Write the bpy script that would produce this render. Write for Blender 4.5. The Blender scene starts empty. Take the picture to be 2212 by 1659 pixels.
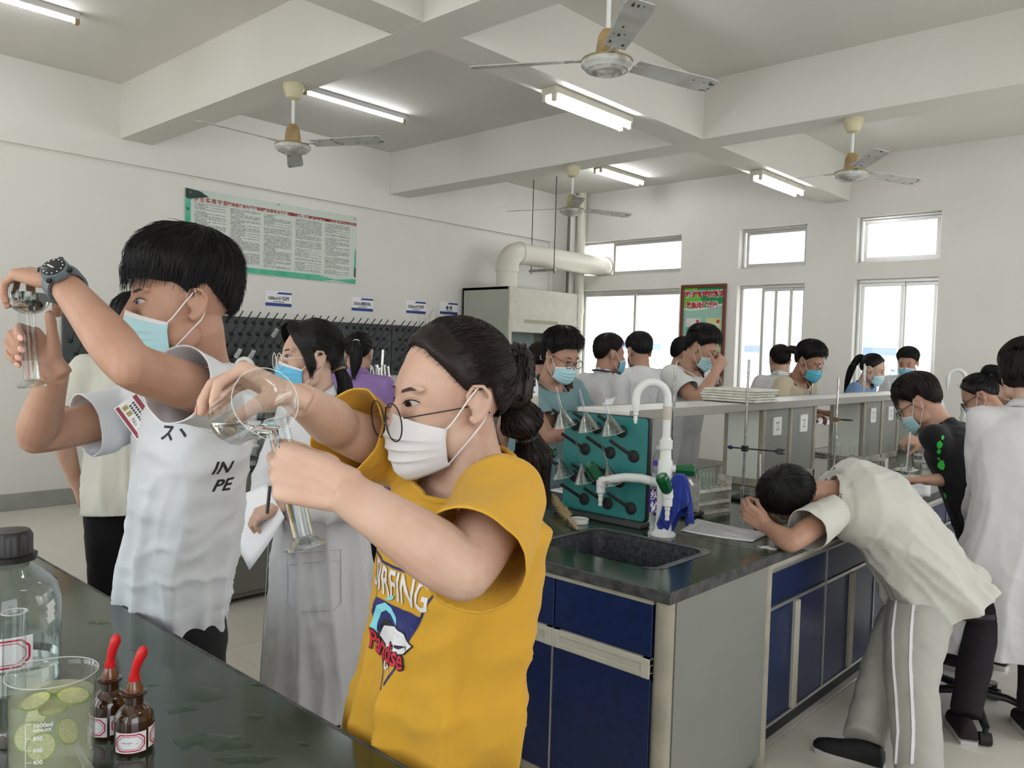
import bpy, bmesh, math, random
import numpy as np
from mathutils import Vector as V, Matrix
from mathutils.bvhtree import BVHTree
from mathutils import noise as mnoise
random.seed(7)
C = bpy.context.scene.collection
SC = bpy.context.scene
PI = math.pi

# ------------------------------------------------------------------ camera, light, exposure
CAMH = 1.55
FPX, YAW, PITCH, ROLL = 1745.46, 0.74408, 0.04101, 0.028534
def _cam_axes():
    cy, sy, cp, sp, cr, sr = (math.cos(YAW), math.sin(YAW), math.cos(PITCH), math.sin(PITCH), math.cos(ROLL), math.sin(ROLL))
    Ry = np.array([[cy, 0, sy], [0, 1, 0], [-sy, 0, cy]]); Rx = np.array([[1, 0, 0], [0, cp, -sp], [0, sp, cp]])
    Rz = np.array([[cr, -sr, 0], [sr, cr, 0], [0, 0, 1]])
    M = Rz @ Rx @ Ry
    w = lambda r: V((r[0], r[2], -r[1]))
    return w(M[0]), w(M[1]), w(M[2])          # right, down, forward in world space
CR, CD, CF = _cam_axes()
EYE = V((0, 0, CAMH))
def P(px, py, d):      # survey helper: point seen at a photo pixel, d metres deep
    return EYE + CF * d + CR * ((px - 1106) / FPX * d) + CD * ((py - 829.5) / FPX * d)
def PZ(px, py, z):     # ... lying at height z
    r = CF + CR * ((px - 1106) / FPX) + CD * ((py - 829.5) / FPX)
    return EYE + r * ((z - CAMH) / r.z)
def PX(px, py, x):
    r = CF + CR * ((px - 1106) / FPX) + CD * ((py - 829.5) / FPX)
    return EYE + r * (x / r.x)
def PY(px, py, y):
    r = CF + CR * ((px - 1106) / FPX) + CD * ((py - 829.5) / FPX)
    return EYE + r * (y / r.y)

cam = bpy.data.cameras.new('camera'); cam.sensor_width = 36; cam.lens = FPX * 36 / 2212; cam.clip_start = 0.02
co = bpy.data.objects.new('camera', cam); C.objects.link(co)
Mx = Matrix.Identity(4)
for i in range(3):
    Mx[i][0] = CR[i]; Mx[i][1] = -CD[i]; Mx[i][2] = -CF[i]; Mx[i][3] = EYE[i]
co.matrix_world = Mx
SC.camera = co
SC.view_settings.view_transform = 'Standard'; SC.view_settings.look = 'None'
SC.view_settings.gamma = 1; SC.view_settings.use_curve_mapping = False
SC.view_settings.exposure = -0.80
try:
    SC.cycles.max_bounces = 10; SC.cycles.diffuse_bounces = 5; SC.cycles.glossy_bounces = 4
    SC.cycles.transmission_bounces = 10; SC.cycles.transparent_max_bounces = 16
    SC.cycles.caustics_reflective = False; SC.cycles.caustics_refractive = False
    SC.cycles.sample_clamp_indirect = 6; SC.cycles.use_denoising = True
except Exception: pass

wd = bpy.data.worlds.new('sky'); SC.world = wd; wd.use_nodes = True
wn = wd.node_tree.nodes; wn.clear()
wo = wn.new('ShaderNodeOutputWorld'); wb = wn.new('ShaderNodeBackground')
wg = wn.new('ShaderNodeTexCoord'); wsx = wn.new('ShaderNodeSeparateXYZ'); wr = wn.new('ShaderNodeValToRGB')
wr.color_ramp.elements[0].position = 0.0; wr.color_ramp.elements[0].color = (1.0, 1.0, 1.0, 1)
wr.color_ramp.elements[1].position = 0.8; wr.color_ramp.elements[1].color = (0.80, 0.88, 1.0, 1)
wd.node_tree.links.new(wg.outputs['Generated'], wsx.inputs[0]); wd.node_tree.links.new(wsx.outputs[2], wr.inputs[0])
wd.node_tree.links.new(wr.outputs[0], wb.inputs[0]); wd.node_tree.links.new(wb.outputs[0], wo.inputs[0])
SKY = 7.2
wb.inputs[1].default_value = SKY
sun = bpy.data.lights.new('sun', 'SUN'); sun.energy = 16.0; sun.angle = 0.02; sun.color = (1, 0.96, 0.9)
so = bpy.data.objects.new('sun', sun); C.objects.link(so); so.rotation_euler = (math.radians(32), math.radians(-10), math.radians(15))

def portal(name, loc, rot, sx, sy):      # sampling guides set in the window openings
    l = bpy.data.lights.new(name, 'AREA'); l.shape = 'RECTANGLE'; l.size = sx; l.size_y = sy
    l.cycles.is_portal = True
    o = bpy.data.objects.new(name, l); C.objects.link(o); o.location = loc; o.rotation_euler = rot
    return o

# ------------------------------------------------------------------ materials
MATS = {}
def mat(name, col, rough=0.5, metal=0.0, spec=0.5, nscale=0, namt=0.0, bump=0.0, bscale=None, trans=0.0, ior=1.45, alpha=1.0,
        emit=None, sheen=0, sss=0.0, coat=0, ncol=None, stretch=None):
    if name in MATS: return MATS[name]
    m = bpy.data.materials.new(name); m.use_nodes = True; MATS[name] = m
    nt = m.node_tree; b = nt.nodes['Principled BSDF']
    b.inputs['Base Color'].default_value = (*col, 1); b.inputs['Roughness'].default_value = rough
    b.inputs['Metallic'].default_value = metal; b.inputs['Specular IOR Level'].default_value = spec
    b.inputs['IOR'].default_value = ior; b.inputs['Transmission Weight'].default_value = trans
    b.inputs['Alpha'].default_value = alpha
    if sheen: b.inputs['Sheen Weight'].default_value = sheen
    if coat: b.inputs['Coat Weight'].default_value = coat
    if sss:
        b.inputs['Subsurface Weight'].default_value = sss
        b.inputs['Subsurface Radius'].default_value = (0.012, 0.005, 0.003); b.inputs['Subsurface Scale'].default_value = 1.0
    if emit:
        b.inputs['Emission Color'].default_value = (*emit[:3], 1); b.inputs['Emission Strength'].default_value = emit[3]
    if nscale or bump:
        tc = nt.nodes.new('ShaderNodeTexCoord'); src = tc.outputs['Object']
        if stretch:
            mp = nt.nodes.new('ShaderNodeMapping'); mp.inputs['Scale'].default_value = stretch
            nt.links.new(src, mp.inputs[0]); src = mp.outputs[0]
        if nscale:
            n = nt.nodes.new('ShaderNodeTexNoise'); n.inputs['Scale'].default_value = nscale; n.inputs['Detail'].default_value = 5
            nt.links.new(src, n.inputs['Vector'])
            rp = nt.nodes.new('ShaderNodeValToRGB')
            c2 = ncol or tuple(max(0, c * (1 - namt)) for c in col)
            rp.color_ramp.elements[0].position = 0.35; rp.color_ramp.elements[1].position = 0.65
            rp.color_ramp.elements[0].color = (*c2, 1); rp.color_ramp.elements[1].color = (*col, 1)
            nt.links.new(n.outputs['Fac'], rp.inputs[0]); nt.links.new(rp.outputs[0], b.inputs['Base Color'])
        if bump:
            n2 = nt.nodes.new('ShaderNodeTexNoise'); n2.inputs['Scale'].default_value = bscale or nscale; n2.inputs['Detail'].default_value = 4
            nt.links.new(src, n2.inputs['Vector'])
            bp = nt.nodes.new('ShaderNodeBump'); bp.inputs['Strength'].default_value = bump; bp.inputs['Distance'].default_value = 0.01
            nt.links.new(n2.outputs['Fac'], bp.inputs['Height']); nt.links.new(bp.outputs[0], b.inputs['Normal'])
    return m
def srgb(r, g, b):
    f = lambda c: (c / 255) / 12.92 if c <= 10 else (((c / 255) + 0.055) / 1.055) ** 2.4
    return (f(r), f(g), f(b))

def thin_glass(name, tint=(1, 1, 1), refl=0.6, rough=0.02, base=0.03, power=2.2):
    # a thin pane or thin vessel wall: see-through, with a reflection that grows towards grazing angles
    if name in MATS: return MATS[name]
    m = bpy.data.materials.new(name); m.use_nodes = True; MATS[name] = m
    nt = m.node_tree; nt.nodes.clear(); N = nt.nodes.new
    out = N('ShaderNodeOutputMaterial'); t = N('ShaderNodeBsdfTransparent'); g = N('ShaderNodeBsdfGlossy'); mx = N('ShaderNodeMixShader'); lw = N('ShaderNodeLayerWeight')
    lw.inputs[0].default_value = 0.5; g.inputs['Roughness'].default_value = rough; t.inputs[0].default_value = (*tint, 1)
    pw = N('ShaderNodeMath'); pw.operation = 'POWER'; pw.inputs[1].default_value = power
    ma = N('ShaderNodeMath'); ma.operation = 'MULTIPLY_ADD'; ma.inputs[1].default_value = refl; ma.inputs[2].default_value = base
    nt.links.new(lw.outputs['Facing'], pw.inputs[0]); nt.links.new(pw.outputs[0], ma.inputs[0])
    nt.links.new(ma.outputs[0], mx.inputs[0]); nt.links.new(t.outputs[0], mx.inputs[1]); nt.links.new(g.outputs[0], mx.inputs[2])
    nt.links.new(mx.outputs[0], out.inputs[0])
    return m

M = dict(
    wall=mat('wall_paint', (0.72, 0.705, 0.665), 0.85, nscale=1.3, namt=0.05, bump=0.04, bscale=60),
    ceil=mat('ceiling_paint', (0.66, 0.645, 0.60), 0.9, nscale=0.8, namt=0.05),
    tile=mat('floor_tile', (0.74, 0.70, 0.62), 0.20, nscale=3, namt=0.06, bump=0.01, bscale=20),
    grout=mat('grout', (0.22, 0.21, 0.19), 0.9),
    base=mat('skirting_tile', (0.33, 0.34, 0.31), 0.4, nscale=6, namt=0.15),
    counter=mat('dark_green_counter', (0.016, 0.036, 0.016), 0.16, spec=0.85, coat=0.12, nscale=7, namt=0.22, bump=0.010, bscale=9),
    cedge=mat('black_counter_edge', (0.022, 0.022, 0.022), 0.55, nscale=22, namt=0.0, ncol=(0.075, 0.075, 0.075), bump=0.2, bscale=60),
    blue=mat('blue_laminate', (0.007, 0.020, 0.090), 0.34, nscale=26, namt=0.35, bump=0.02, bscale=40),
    grey=mat('grey_laminate', (0.225, 0.23, 0.205), 0.5, nscale=4, namt=0.06),
    cream=mat('cream_plastic', (0.55, 0.53, 0.44), 0.45, nscale=7, namt=0.15),
    post=mat('painted_post', (0.40, 0.375, 0.30), 0.45, nscale=9, namt=0.22),
    alu=mat('aluminium', (0.62, 0.62, 0.60), 0.32, metal=0.85),
    steel=mat('steel', (0.50, 0.50, 0.49), 0.3, metal=1.0, nscale=30, namt=0.45),
    iron=mat('black_iron', (0.03, 0.03, 0.03), 0.6, nscale=30, namt=0.5, bump=0.2),
    black=mat('black_plastic', (0.012, 0.012, 0.013), 0.4),
    rubber=mat('black_rubber', (0.015, 0.015, 0.015), 0.65),
    white=mat('white_plastic', (0.74, 0.74, 0.72), 0.35),
    whitepaint=mat('white_enamel', (0.70, 0.71, 0.69), 0.4),
    glass=thin_glass('clear_glass', (0.93, 0.955, 0.95), 0.75),
    pane=thin_glass('window_glass', (0.97, 0.985, 0.98), 0.4, base=0.02, power=4),
    lens=thin_glass('lens_glass', (0.97, 0.97, 0.97), 0.3, power=3),
    water=mat('water', (0.95, 0.97, 0.97), 0.02, trans=1.0, ior=1.33),
    paper=mat('paper', (0.80, 0.80, 0.83), 0.7),
    tube=mat('lit_tube', (1, 1, 1), 0.4, emit=(0.94, 0.97, 1.0, 70)),
    peg=mat('pegboard', (0.045, 0.052, 0.055), 0.45), pegk=mat('peg_black', (0.012, 0.012, 0.012), 0.5),
    teal=mat('teal_board', (0.025, 0.21, 0.205), 0.42, nscale=3, namt=0.12),
    green=mat('green_valve', (0.004, 0.085, 0.028), 0.35),
    fan=mat('fan_white', (0.58, 0.59, 0.57), 0.4, nscale=14, namt=0.3, ncol=(0.30, 0.29, 0.26)),
    fanblade=mat('worn_fan_blade', (0.50, 0.51, 0.50), 0.45, nscale=9, ncol=(0.40, 0.40, 0.385)),
    fancream=mat('fan_cream', (0.52, 0.47, 0.31), 0.4),
    rust=mat('brown_fan_cap', (0.42, 0.29, 0.14), 0.5, nscale=12, namt=0.4),
    gold=mat('gold_trim', (0.75, 0.6, 0.25), 0.3, metal=1.0),
    sink=mat('black_sink', (0.016, 0.017, 0.02), 0.5, nscale=55, ncol=(0.05, 0.053, 0.06), bump=0.4, bscale=70),
    hood=mat('fume_hood_grey', (0.40, 0.415, 0.355), 0.5, nscale=2, namt=0.06),
    hoodf=mat('fume_hood_front', (0.56, 0.56, 0.49), 0.45, nscale=5, namt=0.10),
    pvc=mat('pvc_pipe', (0.64, 0.62, 0.54), 0.35),
    wood=mat('frame_wood', (0.15, 0.035, 0.016), 0.4, nscale=18, namt=0.3, stretch=(1, 1, 0.1)),
    toe=mat('toe_kick', (0.02, 0.02, 0.021), 0.6),
)

# ------------------------------------------------------------------ mesh helpers
def frame_for(d):
    d = V(d).normalized()
    a = V((0, 0, 1)) if abs(d.z) < 0.9 else V((1, 0, 0))
    u = d.cross(a).normalized(); w = d.cross(u).normalized()
    return d, u, w
class MB:
    def __init__(s): s.v = []; s.f = []
    def add(s, vs, fs):
        n = len(s.v); s.v.extend([tuple(v) for v in vs]); s.f.extend([tuple(i + n for i in f) for f in fs]); return s
    def box(s, x0, x1, y0, y1, z0, z1, bev=0.0):
        if bev <= 0:
            vs = [(x0, y0, z0), (x1, y0, z0), (x1, y1, z0), (x0, y1, z0), (x0, y0, z1), (x1, y0, z1), (x1, y1, z1), (x0, y1, z1)]
            return s.add(vs, [(3, 2, 1, 0), (4, 5, 6, 7), (0, 1, 5, 4), (1, 2, 6, 5), (2, 3, 7, 6), (3, 0, 4, 7)])
        b = min(bev, (x1 - x0) / 2.01, (y1 - y0) / 2.01, (z1 - z0) / 2.01)
        vs = []; idx = {}
        for i, (x, sx) in enumerate(((x0, 1), (x1, -1))):
            for j, (y, sy) in enumerate(((y0, 1), (y1, -1))):
                for k, (z, sz) in enumerate(((z0, 1), (z1, -1))):
                    for a in range(3):
                        p = [x + sx * b, y + sy * b, z + sz * b]; p[a] = (x, y, z)[a]
                        idx[(i, j, k, a)] = len(vs); vs.append(p)
        F = []
        for a in range(3):
            o = [q for q in range(3) if q != a]
            for s0 in (0, 1):
                def K(p, q):
                    t = [0, 0, 0]; t[a] = s0; t[o[0]] = p; t[o[1]] = q; return idx[(*t, a)]
                F.append((K(0, 0), K(1, 0), K(1, 1), K(0, 1)))
        for a in range(3):      # edges along axis a
            o = [q for q in range(3) if q != a]
            for p in (0, 1):
                for q in (0, 1):
                    def K(e, ax):
                        t = [0, 0, 0]; t[a] = e; t[o[0]] = p; t[o[1]] = q; return idx[(*t, ax)]
                    F.append((K(0, o[0]), K(1, o[0]), K(1, o[1]), K(0, o[1])))
        for i in (0, 1):
            for j in (0, 1):
                for k in (0, 1): F.append(tuple(idx[(i, j, k, a)] for a in range(3)))
        return s.add(vs, F)
    def tube(s, pts, r, seg=12, caps=True, flat=1.0, up=None):
        pts = [V(p) for p in pts]; n = len(pts)
        rs = list(r) if hasattr(r, '__len__') else [r] * n
        vs = []; fs = []; pu = None
        for i, p in enumerate(pts):
            t = (pts[min(i + 1, n - 1)] - pts[max(i - 1, 0)])
            if t.length < 1e-9: t = V((0, 0, 1))
            t.normalize()
            if pu is None:
                if up is not None: u = V(up) - t * V(up).dot(t); u.normalize()
                else: u = frame_for(t)[1]
            else:
                u = pu - t * pu.dot(t)
                u = u.normalized() if u.length > 1e-6 else frame_for(t)[1]
            pu = u; w = t.cross(u)
            for k in range(seg):
                a = 2 * PI * k / seg
                vs.append(p + u * (math.cos(a) * rs[i]) + w * (math.sin(a) * rs[i] * flat))
        for i in range(n - 1):
            for k in range(seg):
                a = i * seg + k; b = i * seg + (k + 1) % seg
                fs.append((a, b, b + seg, a + seg))
        if caps:
            fs.append(tuple(range(seg - 1, -1, -1))); fs.append(tuple((n - 1) * seg + k for k in range(seg)))
        return s.add(vs, fs)
    def rod(s, a, b, r, seg=10): return s.tube([a, b], r, seg)
    def ell(s, c, r, seg=20, rings=12, R=None):
        c = V(c); vs = []; fs = []
        r = r if hasattr(r, '__len__') else (r, r, r)
        for i in range(1, rings):
            th = PI * i / rings
            for k in range(seg):
                a = 2 * PI * k / seg
                p = V((r[0] * math.sin(th) * math.cos(a), r[1] * math.sin(th) * math.sin(a), r[2] * math.cos(th)))
                vs.append(c + (R @ p if R else p))
        t = V((0, 0, r[2])); t = R @ t if R else t
        vs.append(c + t); vs.append(c - t); T = len(vs) - 2
        for i in range(rings - 2):
            for k in range(seg):
                a = i * seg + k; b = i * seg + (k + 1) % seg
                fs.append((a, a + seg, b + seg, b))
        for k in range(seg):
            fs.append((T, k, (k + 1) % seg)); o = (rings - 2) * seg
            fs.append((T + 1, o + (k + 1) % seg, o + k))
        return s.add(vs, fs)
    def lathe(s, prof, o=(0, 0, 0), axis=(0, 0, 1), seg=28, up=None):
        # profile: list of (r, h) along the axis
        d, u, w = frame_for(axis)
        if up is not None:
            u = (V(up) - d * V(up).dot(d)).normalized(); w = d.cross(u)
        o = V(o); vs = []; fs = []
        for (r, h) in prof:
            for k in range(seg):
                a = 2 * PI * k / seg
                vs.append(o + d * h + u * (r * math.cos(a)) + w * (r * math.sin(a)))
        for i in range(len(prof) - 1):
            for k in range(seg):
                a = i * seg + k; b = i * seg + (k + 1) % seg
                fs.append((a, b, b + seg, a + seg))
        return s.add(vs, fs)
    def prism(s, poly, h, o=(0, 0, 0), ax=((1, 0, 0), (0, 1, 0), (0, 0, 1))):
        # polygon (in ax0, ax1) extruded by h along ax2
        o = V(o); a, b, c = (V(q) for q in ax); n = len(poly)
        vs = [o + a * x + b * y for x, y in poly] + [o + a * x + b * y + c * h for x, y in poly]
        fs = [tuple(range(n - 1, -1, -1)), tuple(range(n, 2 * n))] + [(i, (i + 1) % n, n + (i + 1) % n, n + i) for i in range(n)]
        return s.add(vs, fs)
    def obox(s, c, ax, ay, az):      # oriented box: centre and three half-axes
        c = V(c); ax, ay, az = V(ax), V(ay), V(az)
        vs = [c + ax * i + ay * j + az * k for k in (-1, 1) for j in (-1, 1) for i in (-1, 1)]
        return s.add(vs, [(0, 2, 3, 1), (4, 5, 7, 6), (0, 1, 5, 4), (1, 3, 7, 5), (3, 2, 6, 7), (2, 0, 4, 6)])
    def mesh(s, name):
        me = bpy.data.meshes.new(name); me.from_pydata(s.v, [], s.f); me.update(); return me
WL = {}
def link(name, me, parent=None, material=None, smooth=None, fix=True):
    o = bpy.data.objects.new(name, me); C.objects.link(o)
    if fix and len(me.polygons) < 60000:
        bm = bmesh.new(); bm.from_mesh(me); bmesh.ops.recalc_face_normals(bm, faces=bm.faces[:]); bm.to_mesh(me); bm.free()
    if material: me.materials.append(material)
    if smooth:
        me.polygons.foreach_set('use_smooth', [True] * len(me.polygons))
        if smooth != True: 
            try: me.set_sharp_from_angle(angle=smooth)
            except Exception: pass
    if parent is not None:
        o.parent = parent
        if parent.type == 'EMPTY': o.location = -parent.location
    return o
def obj(name, mb, material, parent=None, smooth=0.6):
    return link(name, mb.mesh(name), parent, material, smooth)
def tag(o, label, cat, group=None):
    o['label'] = label; o['category'] = cat
    if group: o['group'] = group
    return o
def thing(name, loc, label, cat, group=None):
    o = bpy.data.objects.new(name, None); C.objects.link(o); o.location = loc; o.empty_display_size = 0.05
    return tag(o, label, cat, group)
def struct(name, mb, material, parent=None, smooth=None):
    o = obj(name, mb, material, parent, smooth); o['kind'] = 'structure'; return o
def dup(root, loc, rotz=0.0, label=None, group=None):
    r = root.copy(); C.objects.link(r); r.location = loc; r.rotation_euler = (0, 0, rotz)
    if label: r['label'] = label
    if group: r['group'] = group
    for ch in list(root.children):
        c = ch.copy(); C.objects.link(c); c.parent = r
        for g in list(ch.children):
            d = g.copy(); C.objects.link(d); d.parent = c
    return r
def text_mesh(body, size=1.0, align='CENTER', shear=0.0, weight=0.0, space=1.0):
    cu = bpy.data.curves.new('lettering', 'FONT'); cu.body = body; cu.size = size; cu.align_x = align; cu.align_y = 'CENTER'
    cu.shear = shear; cu.offset = weight; cu.resolution_u = 2; cu.space_character = space
    o = bpy.data.objects.new('lettering', cu); C.objects.link(o)
    dg = bpy.context.evaluated_depsgraph_get(); me = bpy.data.meshes.new_from_object(o.evaluated_get(dg))
    vs = [v.co.copy() for v in me.vertices]; fs = [tuple(p.vertices) for p in me.polygons]
    bpy.data.objects.remove(o); bpy.data.curves.remove(cu); bpy.data.meshes.remove(me)
    return vs, fs
def text_on(mb, body, o, u, v, size, off=0.0015, **kw):      # flat lettering on a plane with axes u (reading direction) and v (up)
    o, u, v = V(o), V(u).normalized(), V(v).normalized(); n = u.cross(v)
    vs, fs = text_mesh(body, size, **kw)
    mb.add([o + u * p.x + v * p.y + n * off for p in vs], fs)
    return mb
# ------------------------------------------------------------------ the room
XW, YW, ZC = -8.11, 9.9, 3.97
XR, YN = 2.6, -2.9
TH = 0.24
def wall_cells(mb, us, vs_, hole, mk):
    for i in range(len(us) - 1):
        for j in range(len(vs_) - 1):
            if not hole((us[i] + us[i + 1]) / 2, (vs_[j] + vs_[j + 1]) / 2): mk(us[i], us[i + 1], vs_[j], vs_[j + 1])
def wall_y(name, y0, y1, x0, x1, holes):
    us = sorted({x0, x1, *[h[0] for h in holes], *[h[1] for h in holes]}); vs_ = sorted({-0.15, ZC, *[h[2] for h in holes], *[h[3] for h in holes]})
    mb = MB()
    wall_cells(mb, us, vs_, lambda u, v: any(h[0] < u < h[1] and h[2] < v < h[3] for h in holes), lambda a, b, c, d: mb.box(a, b, y0, y1, c, d))
    return struct(name, mb, M['wall'])
FARH = [(-7.79, -5.98, 2.715, 3.24), (-7.79, -5.98, 1.0, 2.50), (-5.11, -4.20, 2.715, 3.24), (-5.11, -4.20, 1.0, 2.50), (-3.59, -2.67, 2.715, 3.26), (-3.59, -2.67, 1.0, 2.52),
        (0.0, 1.8, 1.0, 2.5), (0.0, 1.8, 2.715, 3.24)]
wall_y('wall_back', YW, YW + TH, XW, XR, FARH)
NEARH = [(-7.9, -5.3, 0.85, 3.35), (-4.9, -2.3, 0.85, 3.35), (-1.9, 0.7, 0.85, 3.35)]
wall_y('wall_front', YN - TH, YN, XW, XR, NEARH)
mb = MB(); mb.box(XW - TH, XW, YN - TH, YW + TH, -0.15, ZC)
struct('wall_left', mb, M['wall'])
# unseen right wall; its openings are added and placed to balance the light
RH = [(-2.5, 0.6, 0.9, 3.35), (3.7, 6.3, 0.9, 3.35), (6.7, 9.5, 0.9, 3.35)]
mb = MB(); us = sorted({YN, YW, *[h[0] for h in RH], *[h[1] for h in RH]}); vv = sorted({-0.15, ZC, 0.9, 3.35})
wall_cells(mb, us, vv, lambda u, v: any(h[0] < u < h[1] and h[2] < v < h[3] for h in RH), lambda a, b, c, d: mb.box(XR, XR + TH, a, b, c, d))
struct('wall_right', mb, M['wall'])
mb = MB(); mb.box(XW - TH, XR + TH, YN - TH, YW + TH, ZC, ZC + 0.15); ceil = struct('ceiling', mb, M['ceil'])
mb = MB(); mb.box(XW, XR, YN, YW, -0.15, -0.006); floor = struct('floor', mb, M['grout'])
# floor tiles, one object each, sharing one mesh
tm = MB(); tm.box(0.0015, 0.7985, 0.0015, 0.7985, -0.006, 0.0, 0.0012)
tme = tm.mesh('tile'); tme.materials.append(M['tile'])
ix0 = -6.163 - 0.8 * 3; iy0 = 2.012 - 0.8 * 7
for i in range(14):
    for j in range(17):
        x, y = ix0 + 0.8 * i, iy0 + 0.8 * j
        if x + 0.79 < XW or x + 0.8 > XR + 0.7 or y + 0.7 < YN or y > YW - 0.05: continue
        o = bpy.data.objects.new('tile', tme); C.objects.link(o); o.parent = floor; o.location = (x, y, 0)
# beams
for n, (y0, y1) in enumerate(((3.155, 3.455), (6.40, 6.72), (-0.1, 0.2))):
    mb = MB(); mb.box(XW, XR, y0, y1, 3.46, ZC); struct('trim_%d' % (10 + n), mb, M['ceil'])
for n, (x0, x1) in enumerate(((-3.985, -3.69), (0.45, 0.75))):
    mb = MB(); mb.box(x0, x1, YN, YW, 3.461, ZC); struct('trim_%d' % (20 + n), mb, M['ceil'])
mb = MB(); mb.box(XW, XW + 0.05, YN, YW, 3.24, ZC); struct('trim_1', mb, M['wall'])        # ring beam standing proud above the ledge line
mb = MB(); mb.box(XW, XW + 0.035, 9.55, YW, 0, 3.24); struct('trim_2', mb, M['wall'])
mb = MB(); mb.box(XW, XW + 0.35, 9.62, YW, 0, ZC); struct('trim_3', mb, M['wall'])        # corner column
mb = MB(); mb.box(XW, XW + 0.012, YN, 9.6, 0, 0.15, 0.004); struct('baseboard_left', mb, M['base'])
mb = MB(); mb.box(XW, XR, YW - 0.012, YW, 0, 0.15, 0.004); struct('baseboard_back', mb, M['base'])

# windows: aluminium frames with panes
def window(n, x0, x1, z0, z1, y, sashes, fr=0.04, pane_off=0.0):
    w = thing('window_%d' % n, ((x0 + x1) / 2, y, z0), 'x', 'window'); del w['label']; del w['category']; w['kind'] = 'structure'
    mb = MB()
    for a, b, c, d in ((x0, x1, z0, z0 + fr), (x0, x1, z1 - fr, z1), (x0, x0 + fr, z0 + fr, z1 - fr), (x1 - fr, x1, z0 + fr, z1 - fr)):
        mb.box(a, b, y - 0.04, y + 0.04, c, d, 0.004)
    obj('window_frame', mb, M['alu'], w)
    for i, (a, b, off) in enumerate(sashes):
        if a is None: continue
        sb = MB(); s = 0.042
        for p, q, c, d in ((a, b, z0 + fr, z0 + fr + s), (a, b, z1 - fr - s, z1 - fr), (a, a + s, z0 + fr + s, z1 - fr - s), (b - s, b, z0 + fr + s, z1 - fr - s)):
            sb.box(p, q, y + off - 0.014, y + off + 0.014, c, d, 0.003)
        so_ = obj('sash', sb, M['alu'], w)
        gb = MB(); gb.box(a + s, b - s, y + off - 0.003, y + off + 0.003, z0 + fr + s, z1 - fr - s)
        obj('pane', gb, M['pane'], so_)
    return w
yg = YW + 0.15
window(1, -7.79, -5.98, 1.0, 2.50, yg, [(-7.75, -6.78, -0.015), (-6.82, -6.02, 0.016)])
window(2, -7.79, -5.98, 2.715, 3.24, yg, [(-7.23, -6.02, 0)], fr=0.03)
window(3, -5.11, -4.20, 1.0, 2.50, yg, [(-4.82, -4.40, -0.016), (-4.66, -4.24, 0.016)])
window(4, -5.11, -4.20, 2.715, 3.24, yg, [(-5.07, -4.24, 0)], fr=0.03)
window(5, -3.59, -2.67, 1.0, 2.52, yg, [(-3.55, -3.06, -0.016), (-3.09, -2.71, 0.016)])
window(6, -3.59, -2.67, 2.715, 3.26, yg, [(-3.55, -2.71, 0)], fr=0.03)
window(7, 0.0, 1.8, 1.0, 2.5, yg, [(0.04, 0.92, -0.015), (0.88, 1.76, 0.016)])
window(8, 0.0, 1.8, 2.715, 3.24, yg, [(0.04, 1.76, 0)], fr=0.03)
for i, h in enumerate(NEARH): 
    m_ = (h[0] + h[1]) / 2
    window(9 + i, h[0], h[1], h[2], h[3], YN - 0.14, [(h[0] + .04, m_ + .02, -0.016), (m_ - .02, h[1] - .04, 0.016)])
for i, h in enumerate(FARH): portal('portal', ((h[0] + h[1]) / 2, YW + TH + 0.01, (h[2] + h[3]) / 2), (-PI / 2, 0, 0), h[1] - h[0], h[3] - h[2])
for i, h in enumerate(NEARH): portal('portal', ((h[0] + h[1]) / 2, YN - TH - 0.01, (h[2] + h[3]) / 2), (PI / 2, 0, 0), h[1] - h[0], h[3] - h[2])
for i, h in enumerate(RH): portal('portal', (XR + TH + 0.01, (h[0] + h[1]) / 2, (h[2] + h[3]) / 2), (PI / 2, 0, PI / 2), h[1] - h[0], h[3] - h[2])

# ------------------------------------------------------------------ outside: the neighbouring blocks across the yard
ow = mat('sunlit_plaster', (0.86, 0.85, 0.82), 0.9)
mb = MB(); mb.box(-60, 40, YW + 1.2, 70, -4.2, -4.0); struct('ground', mb, mat('yard', (0.5, 0.5, 0.47), 0.9))
b = thing('building', (-9, 18, -4), 'pale plastered block with columns seen through the left window', 'building')
mb = MB(); mb.box(-24, -3.2, 18, 24, -4, 9); obj('facade', mb, ow, b)
for i, x in enumerate((-12.2, -9.4, -7.0, -4.4)):
    mb = MB(); mb.box(x - 0.45, x + 0.45, 15.6, 16.4, -4, 6.0); obj('column', mb, mat('column_plaster', (0.8, 0.76, 0.66), 0.9), b)
mb = MB(); mb.box(-24, -3.2, 15.4, 18, 4.2, 4.8); obj('balcony_slab', mb, ow, b)
mb = MB(); mb.box(-24, -3.2, 15.4, 15.55, 0.2, 1.2); obj('parapet', mb, ow, b)
for x in (-13.4, -10.8, -8.2, -5.7):
    mb = MB(); mb.box(x - 0.7, x + 0.7, 17.94, 18.02, 1.2, 3.6); w_ = obj('window', mb, mat('far_window', (0.6, 0.68, 0.78), 0.6), b)
mb = MB(); mb.tube([(-13, 17.4, 1.75), (-3.6, 17.4, 1.75)], 0.08, 10); obj('blue_pipe', mb, mat('blue_pipe', (0.32, 0.42, 0.68), 0.5), b)
b2 = thing('building', (0, 16, -4), 'pale block with a tan door recess seen through the right window', 'building')
mb = MB(); mb.box(-3.0, 12, 17.5, 23, -4, 9); obj('facade', mb, ow, b2)
mb = MB(); mb.box(-3.1, 12, 14.6, 17.5, 2.75, 3.3); obj('canopy_slab', mb, ow, b2)
mb = MB(); mb.box(-2.9, -2.2, 17.4, 17.52, -0.2, 2.5); obj('door_panel', mb, mat('tan_door', (0.33, 0.27, 0.2), 0.7), b2)
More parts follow.
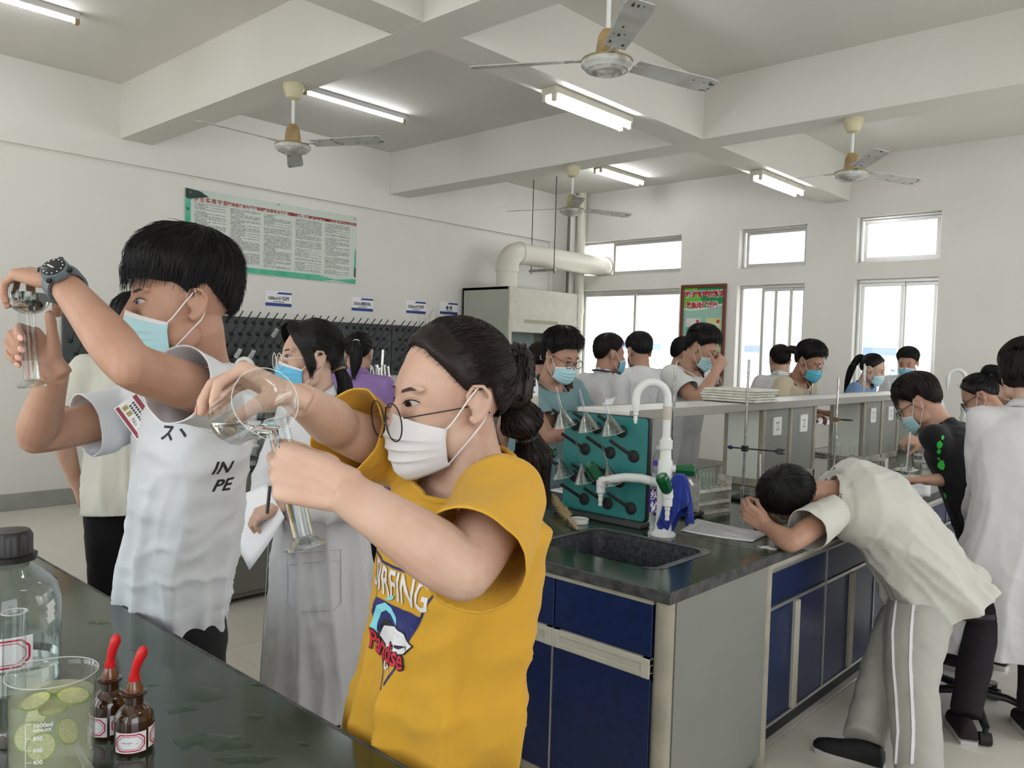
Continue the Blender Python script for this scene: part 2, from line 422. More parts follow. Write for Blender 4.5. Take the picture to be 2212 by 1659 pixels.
for i in range(9):
    mb = MB(); mb.box(-3.0 + i * 0.5, -2.96 + i * 0.5, 14.7, 14.74, 3.3, 4.2); obj('baluster', mb, M['whitepaint'], b2)
mb = MB(); mb.box(-3.05, 8, 14.68, 14.76, 4.15, 4.22); obj('railing', mb, M['whitepaint'], b2)
mb = MB()
for i in range(260):
    a = random.uniform(0, 2 * PI); t = random.uniform(-1, 1); r = 0.9 * random.random() ** 0.4
    c = V((-6.3 + r * math.cos(a), 24.0 + r * math.sin(a), 4 + 1.4 * t)) 
    q = 0.16; d, u, w2 = frame_for((random.uniform(-1, 1), random.uniform(-1, 1), random.uniform(-1, 1)))
    mb.add([c - u * q, c - w2 * q * .5, c + u * q, c + w2 * q * .5], [(0, 1, 2, 3)])

# ------------------------------------------------------------------ ceiling lights
def tube_light(x, y0, y1, z, label, twin=False):
    t = thing('tube_light', (x, (y0 + y1) / 2, z), label, 'light', 'fluorescent tube lights')
    if not twin:
        mb = MB(); mb.box(x - 0.022, x + 0.022, y0, y1, z - 0.05, z, 0.004); obj('batten', mb, M['whitepaint'], t)
        mb = MB(); mb.rod((x, y0 + 0.03, z - 0.066), (x, y1 - 0.03, z - 0.066), 0.0145, 14); obj('lamp_tube', mb, M['tube'], t)
        for yy in (y0, y1 - 0.035):
            mb = MB(); mb.box(x - 0.018, x + 0.018, yy, yy + 0.035, z - 0.09, z - 0.045, 0.004); obj('lamp_holder', mb, M['rust'], t)
    else:
        mb = MB(); mb.box(x - 0.07, x + 0.07, y0, y1, z - 0.055, z, 0.006); obj('batten', mb, M['cream'], t)
        for dx in (-0.045, 0.045):
            mb = MB(); mb.rod((x + dx, y0 + 0.03, z - 0.085), (x + dx, y1 - 0.03, z - 0.085), 0.0145, 14); obj('lamp_tube', mb, M['tube'], t)
            for yy in (y0, y1 - 0.03):
                mb = MB(); mb.box(x + dx - 0.016, x + dx + 0.016, yy, yy + 0.03, z - 0.105, z - 0.05, 0.004); obj('lamp_holder', mb, M['cream'], t)
tube_light(-6.58, 1.05, 2.27, 3.97, 'bright single tube light at the ceiling corner above the raised hands')
tube_light(-6.65, 4.24, 5.46, 3.97, 'bright single tube light between the two ceiling beams above the poster')
tube_light(-3.85, 4.48, 5.46, 3.46, 'cream twin tube light under the long beam nearest the camera', True)
tube_light(-3.84, 7.74, 8.80, 3.46, 'cream twin tube light under the long beam near the window wall', True)
tube_light(-6.35, 8.4, 9.4, 3.97, 'small far tube light half hidden behind the far left fan', True)
tube_light(-1.0, 1.0, 2.2, 3.97, 'tube light on the ceiling overhead behind the camera view')
tube_light(-1.0, 4.25, 5.45, 3.97, 'added unseen tube light on the ceiling above the right side of the sink bench')  # lamp out of view, added to brighten the right faces of the shelf
tube_light(1.4, 1.2, 2.4, 3.97, 'added unseen tube light on the ceiling right of the camera')  # extra lamp out of view, added for more light from the right
tube_light(-3.2, -2.0, -0.8, 3.97, 'added unseen tube light on the ceiling behind the camera, near the front windows')  # unseen lamp added to give more light from behind the camera

# ------------------------------------------------------------------ ceiling fans
def fan(x, y, z0, zm, angs, label, R=0.70, cap='fancream', hub='rust'):
    t = thing('ceiling_fan', (x, y, z0), label, 'fan', 'ceiling fans')
    mb = MB(); mb.lathe([(0.001, 0), (0.075, 0), (0.078, -0.015), (0.066, -0.06), (0.05, -0.10), (0.02, -0.115), (0.001, -0.116)], (x, y, z0), seg=24); obj('canopy', mb, M[cap], t)
    mb = MB(); mb.rod((x, y, z0 - 0.1), (x, y, zm + 0.08), 0.012); obj('down_rod', mb, M['whitepaint'], t)
    mb = MB(); mb.lathe([(0.001, 0.155), (0.03, 0.15), (0.048, 0.12), (0.055, 0.07), (0.06, 0.02), (0.001, 0.02)], (x, y, zm), seg=24); obj('hub_cap', mb, M[hub], t)
    mb = MB(); mb.lathe([(0.001, 0.02), (0.08, 0.02), (0.12, 0.005), (0.13, -0.015), (0.128, -0.03), (0.105, -0.05), (0.1, -0.047), (0.075, -0.062), (0.07, -0.058), (0.04, -0.07), (0.035, -0.066), (0.001, -0.072)], (x, y, zm), seg=36); obj('motor', mb, M['fan'], t)
    mb = MB(); mb.lathe([(0.121, 0.006), (0.127, 0.003), (0.1305, -0.006), (0.125, -0.004)], (x, y, zm), seg=36); obj('gold_ring', mb, M['gold'], t)
    for a in angs:
        a = math.radians(a); u = V((math.cos(a), math.sin(a), 0)); w = V((-math.sin(a), math.cos(a), 0)); o = V((x, y, zm + 0.005))
        mb = MB(); mb.obox(o + u * 0.155, u * 0.06, w * 0.014, V((0, 0, 0.004)))
        obj('blade_bracket', mb, M['fan'], t)
        mb = MB(); vs = []; n = 8; tw = math.radians(-13)
        for i in range(n + 1):
            s = i / n; r = 0.17 + (R - 0.17) * s; hw = 0.052 + 0.014 * s
            if i == n: hw -= 0.012
            for k, c in enumerate((-1, 1)):
                for zz in (-0.0025, 0.0025):
                    vs.append(o + u * r + w * (hw * c * math.cos(tw)) + V((0, 0, hw * c * math.sin(tw) + zz - 0.006 * s)))
        fs = []
        for i in range(n):
            q = i * 4
            fs += [(q, q + 4, q + 6, q + 2), (q + 1, q + 3, q + 7, q + 5), (q, q + 1, q + 5, q + 4), (q + 2, q + 6, q + 7, q + 3)]
        fs += [(0, 2, 3, 1), (n * 4, n * 4 + 1, n * 4 + 3, n * 4 + 2)]
        mb.add(vs, fs); bl = obj('blade', mb, M['fanblade'], t)
        rb = MB()
        for q in range(10):
            r = random.uniform(0.2, R - 0.02); c = random.uniform(-0.05, 0.05)
            if random.random() < .4: r = R - random.uniform(0.01, .05)
            p = o + u * r + w * (c * math.cos(tw)) + V((0, 0, c * math.sin(tw) - 0.0033 - 0.006 * (r - .17) / (R - .17)))
            s1 = random.uniform(0.006, 0.02); s2 = random.uniform(0.003, 0.008)
            wv = w * math.cos(tw) + V((0, 0, math.sin(tw)))
            rb.add([p + u * (s1 * math.cos(z)) + wv * (s2 * math.sin(z)) for z in np.linspace(0, 2 * PI, 7)[:-1]], [(0, 1, 2, 3, 4, 5)])
        k_ = obj('rust_spots', rb, mat('rust_brown', (0.06, 0.045, 0.03), 0.8), bl, None); k_['kind'] = 'stuff'
fan(-5.31, 3.305, 3.46, 3.02, (-86, 24, 146), 'worn white ceiling fan nearest the poster on the left', 0.74)
fan(-2.46, 3.305, 3.46, 3.01, (-150, -42, 72), 'large white ceiling fan nearest the camera at the top', 0.70)
fan(-2.445, 6.56, 3.46, 3.04, (-177, 65, -54), 'white ceiling fan on the right above the window wall', 0.72)
fan(-5.27, 6.56, 3.46, 3.025, (-156, 66, -46), 'small far ceiling fan in front of the vent pipe', 0.70)

# ------------------------------------------------------------------ posters and labels on the walls
def poster_text_mat():
    m = bpy.data.materials.new('printed_rules'); m.use_nodes = True; nt = m.node_tree; N = nt.nodes; L = nt.links; b = N['Principled BSDF']
    b.inputs['Roughness'].default_value = 0.35
    tc = N.new('ShaderNodeTexCoord'); sx = N.new('ShaderNodeSeparateXYZ'); L.new(tc.outputs['Generated'], sx.inputs[0])
    def mth(op, a, b_=None, c=None):
        n = N.new('ShaderNodeMath'); n.operation = op
        for i, q in enumerate((a, b_, c)):
            if q is None: continue
            if isinstance(q, (int, float)): n.inputs[i].default_value = q
            else: L.new(q, n.inputs[i])
        return n.outputs[0]
    u, v = sx.outputs[1], sx.outputs[2]      # wall plane: along y, up z
    colw = mth('MULTIPLY', u, 5.0); cf = mth('FRACT', colw); ci = mth('FLOOR', colw)
    rows = mth('MULTIPLY', v, 44.0); rf = mth('FRACT', rows); ri = mth('FLOOR', rows)
    wn_ = N.new('ShaderNodeTexWhiteNoise'); wn_.noise_dimensions = '2D'; cv = N.new('ShaderNodeCombineXYZ'); L.new(ci, cv.inputs[0]); L.new(ri, cv.inputs[1]); L.new(cv.outputs[0], wn_.inputs['Vector'])
    endx = mth('SUBTRACT', 0.93, mth('MULTIPLY', mth('GREATER_THAN', wn_.outputs['Value'], 0.72), mth('MULTIPLY', wn_.outputs['Value'], 0.6)))
    blank = mth('GREATER_THAN', wn_.outputs['Value'], 0.06)
    chi = mth('FLOOR', mth('MULTIPLY', cf, 24.0)); chf = mth('FRACT', mth('MULTIPLY', cf, 24.0))
    wn2 = N.new('ShaderNodeTexWhiteNoise'); wn2.noise_dimensions = '3D'; cv2 = N.new('ShaderNodeCombineXYZ')
    L.new(mth('FLOOR', mth('MULTIPLY', cf, 72.0)), cv2.inputs[0]); L.new(mth('FLOOR', mth('MULTIPLY', v, 132.0)), cv2.inputs[1]); L.new(ci, cv2.inputs[2]); L.new(cv2.outputs[0], wn2.inputs['Vector'])
    ink = mth('GREATER_THAN', wn2.outputs['Value'], 0.32)
    for q in (mth('GREATER_THAN', cf, 0.05), mth('LESS_THAN', cf, endx), mth('GREATER_THAN', rf, 0.3), mth('LESS_THAN', rf, 0.85), blank, mth('LESS_THAN', chf, 0.86)):
        ink = mth('MULTIPLY', ink, q)
    mx = N.new('ShaderNodeMix'); mx.data_type = 'RGBA'; L.new(ink, mx.inputs[0])
    mx.inputs[6].default_value = (0.58, 0.62, 0.57, 1); mx.inputs[7].default_value = (0.06, 0.06, 0.065, 1)
    L.new(mx.outputs[2], b.inputs['Base Color'])
    return m
pr = thing('rules_poster', (XW, 4.87, 2.3), 'wide lab rules board with five text columns and green edge on left wall', 'poster')
y0, y1, z0, z1 = 3.81, 5.935, 2.305, 3.115
mb = MB(); mb.box(XW + 0.004, XW + 0.016, y0, y1, z0, z1, 0.002); obj('board', mb, mat('poster_board', (0.56, 0.63, 0.57), 0.35, nscale=3, namt=0.06), pr)
mb = MB(); mb.box(XW + 0.016, XW + 0.0168, y0 + 0.075, y1 - 0.07, z0 + 0.085, z1 - 0.135); obj('printed_text', mb, poster_text_mat(), pr, None)
gm = mat('poster_green', (0.03, 0.36, 0.22), 0.35, nscale=9, ncol=(0.10, 0.45, 0.30)); 
mb = MB()
yz = lambda ps, h=0.0012, x=XW + 0.0162: mb.prism(ps, h, (x, 0, 0), ((0, 1, 0), (0, 0, 1), (1, 0, 0)))
yz([(y0, z0), (y0 + 0.065, z0 + 0.02), (y0 + 0.055, z1 - 0.12), (y0 + 0.2, z1 - 0.02), (y0, z1)])
yz([(y0 + 0.05, z0 + 0.012), (y1 - 0.5, z0 + 0.0), (y1 - 0.33, z0 + 0.02), (y1, z0 + 0.0), (y1, z0 + 0.06), (y1 - 0.3, z0 + 0.03), (y1 - 0.52, z0 + 0.065), (y0 + 0.55, z0 + 0.065), (y0 + 0.45, z0 + 0.05)])
yz([(y1 - 0.03, z0 + 0.1), (y1, z0 + 0.1), (y1, z0 + 0.42), (y1 - 0.02, z0 + 0.4)])
obj('green_border', mb, gm, pr, None)['kind'] = 'stuff'
mb = MB()
yz([(y0, z1 - 0.09), (y0 + 0.03, z1 - 0.11), (y0 + 0.25, z1 - 0.06), (y0 + 0.14, z1 - 0.012), (y0, z1 - 0.004)], 0.0012, XW + 0.0175)
yz([(y0, z1 - 0.2), (y0 + 0.04, z1 - 0.23), (y0 + 0.035, z1 - 0.2)], 0.0012, XW + 0.0175)
yz([(y0, z1 - 0.48), (y0 + 0.05, z1 - 0.5), (y0 + 0.02, z1 - 0.45)], 0.0012, XW + 0.0175)
yz([(y1 - 0.024, z0 + 0.08), (y1, z0 + 0.08), (y1, z0 + 0.2), (y1 - 0.024, z0 + 0.19)], 0.0012, XW + 0.0175)
obj('dark_corner', mb, mat('poster_dark', (0.01, 0.035, 0.03), 0.3), pr, None)['kind'] = 'stuff'
mb = MB()
cw = (y1 - y0 - 0.145) / 5
for i, (s, sz, sp) in enumerate((('学生实验守则', 0.055, 1.35), ('实验室使用与管理规则', 0.042, 1.0), ('实验室安全管理规则', 0.042, 1.05), ('实验室材料、低值易耗品使用管理办法', 0.038, 0.62), ('仪器设备事故处理及卫生损坏赔偿规则', 0.038, 0.62))):
    text_on(mb, s, (XW + 0.0168, y0 + 0.075 + cw * (i + 0.5), z1 - 0.10), (0, 1, 0), (0, 0, 1), sz, weight=0.0012, space=sp)
obj('red_titles', mb, mat('red_print', (0.36, 0.02, 0.025), 0.5), pr, None)
for yy, zz in ((y0 + 0.05, z1 - 0.04), (y1 - 0.03, z1 - 0.03), ((y0 + y1) / 2, z1 - 0.012), ((y0 + y1) / 2, z0 + 0.03), (y1 - 0.03, z0 + 0.03)):
    mb = MB(); mb.lathe([(0.001, 0.012), (0.007, 0.01), (0.011, 0.0)], (XW + 0.016, yy, zz), (1, 0, 0), 12); obj('screw_cap', mb, M['steel'], pr)

pg = thing('safety_poster', (-5.6, YW, 1.0), 'tall green acid safety poster in brown wooden frame between windows', 'poster')
x0, x1, z0, z1 = -5.945, -5.255, 1.05, 2.53; yy = YW - 0.01
mb = MB()
for a, b_, c, d in ((x0, x1, z0, z0 + 0.045), (x0, x1, z1 - 0.045, z1), (x0, x0 + 0.045, z0 + .045, z1 - .045), (x1 - 0.045, x1, z0 + .045, z1 - .045)): mb.box(a, b_, YW - 0.035, YW - 0.002, c, d, 0.006)
obj('frame', mb, M['wood'], pg)
mb = MB(); mb.box(x0 + 0.04, x1 - 0.04, YW - 0.012, YW - 0.004, z0 + 0.04, z1 - 0.04); obj('sheet', mb, mat('pale_teal_print', (0.30, 0.50, 0.42), 0.4), pg, None)
AX = ((1, 0, 0), (0, 0, 1), (0, -1, 0))
def flat(mb, ps, lay): return mb.prism(ps, 0.0008, (0, YW - 0.0122 - 0.001 * lay, 0), AX)
def wave(x): t = (x - x0) / (x1 - x0); return z1 - 0.31 + 0.11 * max(0, t - 0.25) ** 0.8 - 0.05 * math.sin(t * 2.6) 
xs = np.linspace(x0 + 0.045, x1 - 0.045, 14)
mb = MB(); flat(mb, [(x, wave(x) - 0.018) for x in xs] + [(x1 - 0.045, z1 - 0.045), (x0 + 0.045, z1 - 0.045)], 0); obj('white_curve', mb, M['paper'], pg, None)
mb = MB(); flat(mb, [(x, wave(x)) for x in xs] + [(x1 - 0.045, z1 - 0.045), (x0 + 0.045, z1 - 0.045)], 1); obj('green_header', mb, mat('leaf_green', (0.13, 0.42, 0.03), 0.4), pg, None)
mb = MB(); flat(mb, [(x, wave(x) + 0.002) for x in xs[7:]] + [(x1 - 0.045, z1 - 0.045), (x0 + 0.24, z1 - 0.045)], 2); obj('dark_green_header', mb, mat('deep_green', (0.01, 0.22, 0.06), 0.4), pg, None)
mb2 = MB()
for s, zz, cx in (('浓酸接触到皮肤的', z1 - 0.135, 0.0), ('紧急处理方法', z1 - 0.285, -0.02)):
    text_on(mb2, s, ((x0 + x1) / 2 + cx, YW - 0.0152, zz), (1, 0, 0), (0, 0, 1), 0.087, off=0, weight=0.010, space=0.85)
    mb = MB(); text_on(mb, s, ((x0 + x1) / 2 + cx, YW - 0.0165, zz), (1, 0, 0), (0, 0, 1), 0.087, off=0, weight=0.003, space=0.85)
    obj('red_lettering', mb, mat('red_title', (0.45, 0.01, 0.03), 0.5), pg, None)
obj('title_outline', mb2, M['paper'], pg, None)
cols = [mat('picture_white', (0.7, 0.7, 0.68), 0.5), mat('picture_yellow', (0.6, 0.62, 0.3), 0.5), mat('picture_teal', (0.03, 0.42, 0.33), 0.5), mat('picture_skin', (0.75, 0.5, 0.42), 0.5)]
for r_ in range(4):
    for c_ in range(2):
        a = x0 + 0.09 + c_ * 0.31; zt = z1 - 0.46 - r_ * 0.27
        mb = MB(); flat(mb, [(a, zt - 0.17), (a + 0.22, zt - 0.17), (a + 0.22, zt), (a, zt)], 0); pn = obj('picture_panel', mb, cols[0 if c_ == 0 else 1], pg, None)
        mb = MB(); flat(mb, [(a, zt - 0.17), (a + 0.22, zt - 0.165), (a + 0.1, zt - 0.12), (a, zt - 0.12)], 1); obj('cloth_shape', mb, cols[2], pn, None)
        mb = MB(); flat(mb, [(a + 0.02, zt - 0.11), (a + 0.1, zt - 0.14), (a + 0.2, zt - 0.1), (a + 0.19, zt - 0.08), (a + 0.08, zt - 0.1), (a + 0.02, zt - 0.05)], 2); obj('arm_shape', mb, cols[3 if c_ == 0 else 0], pn, None)
        mb = MB(); st = [(a + 0.18 + (0.035 if k % 2 else 0.018) * math.cos(k * PI / 8), zt - 0.045 + (0.035 if k % 2 else 0.018) * math.sin(k * PI / 8)) for k in range(16)]
        flat(mb, st, 3); obj('burst', mb, mat('burst_red', (0.5, 0.03, 0.06), 0.5), pn, None)
        mb = MB()
        for k in range(3): flat(mb, [(a, zt - 0.2 - k * 0.022), (a + (0.22 if k < 2 else 0.12), zt - 0.2 - k * 0.022), (a + (0.22 if k < 2 else 0.12), zt - 0.19 - k * 0.022), (a, zt - 0.19 - k * 0.022)], 0)
        obj('caption_lines', mb, mat('caption_brown', (0.25, 0.10, 0.07), 0.6), pn, None)

navy = mat('label_blue', (0.01, 0.035, 0.22), 0.4)
for i, (ya, yb, zb, s, w_) in enumerate(((4.735, 5.065, 1.975, '100ml小烧杯', '100 ml beaker'), (5.895, 6.215, 1.985, '250ml锥形瓶', '250 ml flask'), (6.75, 7.08, 2.00, '250ml大烧杯', '250 ml beaker'), (7.335, 7.66, 2.02, '量 筒', 'measuring cylinder'))):
    zt = zb + 0.165
    l = thing('wall_label', (XW, ya, zb), '%s label with blue bands above the pegboards, %s' % (w_, ('under the rules poster', 'right of the poster', 'third from the left', 'beside the fume hood')[i]), 'label', 'glassware labels on the left wall')
    mb = MB(); mb.box(XW + 0.001, XW + 0.005, ya, yb, zb, zt); obj('card', mb, M['paper'], l, None)
    mb = MB(); AXL = ((0, 1, 0), (0, 0, 1), (1, 0, 0))
    mb.prism([(ya, zb), (yb, zb), (yb, zb + 0.035), (ya, zb + 0.035)], 0.001, (XW + 0.005, 0, 0), AXL)
    mb.prism([(yb - 0.19, zt - 0.03), (yb, zt - 0.03), (yb, zt - 0.008), (yb - 0.165, zt - 0.008)], 0.001, (XW + 0.005, 0, 0), AXL)
    obj('blue_band', mb, navy, l, None)
    mb = MB(); text_on(mb, s, (XW + 0.0055, (ya + yb) / 2, zb + 0.085), (0, 1, 0), (0, 0, 1), 0.05, weight=0.0012)
    mb.prism([((ya + yb) / 2 - 0.07, zb + 0.045), ((ya + yb) / 2 + 0.07, zb + 0.045), ((ya + yb) / 2 + 0.07, zb + 0.052), ((ya + yb) / 2 - 0.07, zb + 0.052)], 0.001, (XW + 0.005, 0, 0), AXL)
    obj('lettering', mb, M['black'], l, None)

# ------------------------------------------------------------------ drying pegboards along the left wall
pm = MB(); pm.tube([(0, 0, 0), (0.012, 0, 0.002), (0.014, 0, 0.003), (0.15, 0, 0.115)], [0.022, 0.02, 0.0065, 0.006], 8)
pme = pm.mesh('peg'); pme.materials.append(M['pegk']); pme.polygons.foreach_set('use_smooth', [True] * len(pme.polygons))
bounds = [2.65, 3.42, 4.19, 4.96, 5.73, 6.50, 7.25]
for k in range(6):
    ya, yb = bounds[k] + 0.008, bounds[k + 1] - 0.008
    lab = ('black pegboard farthest left behind the boy in the white t-shirt', 'black pegboard behind the neck of the boy in the white t-shirt', 'black pegboard with white cups hanging beside the lab coat girl', 'black pegboard behind the head of the lab coat girl', 'black pegboard behind the girl in purple', 'black pegboard next to the fume hood')[k]
    t = thing('drying_pegboard', (XW, ya, 1.2), lab, 'pegboard', 'drying pegboards on the left wall')
    mb = MB(); mb.box(XW + 0.01, XW + 0.035, ya, yb, 1.20, 1.835, 0.008); obj('board', mb, M['peg'], t)
    for r_ in range(5):
        for c_ in range(7 if r_ % 2 == 0 else 6):
            o = bpy.data.objects.new('peg', pme); C.objects.link(o); o.parent = t
            o.location = V((XW + 0.035, ya + 0.07 + c_ * 0.103 + (0.05 if r_ % 2 else 0), 1.775 - r_ * 0.125)) - t.location
cm_ = mat('cup_white', (0.6, 0.62, 0.62), 0.4)
for i, (px, py, lb) in enumerate(((516, 760, 'white plastic cup upside down on pegboard peg beside the raised arm'), (546, 762, 'white plastic cup hanging nearest the lab coat girl glasses'), (596, 716, 'pale clear cup on an upper peg above the lab coat girl'), (522, 783, 'dim grey cup on a low peg above the white faucet'))):
    c = PX(px, py, XW + 0.13); mb = MB(); ax = V((0.62, 0.1, 0.75)).normalized()
    mb.lathe([(0.028, -0.07), (0.022, 0.03), (0.001, 0.031), (0.001, 0.028), (0.02, 0.027), (0.026, -0.07), (0.028, -0.07)], c, ax, 18)
    tag(obj('cup', mb, cm_ if i != 2 else mat('cup_clear', (0.45, 0.47, 0.47), 0.3), None), lb, 'cup', 'cups on the pegboards')
# wall counter below them
t = thing('wall_counter', (XW, 5, 0), 'low dark counter along the left wall under the pegboards', 'counter')
mb = MB(); mb.box(XW + 0.02, XW + 0.6, 3.2, 7.7, 0.80, 0.84, 0.006); obj('counter_top', mb, M['counter'], t)
mb = MB(); mb.box(XW + 0.02, XW + 0.56, 3.22, 7.68, 0.0, 0.80); obj('carcass', mb, M['grey'], t)
for i in range(7):
    mb = MB(); mb.box(XW + 0.56, XW + 0.578, 3.24 + i * 0.635, 3.85 + i * 0.635, 0.1, 0.78, 0.003); dd = obj('cabinet_door', mb, M['blue'], t)
    mb = MB(); mb.box(XW + 0.578, XW + 0.592, 3.45 + i * 0.635, 3.65 + i * 0.635, 0.72, 0.75, 0.003); obj('handle', mb, M['cream'], dd)
# wall socket low on the left wall
def socket(o, u, v, label, w=0.086, parent=None):
    o, u, v = V(o), V(u), V(v); n = u.cross(v)
    mb = MB(); mb.obox(o + n * 0.005, u * (w / 2), v * (w / 2), n * 0.005)
    if parent is None:
        t = thing('wall_socket', o, label, 'socket')
    else: t = parent
    pl = obj('socket_plate', mb, M['white'], t)
    mb = MB()
    for dx, dy, a, b_ in ((-0.012, 0.018, 0.0035, 0.007), (0.012, 0.018, 0.0035, 0.007), (0, -0.004, 0.003, 0.006), (-0.012, -0.02, 0.006, 0.003), (0.012, -0.02, 0.006, 0.003)):
        mb.obox(o + n * 0.0102 + u * dx + v * dy, u * a, v * b_, n * 0.0006)
    obj('socket_holes', mb, M['black'], pl)
    return t
socket((XW + 0.001, 2.9, 0.35), (0, 1, 0), (0, 0, 1), 'white socket low on the left wall beside the blue bench end')

# ------------------------------------------------------------------ fume hood in the corner, its duct and the pipes
t = thing('fume_hood', (-7.7, 8.6, 0), 'tall grey green fume hood standing in the far left corner', 'fume hood')
hx0, hx1, hy0, hy1, hz = XW + 0.03, -7.2, 7.72, 9.22, 2.392
mb = MB(); mb.box(hx0, hx1 - 0.02, hy0, hy0 + 0.05, 0, hz, 0.004); mb.box(hx0, hx1 - 0.02, hy1 - 0.05, hy1, 0, hz, 0.004); mb.box(hx0, hx0 + 0.03, hy0, hy1, 0, hz); mb.box(hx0, hx1 - 0.02, hy0, hy1, hz - 0.04, hz, 0.004); mb.box(hx0, hx1 - 0.02, hy0, hy1, 0, 0.8)
obj('carcass', mb, M['hood'], t)
mb = MB(); mb.box(hx1 - 0.02, hx1, hy0 + 0.06, hy1 - 0.06, 1.93, hz - 0.01, 0.006); mb.box(hx1 - 0.02, hx1 + 0.006, hy0 + 0.06, hy1 - 0.06, 1.80, 2.02, 0.006); obj('front_panel', mb, M['hoodf'], t)
for ya in (hy0, hy1 - 0.06):
    mb = MB(); mb.box(hx1 - 0.02, hx1 + 0.012, ya, ya + 0.06, 0, hz, 0.006); obj('front_post', mb, M['cream'], t)
mb = MB(); mb.box(hx1 - 0.03, hx1 - 0.024, hy0 + 0.06, hy1 - 0.06, 0.95, 1.80); obj('glass_sash', mb, M['pane'], t)
mb = MB(); mb.box(hx1 - 0.036, hx1 - 0.016, hy0 + 0.06, hy1 - 0.06, 0.93, 0.97, 0.004); obj('sash_handle', mb, M['alu'], t)
mb = MB(); mb.box(hx1 + 0.006, hx1 + 0.01, hy0 + 0.3, hy0 + 1.0, 1.925, 1.975); obj('recessed_grip', mb, mat('grip_tan', (0.33, 0.31, 0.22), 0.5), t)
mb = MB(); mb.box(hx0, hx1 + 0.03, hy0, hy1, 0.80, 0.84, 0.005); obj('work_top', mb, M['counter'], t)
mb = MB(); mb.box(hx0 + 0.04, hx0 + 0.06, hy0 + 0.05, hy1 - 0.05, 0.84, 2.3); obj('back_baffle', mb, mat('baffle', (0.55, 0.6, 0.62), 0.4), t)
for yy2, zz in ((hy0 + 0.12, 2.2), (hy1 - 0.12, 2.2), (hy0 + 0.12, 2.36)):
    mb = MB(); mb.lathe([(0.001, 0.006), (0.007, 0.005), (0.009, 0)], (hx1, yy2, zz), (1, 0, 0), 10); obj('screw', mb, M['steel'], t)
# duct
t = thing('vent_duct', (-7.62, 8.3, hz), 'cream plastic vent duct rising from the fume hood and out of the window', 'duct')
r = 0.144; dx, dy = -7.42, 7.90; zc = 2.87
mb = MB(); mb.rod((dx, dy, hz), (dx, dy, zc - 0.22), r, 28); obj('riser', mb, M['pvc'], t)
mb = MB(); mb.lathe([(r + 0.001, -0.05), (r + 0.012, -0.05), (r + 0.012, 0.02), (r + 0.001, 0.02)], (dx, dy, zc - 0.22), seg=28)
pts = [(dx, dy + 0.22 - 0.22 * math.cos(a), zc - 0.22 + 0.22 * math.sin(a)) for a in np.linspace(0, PI / 2, 9)]
mb.tube(pts, r + 0.004, 28); mb.lathe([(r + 0.001, -0.02), (r + 0.014, -0.02), (r + 0.014, 0.06), (r + 0.001, 0.06)], (dx, dy + 0.22, zc), (0, 1, 0), 28); obj('elbow', mb, M['pvc'], t)
mb = MB(); mb.rod((dx, dy + 0.22, zc), (dx, YW + 0.25, zc), r, 28); obj('horizontal_pipe', mb, M['pvc'], t)
mb = MB(); mb.lathe([(r + 0.001, -0.06), (r + 0.014, -0.06), (r + 0.014, 0.08), (r + 0.001, 0.08)], (dx, YW + 0.25, zc), (0, 1, 0), 28)
mb.tube([(dx, YW + 0.25 + 0.26 * math.sin(a), zc - 0.26 + 0.26 * math.cos(a)) for a in np.linspace(0, PI / 2, 9)], r + 0.004, 28)
obj('outer_elbow', mb, M['pvc'], t)
for i, xx in enumerate((dx - 0.21, dx + 0.21)):
    mb = MB(); mb.rod((xx, 8.62, zc - 0.23), (xx, 8.62, ZC), 0.006, 8); obj('hanger_rod', mb, M['iron'], t)
mb = MB(); mb.box(dx - 0.24, dx + 0.24, 8.6, 8.64, zc - 0.2, zc - 0.165, 0.003); obj('hanger_bar', mb, M['steel'], t)
mb = MB(); px_, py_ = XW + 0.44, 9.79
mb.rod((px_, py_, 0), (px_, py_, ZC), 0.07, 20)
for z in (2.95, 2.2): mb.lathe([(0.071, -0.05), (0.08, -0.05), (0.08, 0.05), (0.071, 0.05)], (px_, py_, z), seg=20)
tag(obj('drain_pipe', mb, M['pvc'], None), 'cream vertical drain pipe in the corner behind the vent duct', 'pipe')
mb = MB(); mb.rod((XW + 0.37, 9.58, 0), (XW + 0.37, 9.58, 3.85), 0.022, 12)
for z in (2.42,): mb.box(XW + 0.33, XW + 0.43, 9.555, 9.585, z - 0.012, z + 0.012)
tag(obj('conduit_pipe', mb, mat('grey_brown_pipe', (0.12, 0.11, 0.085), 0.5), None), 'thin dark vertical pipe beside the cream drain pipe', 'pipe')
